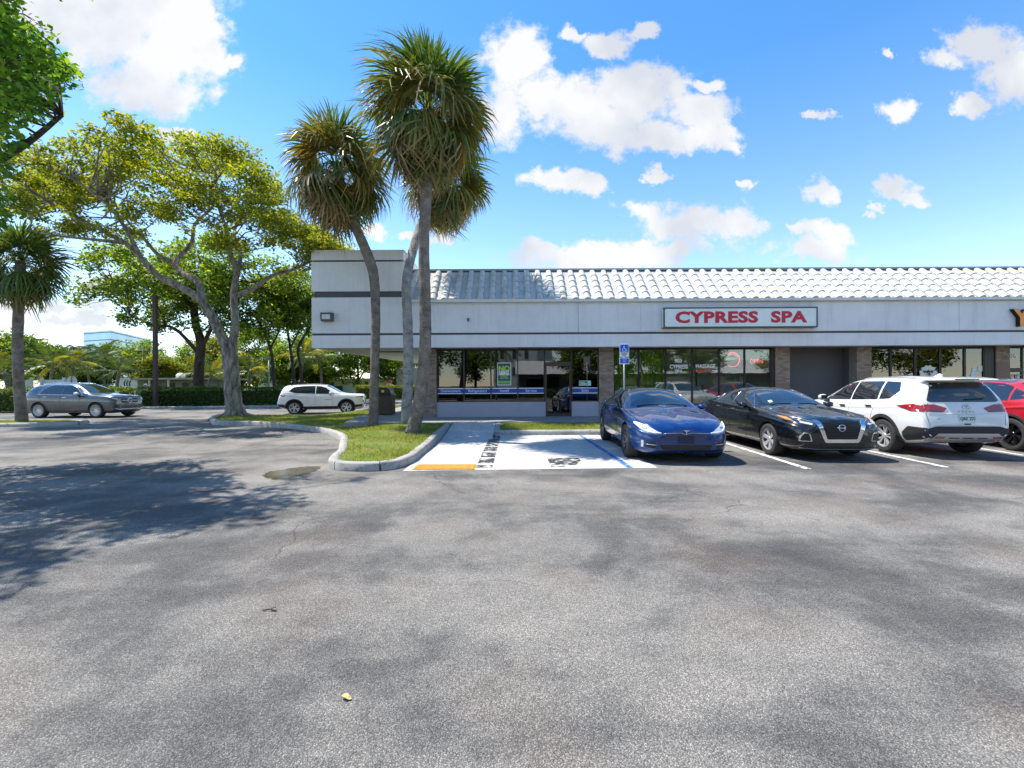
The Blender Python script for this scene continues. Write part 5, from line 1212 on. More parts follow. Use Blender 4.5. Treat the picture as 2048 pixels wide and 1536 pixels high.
c.sym(c.decal, 'headlight', 'front', [(.55, .95), (.56, .84), (.74, .84), (.83, .90), (.85, .96)], M_LAMPD, rnd=.02, off=.007); c.both(c.decal, 'turn_lamp', [(.22, .935), (.42, .955), (.40, .88), (.25, .87)], M_AMB, rnd=.02, off=.007)
c.decal('lower_intake', 'front', [(-.56, .62), (.56, .62), (.52, .45), (-.52, .45)], M_GRL, rnd=.03); c.sym(c.decal, 'fog_surround', 'front', [(.60, .72), (.78, .74), (.78, .62), (.62, .60)], M_GRL, rnd=.03); c.both(c.decal, 'tail_light', [(3.92, 1.07), (4.24, 1.05), (4.30, .93), (4.05, .95)], M_TAIL)
c.arch_trim(.405, .475, M_CLAD, .34); c.both(c.decal, 'sill_cladding', [(1.35, .28), (3.05, .28), (3.05, .43), (1.35, .43)], M_CLAD, off=.01, rnd=.01); c.both(c.decal, 'bumper_side', [(4.0, .36), (4.0, .55), (4.36, .56), (4.36, .42)], M_CLAD, off=.01); c.both(c.decal, 'bumper_side', [(.06, .42), (.06, .52), (.42, .50), (.44, .34)], M_CLAD, off=.01)
c.both(c.line, 'side_badge', [(1.62, .78), (1.98, .79)], .010, M_CLAD); c.wheels(.245, 5, 'twin', pm('alloy_bright', (.62, .62, .63), .3, metal=.4), .23); c.mirrors(1.70, 1.14, .88, wht, (.12, .19, .16)); c.handles([(2.28, .97), (3.12, 1.01)], wht)
for pts in ([(1.60, .45), (1.58, 1.07)], [(2.475, .43), (2.475, 1.1)], [(3.05, .5), (3.3, .85), (3.55, 1.14)]): c.both(c.line, 'door_seam', pts, .004, M_SEAM, off=0)
# ------------------------------------------------------------------ plants
def leafmat(name, cols, trans=.45, gloss=.5):
    """leaf material: colour varies from leaf to leaf, light shines through"""
    t = NT(name); ge = t.new('ShaderNodeNewGeometry'); n = len(cols)
    c = t.ramp(ge.outputs['Random Per Island'], [(i / (n - 1), k) for i, k in enumerate(cols)])
    big = t.noise(t.coord('World'), .8, 3); c = t.mix(.55, c, t.ramp(big, [(.32, .55), (.68, 1.35)]), 'MULTIPLY')
    t.set(Base_Color=c, Roughness=gloss, Specular_IOR_Level=.35)
    tl = t.new('ShaderNodeBsdfTranslucent'); t.link(t.mix(1.0, c, (1.5, 1.35, .5), 'MULTIPLY'), tl.inputs[0])
    ms = t.new('ShaderNodeMixShader'); ms.inputs[0].default_value = trans; t.link(t.bsdf.outputs[0], ms.inputs[1]); t.link(tl.outputs[0], ms.inputs[2]); t.link(ms.outputs[0], t.out.inputs[0])
    return t.m
def bark(name, a, b, sc=5, stretch=(1, 1, .35), bump=.6):
    t = NT(name); co = t.coord('World', stretch); f = t.noise(co, sc, 7, .68, .6)
    base = t.ramp(f, [(.34, a), (.66, b)]); base = t.mix(.5, base, t.ramp(t.noise(co, sc * 7, 4), [(.35, .55), (.6, 1.1)]), 'MULTIPLY')
    t.set(Base_Color=base, Roughness=.92, Specular_IOR_Level=.15); t.bump(t.noise(co, sc * 3, 6, .7), bump, .04); return t.m
def palmbark(name, a, b):
    t = NT(name); co = t.coord('World'); f = t.noise(co, 4, 6, .65)
    w = t.new('ShaderNodeTexWave', wave_type='BANDS', bands_direction='Z'); w.inputs['Scale'].default_value = 5.5; w.inputs['Distortion'].default_value = 6; w.inputs['Detail'].default_value = 3; t.link(co, w.inputs['Vector'])
    base = t.ramp(f, [(.34, a), (.68, b)]); base = t.mix(.2, base, t.ramp(w.outputs['Fac'], [(.1, .6), (.5, 1.1)]), 'MULTIPLY'); base = t.mix(.5, base, t.ramp(t.noise(co, 32, 4), [(.35, .6), (.62, 1.15)]), 'MULTIPLY')
    t.set(Base_Color=base, Roughness=.92, Specular_IOR_Level=.15); t.bump(t.math('ADD', t.math('MULTIPLY', w.outputs['Fac'], .4), t.noise(co, 26, 6, .7)), .6, .03); return t.m
M_PB1 = palmbark('palm_bark_grey', (.13, .105, .085), (.30, .26, .22)); M_PB2 = palmbark('palm_bark_pale', (.20, .18, .16), (.46, .43, .40)); M_PB3 = palmbark('palm_bark_brown', (.10, .07, .05), (.25, .18, .13))
M_BK1 = bark('pale_bark', (.07, .06, .05), (.42, .38, .33), 7); M_BK2 = bark('dark_bark', (.03, .022, .018), (.11, .085, .065), 5)

def leaves_mesh(name, C, size, mat, up=.35, seed=0, asp=.5):
    """C: centres (n,3); size: (n,); one small folded leaf at each"""
    g = np.random.default_rng(seed); n = len(C); size = np.broadcast_to(size, (n,))[:, None]
    d = g.normal(size=(n, 3)); d[:, 2] *= .6; d /= np.linalg.norm(d, axis=1)[:, None]
    q = g.normal(size=(n, 3)) * (1 - up) + np.array([0, 0, up * 2.0]); s = np.cross(d, q); s /= np.linalg.norm(s, axis=1)[:, None] + 1e-9
    nn = np.cross(s, d)
    V = np.empty((n, 4, 3)); V[:, 0] = C - d * size * .5; V[:, 2] = C + d * size * .5
    V[:, 1] = C + s * size * asp * .5 + nn * size * .08; V[:, 3] = C - s * size * asp * .5 + nn * size * .08
    me = bpy.data.meshes.new(name); me.vertices.add(4 * n); me.vertices.foreach_set('co', V.reshape(-1).astype(np.float32))
    me.loops.add(4 * n); me.loops.foreach_set('vertex_index', np.arange(4 * n, dtype=np.int32)); me.polygons.add(n); me.polygons.foreach_set('loop_start', np.arange(0, 4 * n, 4, dtype=np.int32))
    me.update(calc_edges=True); me.materials.append(mat); return me
def clump_points(cl, per, seed, flat=.7, shell=.45):
    """points through lumpy clumps cl = [(x, y, z, r)]"""
    g = np.random.default_rng(seed); out = []
    for (x, y, z, r) in cl:
        k = max(6, int(per * r * r)); d = g.normal(size=(k, 3)); d /= np.linalg.norm(d, axis=1)[:, None]
        rr = r * g.random(k) ** shell * g.uniform(.75, 1.12, k); p = d * rr[:, None]; p[:, 2] *= flat; out.append(p + np.array([x, y, z]))
    return np.concatenate(out)
def add_twigs(mb, cl, nodes, r=.03, seed=0, n=5):
    g = np.random.default_rng(seed); nodes = [Vector(p) for p in nodes]
    for (x, y, z, rr) in cl:
        c = Vector((x, y, z)); b = min(nodes, key=lambda q: (q - c).length + .6 * max(0, q.z - c.z)); L_ = (c - b).length
        m1 = b.lerp(c, .4) + Vector(g.normal(size=3)) * L_ * .07; m2 = b.lerp(c, .75) + Vector(g.normal(size=3)) * L_ * .06
        mb.tube([b, m1, m2, c], [r * (1 + L_ * .12), r * .85, r * .5, r * .2], n, cap=False)
        for _ in range(2):
            e = c + Vector(g.normal(size=3)) * rr * .38; mb.tube([m2, (m2 + e) / 2 + Vector((0, 0, .05)), e], [r * .4, r * .28, r * .12], 4, cap=False)
def limbs(mb, paths, n=10, noise=.0):
    nodes = []
    for pts, r0, r1 in paths:
        sp = smooth_path(pts, 5); k = len(sp); rad = [r0 + (r1 - r0) * (i / (k - 1)) ** .8 for i in range(k)]
        sp = [p + Vector((random.gauss(0, 1), random.gauss(0, 1), 0)) * rad[i] * noise for i, p in enumerate(sp)]
        mb.tube(sp, rad, n); nodes += sp[max(2, k // 3):]
    return nodes
# ---- fan palms
def fan_frond(seed, petiole=.85, fan=1.0, droop=.5, nl=30):
    g = random.Random(seed); vs = []; fs = []
    def strip(p0, dirv, ln, w, dr, nseg=4):
        side = Vector((-dirv.y, dirv.x, 0)); side = side.normalized() if side.length > 1e-6 else Vector((0, 1, 0)); b = len(vs)
        for i in range(nseg + 1):
            u = i / nseg; p = p0 + dirv * (ln * (u - .16 * dr * u ** 3)) + Vector((0, 0, -dr * ln * (u ** 2.2) * .62)); ww = (min(.055 * ln * u + .006, w) if u <= .5 else w * (1 - u) ** .6 * 1.5) if i < nseg else .002
            vs.append(tuple(p - side * ww + Vector((0, 0, .25 * ww)))); vs.append(tuple(p + side * ww - Vector((0, 0, .25 * ww))))
        for i in range(nseg): fs.append((b + 2 * i, b + 2 * i + 1, b + 2 * i + 3, b + 2 * i + 2))
    # stalk
    b = len(vs)
    for i in range(5):
        u = i / 4; p = Vector((petiole * u, 0, -.06 * u * u)); w = .022 - .010 * u
        vs += [tuple(p + Vector((0, w, 0))), tuple(p + Vector((0, 0, w * .8))), tuple(p + Vector((0, -w, 0)))]
    for i in range(4):
        for k in range(2): fs.append((b + 3 * i + k, b + 3 * i + 3 + k, b + 3 * i + 4 + k, b + 3 * i + 1 + k))
    for k in range(nl):
        a = (k / (nl - 1) - .5) * R(235) + g.gauss(0, .03); ln = fan * (1 - .30 * (abs(a) / R(117)) ** 2) * g.uniform(.88, 1.08)
        base = Vector((petiole + .22 * math.cos(a) * 0 + .10 * (1 - abs(a) / 2.1), 0, -.06)); v = Vector((math.cos(a), math.sin(a), .10 * math.cos(a * 1.5) + g.gauss(0, .07))).normalized()
        strip(base, v, ln, .028 * fan ** .5, droop * g.uniform(.65, 1.45))
    me = bpy.data.meshes.new('frond'); me.from_pydata(vs, [], fs); me.update(); return me
LG = leafmat('palm_green', [(.06, .115, .025), (.11, .18, .045), (.20, .26, .10)], .34, .34); LY = leafmat('palm_olive', [(.12, .15, .04), (.24, .21, .06), (.36, .26, .08)], .3, .45); LBm = leafmat('palm_tan', [(.28, .19, .09), (.44, .33, .20), (.36, .20, .06)], .25, .6)
FR = {}
for key, mt in (('g', LG), ('y', LY), ('b', LBm)):
    FR[key] = []
    for i in range(4):
        me = fan_frond(i * 7 + ord(key), .82, 1.15, (.45, .7, .95, 1.15)[i] + (.25 if key != 'g' else 0)); me.materials.append(mt); FR[key].append(me)
def fan_palm(label, trunk, radii, n, size, seed, bmat, group=None, lo=-74, hi=84, mix=(.5, .3)):
    """trunk: path of points from the ground to the bud; fronds are parts of the palm"""
    g = random.Random(seed); base = Vector(trunk[0])
    o = thing('fan_palm', base, label, 'palm tree', group); m = MB(); sp = smooth_path([Vector(p) - base for p in trunk], 7); k = len(sp)
    rf = pchip([(i / (len(radii) - 1), r) for i, r in enumerate(radii)])
    m.tube(sp, [rf(i / (k - 1)) * (1 + .03 * math.sin(i * 2.3)) for i in range(k)], 14); m.build('trunk', bmat, o, True)
    top = sp[-1]; ax = (sp[-1] - sp[-3]).normalized()
    # old leaf bases under the crown
    bo = MB()
    for i in range(26):
        a = g.uniform(0, 6.28); h = g.uniform(-.55, .25); d = Vector((math.cos(a), math.sin(a), 0)); p = top + ax * h; bo.tube([p, p + d * .16 + Vector((0, 0, .12))], [.035, .015], 5)
    bo.build('leaf_bases', M_PB3, o, True)
    for i in range(n):
        u = i / (n - 1); el = hi + (lo - hi) * (u ** .85) + g.gauss(0, 6); az = i * 2.39996 + g.gauss(0, .18)
        if el < -20 and g.random() < mix[0] * min(1, (-el) / 60): key = 'b'
        elif el < 45 and g.random() < mix[1]: key = 'y'
        else: key = 'g'
        vi = min(3, max(0, int((70 - el) / 38))) if g.random() < .7 else g.randrange(4)
        f = data_obj('frond', FR[key][vi], o, top + ax * (.30 * (1 - u) - .18) , (g.gauss(0, .35), -R(el), az)); sc = size * g.uniform(.86, 1.1) * (.92 if el > 60 else 1); f.scale = (sc, sc, sc)
    return o
# the three tall palms on the island in front of the shop
bA = Vector((-4.75, 15.35, hgt(-4.75, 15.35) - .03)); bB = Vector((-3.58, 15.05, hgt(-3.58, 15.05) - .03)); bC = Vector((-2.82, 12.6, hgt(-2.82, 12.6) - .03))
fan_palm('tall fan palm with kinked leaning trunk, leftmost of the three on the island', [bA, A(748, 780, 15.35), A(752, 640, 15.3), A(750, 560, 15.25), A(742, 520, 15.2), A(720, 465, 15.1), A(698, 415, 15.0), A(676, 335, 14.9)], [.17, .155, .15, .16, .175, .16, .15, .15], 74, 1.04, 3, M_PB1, 'tall palms on the shop island', mix=(.6, .6))
fan_palm('tall fan palm with pale grey lower trunk, leaning back towards the roof', [bB, A(817, 740, 15.15), A(816, 640, 15.3), A(814, 560, 15.6), A(826, 500, 16.2), A(850, 430, 17.0), A(890, 360, 17.8)], [.18, .17, .165, .16, .16, .16, .15], 84, 1.05, 5, M_PB2, 'tall palms on the shop island', mix=(.5, .4))
fan_palm('tallest fan palm with bent rough trunk, in front of the other two', [bC, A(838, 800, 12.6), A(850, 700, 12.6), A(851, 600, 12.6), A(849, 480, 12.55), A(854, 390, 12.5), A(857, 218, 12.45)], [.20, .175, .165, .16, .15, .15, .15], 92, 1.04, 8, M_PB1, 'tall palms on the shop island', mix=(.5, .5))
# seed stalks that stick out of the left palm
# single palm on the small left island
bL = Vector((-20.0, 18.3, .1)); fan_palm('single palm on the small kerbed island at the left edge', [bL, A(36, 720, 18.3), A(38, 600, 18.3), A(42, 520, 18.3)], [.20, .17, .17, .16], 60, .95, 12, M_PB1, mix=(.15, .1), lo=-62)
# ---- the big spreading tree
YG = leafmat('yellow_green_leaf', [(.07, .13, .014), (.17, .24, .018), (.27, .32, .026), (.40, .36, .035)], .56)
t0 = Vector((-12.05, 19.5, .15)); D = 19.4
big = thing('spreading_tree', t0, 'large spreading tree with pale forked trunk and yellow-green crown on island tip', 'tree')
def rel(ps, base): return [Vector(p) - base for p in ps]
tb_ = MB()
P = [([t0 + Vector((0, 0, -.25)), A(467, 800, D), A(463, 740, D), A(458, 690, D)], .36, .30),
     ([A(460, 700, D), A(436, 650, D), A(408, 600, D - .2), A(372, 572, D - .5), A(318, 545, D - .8), A(285, 510, D - 1.0), A(252, 478, D - 1.3), A(190, 445, D - 1.6), A(110, 400, D - 2)], .23, .05),
     ([A(404, 598, D - .2), A(398, 560, D + .2), A(362, 535, D + .8), A(352, 515, D + 1.0), A(384, 480, D + 1.4), A(392, 440, D + 1.6), A(430, 400, D + 1.8), A(430, 330, D + 2)], .17, .04),
     ([A(352, 518, D + 1.0), A(318, 502, D + .8), A(290, 470, D + .4), A(262, 440, D + .2), A(215, 380, D)], .11, .03),
     ([A(462, 700, D), A(471, 640, D + .2), A(468, 580, D + .3), A(474, 540, D + .3), A(462, 500, D - .2), A(450, 440, D - .6), A(425, 370, D - .8)], .20, .05),
     ([A(470, 585, D + .3), A(505, 572, D + .6), A(545, 545, D + 1.0), A(600, 528, D + 1.3), A(640, 500, D + 1.5)], .13, .04),
     ([A(474, 545, D + .3), A(482, 500, D + .9), A(470, 455, D + 1.3), A(505, 400, D + 1.6), A(540, 345, D + 1.8)], .12, .03),
     ([A(252, 478, D - 1.3), A(180, 470, D - 2), A(110, 462, D - 2.6), A(60, 452, D - 3)], .08, .02),
     ([A(285, 510, D - 1), A(240, 430, D - 2), A(180, 370, D - 2.6), A(90, 320, D - 3)], .09, .02)]
nodes = limbs(tb_, [(rel(p, t0), a, b) for p, a, b in P], 10, .02)
g = np.random.default_rng(5)
# surface roots at the foot
for i in range(11):
    a = i * .571 + g.uniform(-.2, .2); ln = g.uniform(.6, 1.15); d = Vector((math.cos(a), math.sin(a), 0)); tb_.tube([d * .16 + Vector((0, 0, .55)), d * .36 + Vector((0, 0, .16)), d * ln * .75 + Vector((0, 0, .07)), d * ln + Vector((.05, .1, -.06))], [.16, .12, .07, .03], 7)
UP = pchip([(15, 330), (60, 292), (120, 300), (200, 282), (290, 258), (400, 262), (470, 285), (525, 300), (560, 365), (620, 430), (700, 480)]); LO = pchip([(15, 450), (60, 455), (200, 462), (300, 480), (420, 520), (520, 535), (600, 540), (700, 515)])
cl = []
while len(cl) < 235:
    px = g.uniform(20, 690); u = g.random() ** 1.45; py = UP(px) + 18 + (LO(px) - UP(px) - 26) * u; d = D + g.uniform(-4.2, 4.2) * (1 - .3 * u)
    if u > .62 and g.random() < .45: continue
    # keep the picture of the crown when a clump stands nearer or farther
    p = A(px, py + 6, D); p = Vector((p.x * (1 + (d / D - 1) * .6), d, CAMZ + (p.z - CAMZ) * (1 + (d / D - 1) * .6))) - t0; cl.append((p.x, p.y, p.z, g.uniform(.45, .85)))
add_twigs(tb_, cl, nodes, .028, 3); tb_.build('trunk', M_BK1, big, True)
data_obj('crown', leaves_mesh('crown', clump_points(cl, 520, 2, .5), np.random.default_rng(1).uniform(.10, .20, len(clump_points(cl, 520, 2, .5))), YG, .4, 4), big)
# ---- the near tree whose branches hang in at the top left
NG = leafmat('fresh_green_leaf', [(.05, .13, .016), (.09, .20, .022), (.15, .28, .035), (.22, .34, .04)], .58)
n0 = Vector((-12.2, 7.6, 0)); near = thing('near_tree', n0, 'fresh green broadleaf branches hanging in at the top left corner', 'tree'); tn = MB()
PN = [([n0 + Vector((0, 0, -.2)), n0 + Vector((.1, 0, 2.2)), n0 + Vector((.3, -.1, 4.2))], .34, .26), ([n0 + Vector((.3, -.1, 4.0)), n0 + Vector((1.4, -.2, 6.0)), n0 + Vector((2.4, 0, 7.4)), n0 + Vector((3.8, .1, 9.2))], .18, .04),
      ([n0 + Vector((.3, -.1, 4.0)), n0 + Vector((.9, -1.4, 6.2)), n0 + Vector((1.6, -2.0, 7.6)), n0 + Vector((2.6, -2.4, 8.8))], .16, .04), ([n0 + Vector((.3, -.1, 4.0)), n0 + Vector((1.0, 1.3, 5.6)), n0 + Vector((1.6, 2.0, 6.6)), n0 + Vector((2.2, 2.4, 7.6))], .15, .04), ([n0 + Vector((.3, 0, 4.0)), n0 + Vector((-.5, .4, 7)), n0 + Vector((-.4, .2, 9.5))], .16, .05)]
nodes = limbs(tn, [(rel(p, n0), a, b) for p, a, b in PN], 10, .02); cl = []; g = np.random.default_rng(21)
RIGHT = pchip([(-250, 250), (-120, 200), (-20, 60), (40, 110), (95, 150), (140, 172), (180, 130), (230, 95), (270, 60), (300, 20), (345, 20), (400, 42), (440, 25)])
for k in range(4000):
    if len(cl) >= 235: break
    vis = k % 3 == 0; r = g.uniform(.28, .55)
    if vis: py = g.uniform(-20, 430); dd = 7.6 + g.uniform(-1.6, 1.8); px = RIGHT(py) - r / dd * F * .9 - abs(g.normal()) * 120; p = A(px, py, dd)
    else: p = Vector((g.uniform(-13.2, -7.2), g.uniform(3.9, 11.6), g.uniform(7.6, 10.0)))
    px2 = 1024 + p.x / p.y * F; py2 = 766 - (p.z - CAMZ) / p.y * F
    if py2 + r / p.y * F > 0 and px2 + r / p.y * F > RIGHT(min(max(py2, -240), 435)) + 14: continue
    if not vis and ((p.x + 10.2) / 3.0) ** 2 + ((p.y - 7.7) / 3.9) ** 2 > 1: continue
    p -= n0; cl.append((p.x, p.y, p.z, r))
add_twigs(tn, cl, nodes, .022, 7); tn.build('trunk', M_BK2, near, True); pts = clump_points(cl, 430, 9, .75)
data_obj('crown', leaves_mesh('crown', pts, np.random.default_rng(2).uniform(.08, .16, len(pts)), NG, .45, 9, .62), near)
# ---- middle-distance and far broadleaf trees
DG = leafmat('dark_green_leaf', [(.03, .08, .012), (.06, .13, .02), (.17, .27, .036), (.28, .35, .045)], .66); MG = leafmat('mid_green_leaf', [(.045, .10, .015), (.09, .17, .025), (.20, .30, .04), (.31, .37, .05)], .62); LGn = leafmat('lime_leaf', [(.09, .13, .015), (.18, .22, .025), (.30, .29, .03)], .5)
def broad_tree(label, base, stems, crown, mat, seed, ncl, per, leaf, bmat=M_BK2, name='broadleaf_tree', group=None, cat='tree', clr=(.7, 1.4), flat=.75):
    """stems: paths in world metres; crown: (centre, radii)"""
    o = thing(name, base, label, cat, group); m = MB(); base = Vector(base); nodes = limbs(m, [(rel(p, base), a, b) for p, a, b in stems], 8, .03)
    g = np.random.default_rng(seed); c = Vector(crown[0]) - base; rx, ry, rz = crown[1]; cl = []
    while len(cl) < ncl:
        d = g.normal(size=3); d /= np.linalg.norm(d); r = g.random() ** .4; s = g.uniform(*clr); cl.append((c.x + d[0] * rx * r, c.y + d[1] * ry * r, c.z + d[2] * rz * r, s))
    if nodes: add_twigs(m, cl, nodes, .03, seed, 4)
    m.build('trunk', bmat, o, True); pts = clump_points(cl, per, seed + 1, flat); data_obj('crown', leaves_mesh('crown', pts, np.random.default_rng(seed).uniform(leaf * .7, leaf * 1.25, len(pts)), mat, .35, seed), o); return o
d = 36.0; b = A(396, 800, d); b.z = 0
broad_tree('dark tree with thick brown trunk rising out of the hedge behind the pale trunk', b, [([b, A(398, 740, d), A(402, 680, d), A(392, 640, d), A(388, 600, d)], .42, .25), ([A(402, 690, d), A(422, 650, d), A(435, 600, d + 1)], .2, .08), ([A(398, 700, d), A(350, 650, d - 1), A(300, 640, d - 1.5), A(260, 620, d - 2)], .16, .05), ([A(388, 610, d), A(330, 560, d), A(230, 560, d - 1)], .2, .05), ([A(388, 610, d), A(460, 560, d + 1), A(540, 560, d + 1)], .2, .05)],
           ((-25.6, 36, 9.6), (9.6, 5, 3.7)), MG, 31, 180, 140, .30, group=None)
for i, (px, dd, lx, ly, lab) in enumerate(((545, 38, 520, 640, 'dark green tree with bent slim trunk, left of a pair behind the white compact SUV'), (585, 40, 570, 620, 'dark green tree with straight slim trunk, nearer the building corner'), (601, 41, 620, 650, 'slim dark trunk tree closest to the left end of the canopy'))):
    b = A(px + (6 if i == 0 else 0), 772, dd); b.z = 0
    broad_tree(lab, b, [([b, A(px + 2, 740, dd), A(px - 4, 690, dd), A(lx, ly, dd)], .17, .10), ([A(px - 4, 690, dd), A(px + 15, 650, dd), A(px + 20, 610, dd)], .10, .04)], (A(lx + 30, 608, dd), (3.2, 2.8, 2.8)), MG, 50 + i, 50, 150, .26, group='slim trees behind the white compact SUV')
FARS = [(20, 700, 50, 55, 2.6, 2.6, MG), (92, 712, 58, 62, 3.0, 2.4, DG), (265, 716, 62, 60, 4.0, 3.0, MG), (318, 735, 60, 54, 2.6, 1.8, LGn), (436, 712, 60, 50, 3.6, 3.0, LGn), (512, 700, 58, 56, 4.4, 3.6, MG), (480, 735, 50, 50, 2.2, 1.6, LGn),
        (570, 725, 56, 60, 3.6, 2.6, MG), (648, 705, 58, 58, 4.5, 3.4, MG), (715, 712, 60, 62, 4.6, 3.6, DG), (790, 725, 62, 60, 3.6, 2.8, MG), (375, 728, 64, 66, 3.6, 2.8, MG), (-60, 715, 50, 52, 3.5, 2.8, DG), (180, 735, 60, 66, 3.6, 2.2, DG), (620, 740, 60, 66, 3.2, 2.0, LGn), (130, 728, 75, 0, 5.5, 3.4, MG), (340, 718, 80, 0, 6.5, 4.6, DG), (470, 705, 80, 0, 7.0, 5.0, MG), (600, 705, 82, 0, 7.0, 5.0, DG), (700, 720, 84, 0, 7.0, 4.6, MG), (35, 728, 78, 0, 6.0, 3.6, DG)]
FL_ = ['pale green tree at the far left edge behind the hedge', 'dark rounded tree beyond the lattice fence', 'rounded green tree below the glass office block', 'low lime shrub tree beside the white house', 'bright lime tree behind the pale forked trunk', 'full green tree right of the pale forked trunk', 'low lime bush over the hedge right of the pale trunk',
       'green tree between the slim trunks', 'broad bright green tree below the end of the canopy', 'dark green spreading tree seen under the canopy', 'green tree by the beige wall under the canopy', 'far green tree behind the brown trunk', 'dark tree just outside the left edge', 'dark low tree behind the grey SUV', 'low lime bush behind the white compact SUV', 'far green tree line above the grey SUV bonnet', 'tall dark tree behind the white house', 'tall green tree behind the pale forked trunk', 'tall dark tree behind the slim trunks', 'tall green tree behind the far white house', 'far dark tree behind the lattice fence']
for i, ((px, py, dd, _, rx, rz, mt), lab) in enumerate(zip(FARS, FL_)):
    c = A(px, py, dd); b = Vector((c.x, c.y, -.03)); broad_tree(lab, b, [([b, b + Vector((.1, 0, max(.5, c.z - rz * .6))), Vector(c)], .22, .10), ([b + Vector((.1, 0, max(.4, c.z - rz * .8))), Vector(c) + Vector((rx * .5, 0, .3))], .12, .05)], (c, (rx, rx * .8, rz)), mt, 80 + i, 80, 95, .34, group='trees beyond the parking lot', clr=(.7, 1.3))
# ---- feather palms in the gardens behind
def feather_frond(seed, ln=2.6, droop=1.0):
    g = random.Random(seed); vs = []; fs = []; n = 26; sp = []
    for i in range(n + 1):
        u = i / n; sp.append(Vector((ln * (u - .15 * u ** 3), 0, ln * (.30 * u - .62 * droop * u * u))))
    for i in range(n):
        b = len(vs); w = .02 * (1 - i / n) + .004; vs += [tuple(sp[i] + Vector((0, w, 0))), tuple(sp[i] - Vector((0, w, 0))), tuple(sp[i + 1] - Vector((0, w, 0))), tuple(sp[i + 1] + Vector((0, w, 0)))]; fs.append((b, b + 1, b + 2, b + 3))
        if i > 3:
            for s in (1, -1):
                l2 = .62 * math.sin(math.pi * min(1, (i - 2) / n * .92 + .08)) + .12; t = Vector((.55, s * .8, -.28 - .5 * g.random())).normalized(); q = Vector((.028, 0, .0)); b = len(vs); p = sp[i]; m_ = p + t * l2 * .5; e = p + t * l2 + Vector((0, 0, -.18 * l2)); vs += [tuple(p - q), tuple(p + q), tuple(m_ + q), tuple(m_ - q), tuple(e)]; fs += [(b, b + 1, b + 2, b + 3), (b + 3, b + 2, b + 4)]
    me = bpy.data.meshes.new('frond'); me.from_pydata(vs, [], fs); return me
FF = {}
for key, mt in (('g', leafmat('coconut_green', [(.045, .085, .022), (.08, .125, .035), (.14, .18, .06)], .35, .4)), ('y', leafmat('coconut_yellow', [(.16, .18, .02), (.28, .27, .02), (.38, .32, .05)], .4, .5))):
    FF[key] = []
    for i in range(3): me = feather_frond(i + 3, 2.6, (.7, 1.0, 1.25)[i]); me.materials.append(mt); FF[key].append(me)
def feather_palm(label, base, h, n, size, seed, yel=.0, group='garden palms behind the hedges'):
    g = random.Random(seed); o = thing('feather_palm', base, label, 'palm tree', group); m = MB(); top = Vector((g.gauss(0, .3), 0, h)); m.tube(smooth_path([(0, 0, 0), (g.gauss(0, .15), 0, h * .5), top], 4), .12, 8); m.build('trunk', M_PB1, o, True)
    for i in range(n):
        el = 75 - 100 * (i / n) + g.gauss(0, 8); f = data_obj('frond', FF['y' if g.random() < yel else 'g'][g.randrange(3)], o, top, (g.gauss(0, .3), -R(el), i * 2.4)); s = size * g.uniform(.8, 1.1); f.scale = (s, s, s)
for i, (px, py, dd, n, s, yel, lab) in enumerate(((12, 735, 30, 16, .75, .1, 'small feather palm at the left edge beyond the hedge'), (50, 690, 55, 16, 1.1, 0, 'tall thin feather palm left of the lattice fence'), (102, 722, 40, 18, .95, .3, 'feather palm with yellowing fronds above the grey SUV'), (150, 722, 42, 24, 1.0, .05, 'bushy grey-green palm above the grey SUV roof'), (178, 716, 52, 20, 1.1, 0, 'tall feather palm left of the glass office block'),
        (208, 712, 54, 18, 1.1, 0, 'feather palm below the glass office block'), (232, 735, 40, 16, .8, 0, 'low feather palm beside the white house'), (392, 738, 42, 16, .8, .25, 'golden feather palm beside the brown trunk'), (424, 742, 41, 14, .8, .35, 'golden feather palm left of the pale forked trunk'), (500, 738, 44, 15, .9, .2, 'golden palm behind the white compact SUV tail'), (604, 705, 48, 18, 1.1, .25, 'yellowish palm between slim trunks and canopy'), (640, 712, 50, 16, 1.0, .15, 'pale feather palm under the canopy end'))):
    c = A(px, py, dd); feather_palm(lab, (c.x, c.y, -.03), max(.6, c.z), n, s, 60 + i, yel)
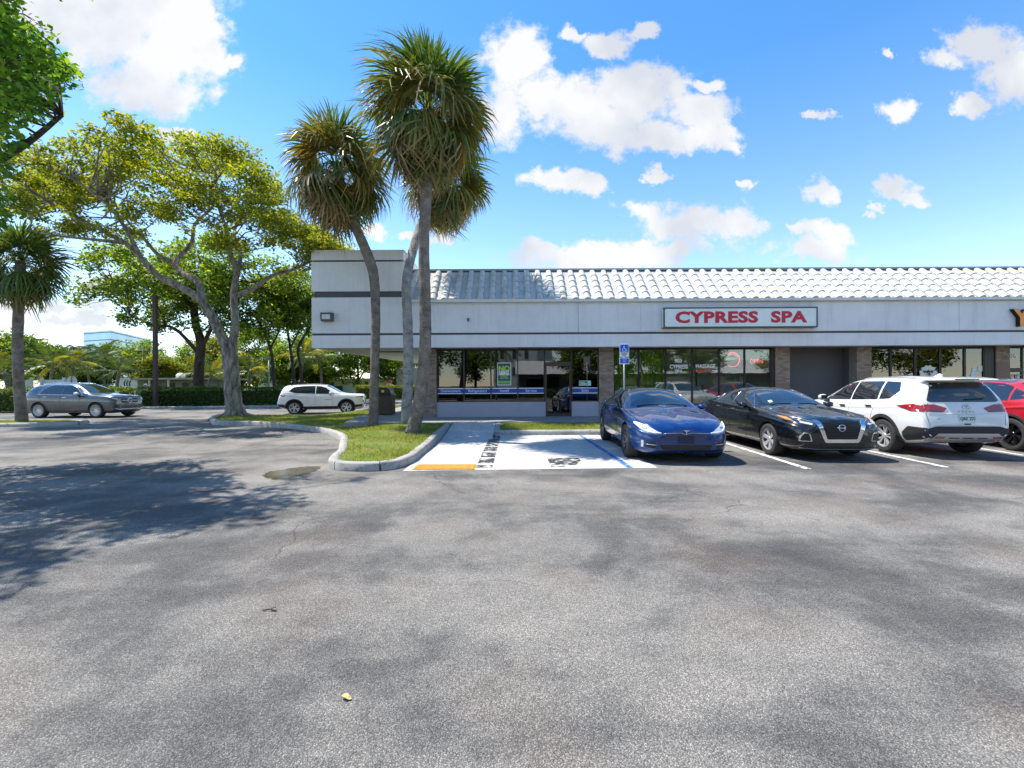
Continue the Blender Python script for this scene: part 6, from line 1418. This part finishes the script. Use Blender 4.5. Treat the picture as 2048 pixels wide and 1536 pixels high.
# ---- clipped hedges
HG = leafmat('hedge_leaf', [(.035, .085, .012), (.07, .14, .018), (.13, .20, .025), (.22, .27, .035)], .45); HY = leafmat('hedge_leaf_light', [(.08, .12, .012), (.16, .20, .02), (.28, .28, .025)], .4); M_HCORE = pm('hedge_core', (.025, .045, .012), .95, var=.3, scale=6)
def hedge(label, a, b, w, h, mat, seed, per=190, z0=0.0):
    a = Vector((*a, z0)); b = Vector((*b, z0)); t = (b - a); L_ = t.length; t.normalize(); s = Vector((-t.y, t.x, 0)); o = thing('hedge', a, label, 'hedge', 'clipped hedges along the lot'); m = MB(); g = np.random.default_rng(seed)
    def bx(u0, u1, v0, v1, z_0, z_1):
        vs = [t * u + s * v + Vector((0, 0, z)) for z in (z_0, z_1) for v in (v0, v1) for u in (u0, u1)]; m.add(vs, [(0, 2, 3, 1), (4, 5, 7, 6), (0, 1, 5, 4), (2, 6, 7, 3), (0, 4, 6, 2), (1, 3, 7, 5)])
    bx(.2, L_ - .2, -w / 2 + .22, w / 2 - .22, .1, h - .24); m.build('core', M_HCORE, o)
    k = int(per * L_ * (w + 2 * h)); C = np.empty((k, 3)); u = g.random(k) * L_; q = g.random(k) * (w + 2 * h); dep = np.abs(g.normal(size=k)) * .10 - .05
    wob = .06 * np.sin(u * 2.1) + .05 * np.sin(u * 5.3 + 1); v = np.where(q < h, -w / 2 + dep + wob * .5, np.where(q < h + w, q - h - w / 2, w / 2 - dep)); z = np.where(q < h, q, np.where(q < h + w, h - dep + wob, q - h - w))
    for j in range(3): C[:, j] = t[j] * u + s[j] * v + (z if j == 2 else 0)
    data_obj('foliage', leaves_mesh('foliage', C, g.uniform(.09, .18, k), mat, .3, seed), o)
hedge('dense green hedge behind the grey SUV at the left edge', (-40, 27.6), (-24.0, 27.9), 1.3, 1.42, HG, 1, 230)
hedge('clipped green hedge from the brown post to the pale forked trunk', (-27.6, 33.4), (-15.6, 36.2), 1.4, 1.45, HG, 2, 230)
hedge('clipped green hedge between grey SUV nose and brown utility pole', (-33.5, 31.6), (-28.0, 33.2), 1.4, 1.42, HG, 3, 230)
hedge('bright yellow-green hedge behind the bin and palm trunks', (-17.0, 49), (-7.5, 49), 1.5, 1.5, HY, 4, 200)
# ---- grass blades
GB = leafmat('grass_blade', [(.12, .20, .02), (.20, .29, .035), (.30, .32, .06), (.40, .31, .14)], .45, .7)
def in_poly(x, y, poly):
    c = np.zeros(len(x), bool); j = len(poly) - 1
    for i in range(len(poly)):
        xi, yi = poly[i]; xj, yj = poly[j]; hit = ((yi > y) != (yj > y)) & (x < (xj - xi) * (y - yi) / (yj - yi + 1e-12) + xi); c ^= hit; j = i
    return c
def grass(name, label, poly, n, zf, h, seed, avoid=None):
    g = np.random.default_rng(seed); xs = [p[0] for p in poly]; ys = [p[1] for p in poly]; x = g.uniform(min(xs), max(xs), n * 3); y = g.uniform(min(ys), max(ys), n * 3); k = in_poly(x, y, poly)
    patch = np.sin(x * 2.3 + 1.1 * np.sin(y * 1.7)) + np.sin(y * 3.1 + x) ; k &= (g.random(n * 3) < np.clip(.62 + .3 * patch, .06, 1))
    if avoid is not None: k &= ~avoid(x, y)
    x, y = x[k][:n], y[k][:n]; n = len(x); z = np.array([zf(a, b) for a, b in zip(x, y)]) - .004; hh = h * g.uniform(.5, 1.2, n); a = g.random(n) * 6.28; lean = g.normal(size=(n, 2)) * .45 * hh[:, None]; w = .006 + .004 * g.random(n)
    V = np.empty((n, 3, 3)); V[:, 0] = np.stack([x - np.cos(a) * w, y - np.sin(a) * w, z], 1); V[:, 1] = np.stack([x + np.cos(a) * w, y + np.sin(a) * w, z], 1); V[:, 2] = np.stack([x + lean[:, 0], y + lean[:, 1], z + hh], 1)
    me = bpy.data.meshes.new(name); me.vertices.add(3 * n); me.vertices.foreach_set('co', V.reshape(-1).astype(np.float32)); me.loops.add(3 * n); me.loops.foreach_set('vertex_index', np.arange(3 * n, dtype=np.int32)); me.polygons.add(n); me.polygons.foreach_set('loop_start', np.arange(0, 3 * n, 3, dtype=np.int32)); me.update(calc_edges=True); me.materials.append(GB)
    tag(data_obj(name, me), label, 'grass', kind='stuff')
inner = [(p[0] * .985 - .04 if p[0] > -6 else p[0], p[1] + .1) for p in poly] if False else [(p.x, p.y) for p in pth] + [(p.x, p.y) for p in pb[1:]] + [(-6.6, 30), (-6.4, 19), (-5.8, 15.25), (-3.3, 15.25), (-3.3, 15.1)]
grass('grass', 'short patchy grass on the kerbed island under the palms', inner, 60000, hgt, .06, 3)
grass('grass', 'short shaded grass strip between the kerb and the shop walkway', [(-.3, 13.85), (20, 13.85), (20, 15.1), (-.3, 15.1)], 30000, lambda x, y: .14 + .11 * sstep(13.8, 15.1, y), .05, 4)
grass('grass', 'short grass on the small kerbed island at the left edge', [(-24, 17.4), (-19.7, 17.5), (-18, 17.9), (-17.7, 18.3), (-18.6, 18.75), (-24, 19.05)], 14000, lambda x, y: .13, .06, 5)
# ------------------------------------------------------------------ what stands behind and around
# glass office block far off
t = NT('curtain_wall'); co = t.coord('World')
t.set(Base_Color=t.ramp(t.noise(co, .06, 3), [(.35, (.24, .36, .50)), (.65, (.36, .50, .64))]), Roughness=.12, Metallic=.55, Specular_IOR_Level=.8)
M_CW = t.m; M_CWL = pm('curtain_wall_line', (.07, .14, .2), .4, var=.1, kind='World')
d = 230.0; c0 = A(160, 766, d); of = thing('office_block', (A(222, 766, d).x, d, 0), 'distant blue glass office block rising over the trees', 'building')
xa, xm, xb = A(160, 766, d + 6).x - A(222, 766, d).x, 0.0, A(285, 766, d + 40).x - A(222, 766, d).x
H_ = (766 - 652) / F * d + CAMZ
m = MB(); pts = [(xa, 8), (xm, 0), (xb, 46), (xa + (xb - xm), 60)]
n = 4; vs = [(x, y, -1) for x, y in pts] + [(x, y, H_) for x, y in pts]; m.add(vs, [(0, 1, 2, 3)[::-1], (4, 5, 6, 7)] + [(i, (i + 1) % 4, (i + 1) % 4 + 4, i + 4) for i in range(4)]); m.build('glass_wall', M_CW, of)
for k in range(7):
    z = H_ - 1.2 - k * 3.9
    m = MB()
    for (a, b) in ((0, 1), (1, 2)):
        p, q = Vector((*pts[a], 0)), Vector((*pts[b], 0)); t_ = (q - p).normalized(); o_ = Vector((t_.y, -t_.x, 0)) * .15
        m.add([p + o_ + Vector((0, 0, z)), q + o_ + Vector((0, 0, z)), q + o_ + Vector((0, 0, z + .45)), p + o_ + Vector((0, 0, z + .45)), p + Vector((0, 0, z)), q + Vector((0, 0, z)), q + Vector((0, 0, z + .45)), p + Vector((0, 0, z + .45))], [(0, 1, 2, 3), (3, 2, 6, 7), (0, 4, 5, 1)])
    m.build('floor_band', M_CWL, of)
# white flat-roofed house
M_HW = pm('house_white', (.66, .66, .64), .8, var=.06, kind='World', bump=.15); M_HD = pm('house_window_dark', (.10, .10, .10), .8, var=.1); M_HR = pm('house_roof', (.35, .35, .35), .8)  # M_HD: flat dark grey of the house and office windows
d = 42.0; h0 = A(238, 775, d); ho = thing('white_house', (h0.x, d, 0), 'low white flat-roofed house behind the hedge with black wave ornaments', 'house')
hx = lambda px: A(px, 766, d).x - h0.x; hz = lambda py: CAMZ + (766 - py) / F * d
m = MB(); m.box(hx(238), hx(275), 0, 5, -.1, hz(748)); m.build('front_wall', M_HW, ho)
m = MB(); m.box(hx(275), hx(400), 1.6, 6, -.1, hz(753)); m.build('set_back_wall', pm('house_grey', (.3, .3, .3), .8), ho)
m = MB(); m.box(hx(268), hx(425), -.4, 6.5, hz(752), hz(748.5)); m.build('roof', M_HR, ho)
for px in (300, 338): m = MB(); m.box(hx(px), hx(px) + .12, -.2, -.08, -.1, hz(752)); m.build('porch_post', M_HW, ho)
for (a, b) in ((308, 324), (340, 352)):
    m = MB(); m.box(hx(a), hx(b), 1.55, 1.6, .3 if a < 330 else .9, hz(757)); w_ = m.build('window', M_HD, ho); m = MB(); m.box(hx(a) - .06, hx(b) + .06, 1.57, 1.598, hz(757), hz(756)); m.build('lintel', M_HW, w_)
for k in range(3):
    x = hx(249 + k * 5.2); m = MB(); m.tube([(x + .12, -.03, hz(753)), (x - .02, -.03, hz(758)), (x, -.03, hz(763)), (x + .16, -.03, hz(765))], .035, 6); m.build('wave_ornament', M_BLKF, ho, True)
m = MB(); m.lathe([(0, 0), (.35, 0), (.4, .3), (.25, .5), (0, .55)], 12, c=(hx(322), 2.5, hz(748.5))); m.build('roof_vent', M_HW, ho)
# low white house beyond, seen under the canopy
d = 66.0; h0 = A(612, 775, d); h2 = thing('far_white_house', (h0.x, d, 0), 'small white house with dark hedge seen under the canopy', 'house'); hx = lambda px: A(px, 766, d).x - h0.x; hz = lambda py: CAMZ + (766 - py) / F * d
m = MB(); m.box(hx(610), hx(780), 0, 8, -.1, hz(754)); m.build('wall', M_HW, h2); m = MB(); m.box(hx(606), hx(784), -.5, 8.5, hz(754), hz(751)); m.build('roof', pm('house_roof_white', (.6, .6, .58), .7), h2)
for (a, b) in ((650, 668), (730, 736), (742, 748)): m = MB(); m.box(hx(a), hx(b), -.03, 0, .7, hz(758)); w_ = m.build('window', M_HD, h2)
m = MB(); m.box(hx(640), hx(690), -1.6, -.9, -.1, 1.5); m.build('dark_planter', M_HCORE, h2)
d = 70.0; h0 = A(525, 775, d); h3 = thing('shed', (h0.x, d, 0), 'pale shed roof behind the hedge left of the white compact SUV', 'shed'); hx = lambda px: A(px, 766, d).x - h0.x
m = MB(); m.prism([(hx(505), -.1), (hx(590), -.1), (hx(590), 1.9), (hx(550), 2.8), (hx(505), 1.9)], 0, 6); m.build('wall', M_HW, h3); m = MB(); m.prism([(hx(502), 1.85), (hx(550), 2.86), (hx(593), 1.85), (hx(593), 1.95), (hx(550), 2.98), (hx(502), 1.95)], -.3, 6.3); m.build('roof', pm('house_roof_white', (.6, .6, .58), .7), h3)
# beige wall under the canopy
d = 60.0; h0 = A(792, 775, d); bw = thing('beige_building', (h0.x, d, 0), 'plain beige building end seen between the palm trunks', 'building'); m = MB(); m.box(0, 8, 0, 6, -.1, CAMZ + (766 - 733) / F * d); m.build('wall', pm('beige_wall', (.33, .29, .21), .85, var=.08, kind='World', bump=.2), bw); m = MB(); m.box(-.1, 8.1, -.1, 6.1, CAMZ + (766 - 733) / F * d, CAMZ + (766 - 731) / F * d); m.build('parapet_cap', M_HR, bw)
# white lattice fence
d = 31.5; f0 = A(50, 775, d); lf = thing('lattice_fence', (f0.x, d, 0), 'white garden fence with a lattice panel behind the grey SUV', 'fence'); fx = lambda px: A(px, 766, d).x - f0.x
m = MB(); zt_ = CAMZ + (766 - 751) / F * d
for px in (44, 63, 84, 128): m = MB(); m.box(fx(px) - .07, fx(px) + .07, -.07, .07, -.1, zt_ + .15); m.build('post', M_HW, lf)
for i, (a, b) in enumerate(((44, 63), (84, 128))):
    n = int((fx(b) - fx(a)) / .17)
    for k in range(n):
        x = fx(a) + .09 + k * .17; m = MB(); m.box(x, x + .155, -.012, .012, .02, zt_); m.build('board', M_HW, lf)
xa, xb = fx(63) + .07, fx(84) - .07; wl = xb - xa
for k in range(-9, 12):
    for s in (1, -1):
        # laths clipped to the panel
        p0 = k * .16; pts_ = []
        for zz in np.linspace(.1, zt_, 14):
            x = p0 + (zz - .1) * s * .9 + (wl * .5 if s < 0 else 0)
            if 0 <= x <= wl: pts_.append((xa + x, .012 * s, zz))
        if len(pts_) > 1: m = MB(); m.tube([pts_[0], pts_[-1]], .014, 4); m.build('lath', M_HW, lf)
# utility poles and wires
M_POLE = pm('pole_brown', (.075, .045, .038), .8, var=.2, scale=3, bump=.2); M_WOOD = pm('pole_grey', (.11, .09, .075), .9, var=.2)
p = A(311, 806, 32.6); up1 = thing('utility_pole', (p.x, p.y, 0), 'square dark brown pole standing in the gap of the hedge', 'pole'); m = MB(); m.box(-.12, .12, -.12, .12, -.1, 8.2); bevel(m.build('shaft', M_POLE, up1), .02); m = MB(); m.box(-.2, .2, -.2, .2, -.05, .12); m.build('foot', M_KERB, up1)
tops = []
for px, py, d, lab in ((287, 688, 60, 'thin wooden power pole right of the glass office block'), (263, 700, 75, 'farther wooden power pole with wires over the house')):
    p = A(px, 766, d); z = CAMZ + (766 - py) / F * d; o = thing('power_pole', (p.x, d, 0), lab, 'pole', 'wooden power poles'); m = MB(); m.tube([(0, 0, -.1), (0, 0, z)], [.17, .12], 8); m.build('shaft', M_WOOD, o, True); m = MB(); m.box(-.9, .9, -.05, .05, z - .6, z - .48); m.build('crossarm', M_WOOD, o); tops.append(Vector((p.x, d, z - .5)))
for k, off in enumerate((-.8, 0, .8)):
    a = tops[0] + Vector((off, 0, .08)); far_ = a + Vector((45, -14, .8)); lft = a + Vector((-46, 16, .4)); m = MB(); m.tube([lft, (lft + a) / 2 + Vector((0, 0, -.5)), a, (a + far_) / 2 + Vector((0, 0, -.7)), far_], .02, 5)
    tag(m.build('power_wire', M_BLKF), ['power wire strung nearest the camera over the white house', 'power wire strung in the middle over the white house', 'power wire strung farthest over the white house'][k], 'wire', 'wires over the white house')
# traffic signs
d = 29.5; p = A(142, 766, d); o = thing('road_sign', (p.x, d, 0), 'back of an octagonal road sign showing over the grey SUV roof', 'sign'); m = MB(); m.tube([(0, 0, -.1), (0, 0, CAMZ + (766 - 744) / F * d)], .035, 8); m.build('post', M_WOOD, o, True); zc = CAMZ + (766 - 755) / F * d
m = MB(); m.prism([(.38 * math.cos(R(22.5 + 45 * k)), zc + .38 * math.sin(R(22.5 + 45 * k))) for k in range(8)], .04, .05); m.build('plate', pm('sign_back_grey', (.5, .5, .48), .5), o)
d = 50.0; p = A(778, 766, d); o = thing('stop_sign', (p.x, d, 0), 'small red octagonal stop sign seen between the palm trunks', 'sign'); m = MB(); m.tube([(0, .04, -.1), (0, .04, 2.0)], .035, 8); m.build('post', M_WOOD, o, True); m = MB(); m.prism([(.38 * math.cos(R(22.5 + 45 * k)), 1.72 + .38 * math.sin(R(22.5 + 45 * k))) for k in range(8)], 0, .01); m.build('plate', pm('stop_red', (.55, .015, .02), .5), o); text('lettering', 'STOP', .24, (0, -.004, 1.72), M_WHT, o, extrude=.001, bold=.004)
d = 36.5; p = A(291, 766, d); o = thing('notice_sign', (p.x, d, 0), 'small white notice with red print on the hedge line beside the brown pole', 'sign'); m = MB(); m.tube([(0, .03, -.1), (0, .03, 1.8)], .025, 6); m.build('post', M_WOOD, o, True); m = MB(); m.box(-.15, .15, 0, .012, 1.28, 1.78); m.build('plate', M_WHT, o); m = MB(); m.box(-.11, .11, -.004, 0, 1.60, 1.70); m.box(-.11, .11, -.004, 0, 1.42, 1.46); m.build('print', pm('notice_red', (.5, .05, .04), .5), o)
d = 45.0; p = A(538, 766, d); o = thing('lamp_post', (p.x, d, 0), 'plain grey metal post behind the hedge near the white compact SUV', 'post'); m = MB(); m.tube([(0, 0, -.1), (0, 0, 4.3)], .09, 8); m.build('shaft', pm('galvanised', (.30, .32, .33), .5, metal=.6), o, True); m = MB(); m.box(-.3, .3, -.12, .12, 4.3, 4.42); m.build('lamp_head', M_HR, o)
# ------------------------------------------------------------------ the other side of the lot, which the shop windows mirror
op = thing('opposite_shops', (2, -27, 0), 'long shop row with white ribbed roof mirrored in the 905 windows', 'building'); m = MB(); m.box(-1.2, 34, -12, 0, 0, 3.0); m.build('front_wall', pm('opposite_wall', (.10, .10, .11), .8, var=.3), op)
m = MB(); m.add([(-1.5, 1.2, 3.0), (35, 1.2, 3.0), (35, -2.6, 5.0), (-1.5, -2.6, 5.0), (-1.5, -2.6, 3.0), (35, -2.6, 3.0)], [(1, 0, 3, 2), (0, 1, 5, 4), (2, 3, 4, 5), (0, 4, 3), (1, 2, 5)]); m.build('roof', M_TILE, op)
for k in range(5):
    x = 0 + k * 6.5; m = MB(); m.box(x, x + 4.6, .0, .05, .7, 2.6); m.build('window', M_CGL, op)
of2 = thing('white_office', (4, -62, 0), 'tall white building with small dark windows mirrored in the 905 windows', 'building'); m = MB(); m.box(-8, 1.5, -14, 0, 0, 15); m.box(1.5, 5, -13.2, -1.5, 0, 14); m.build('wall', M_HW, of2)
for k in range(3):
    for r_ in range(3): m = MB(); m.box(-6.6 + k * 2.7, -5.8 + k * 2.7, 0, .05, 3.6 + r_ * 3.6, 5.4 + r_ * 3.6); m.build('window', M_HD, of2)
OPT = ((-9, -13, 3.0, 4.8, DG, 'dark tree mirrored in the leftmost 905 pane'), (-4.2, -15, 2.8, 4.4, DG, 'dark tree mirrored beside the NO CREDIT poster'), (7.4, -13, 2.6, 4.4, MG, 'green tree mirrored at the Sales pane'), (11.8, -14, 3.0, 4.6, MG, 'green tree mirrored in the lime curtain panes'), (16.5, -14, 3.0, 4.6, MG, 'broad green tree mirrored behind the spa lettering'), (20.8, -15, 2.8, 4.3, DG, 'dark tree mirrored under the neon ring'),
       (31, -14, 3.6, 4.8, LGn, 'lime tree mirrored in the fitness shop panes'), (38, -14, 3.4, 4.8, MG, 'green tree mirrored beside the figure decals'), (44, -13, 3.4, 4.8, LGn, 'lime tree mirrored at the right end of the shop row'), (-15, -14, 3.4, 5.5, MG, 'green tree behind the camera at the lot edge'))
for i, (x, y, r, h, mt, lab) in enumerate(OPT):
    b = Vector((x, y, 0)); broad_tree(lab, b, [([b, b + Vector((.1, 0, h * .45)), b + Vector((0, .1, h * .8))], .2, .1)], ((x, y, h), (r, r, 2.5)), mt, 140 + i, 70, 100, .30, group='trees across the lot', clr=(.6, 1.1))
for i, (x, y, h, lab) in enumerate(((-1.6, -9.5, 5.0, 'palm across the lot mirrored beside the 905 door'), (9.5, -9, 5.4, 'palm across the lot mirrored beside the neon ring'), (13.0, -9.5, 4.8, 'palm across the lot mirrored in the OPEN pane'))): feather_palm(lab, (x, y, 0), h, 20, .95, 90 + i, .1, 'palms across the lot')
hedge('low hedge across the lot mirrored in the shop windows', (-20, -14.5), (24, -14.5), 1.2, 1.0, HG, 8, 40)
# ------------------------------------------------------------------ small litter on the asphalt
p = G(690, 1393); t = NT('dry_leaf_yellow'); t.set(Base_Color=t.ramp(t.noise(t.coord(), 30, 4), [(.35, (.55, .38, .05)), (.65, (.80, .70, .35))]), Roughness=.6)
vs = []; fs = []; n = 10
for i in range(n + 1):
    u = i / n; w = .024 * math.sin(math.pi * u) ** .7; x = -.045 + .09 * u; z = .012 + .012 * math.sin(u * 5); vs += [(x, -w, z + .008), (x, 0, z), (x, w, z + .006)]
for i in range(n): fs += [(3 * i, 3 * i + 1, 3 * i + 4, 3 * i + 3), (3 * i + 1, 3 * i + 2, 3 * i + 5, 3 * i + 4)]
o = mesh_obj('fallen_leaf', vs, fs, t.m, None, True); o.location = (p.x, p.y, .002); o.rotation_euler = (0, 0, -.2); o.scale = (.62, .62, .62); tag(o, 'yellow fallen leaf lying on the asphalt in the foreground', 'leaf'); sm_ = o.modifiers.new('thick', 'SOLIDIFY'); sm_.thickness = .0015
p = G(537, 1216); m = MB(); m.tube([(-.05, 0, .008), (0, .004, .012), (.05, -.01, .007)], .004, 6); m.tube([(0, .004, .012), (.03, .03, .014)], .003, 5); o = m.build('twig', M_BK2, None, True); o.location = (p.x, p.y, 0); tag(o, 'small brown twig lying on the asphalt left of centre', 'twig')
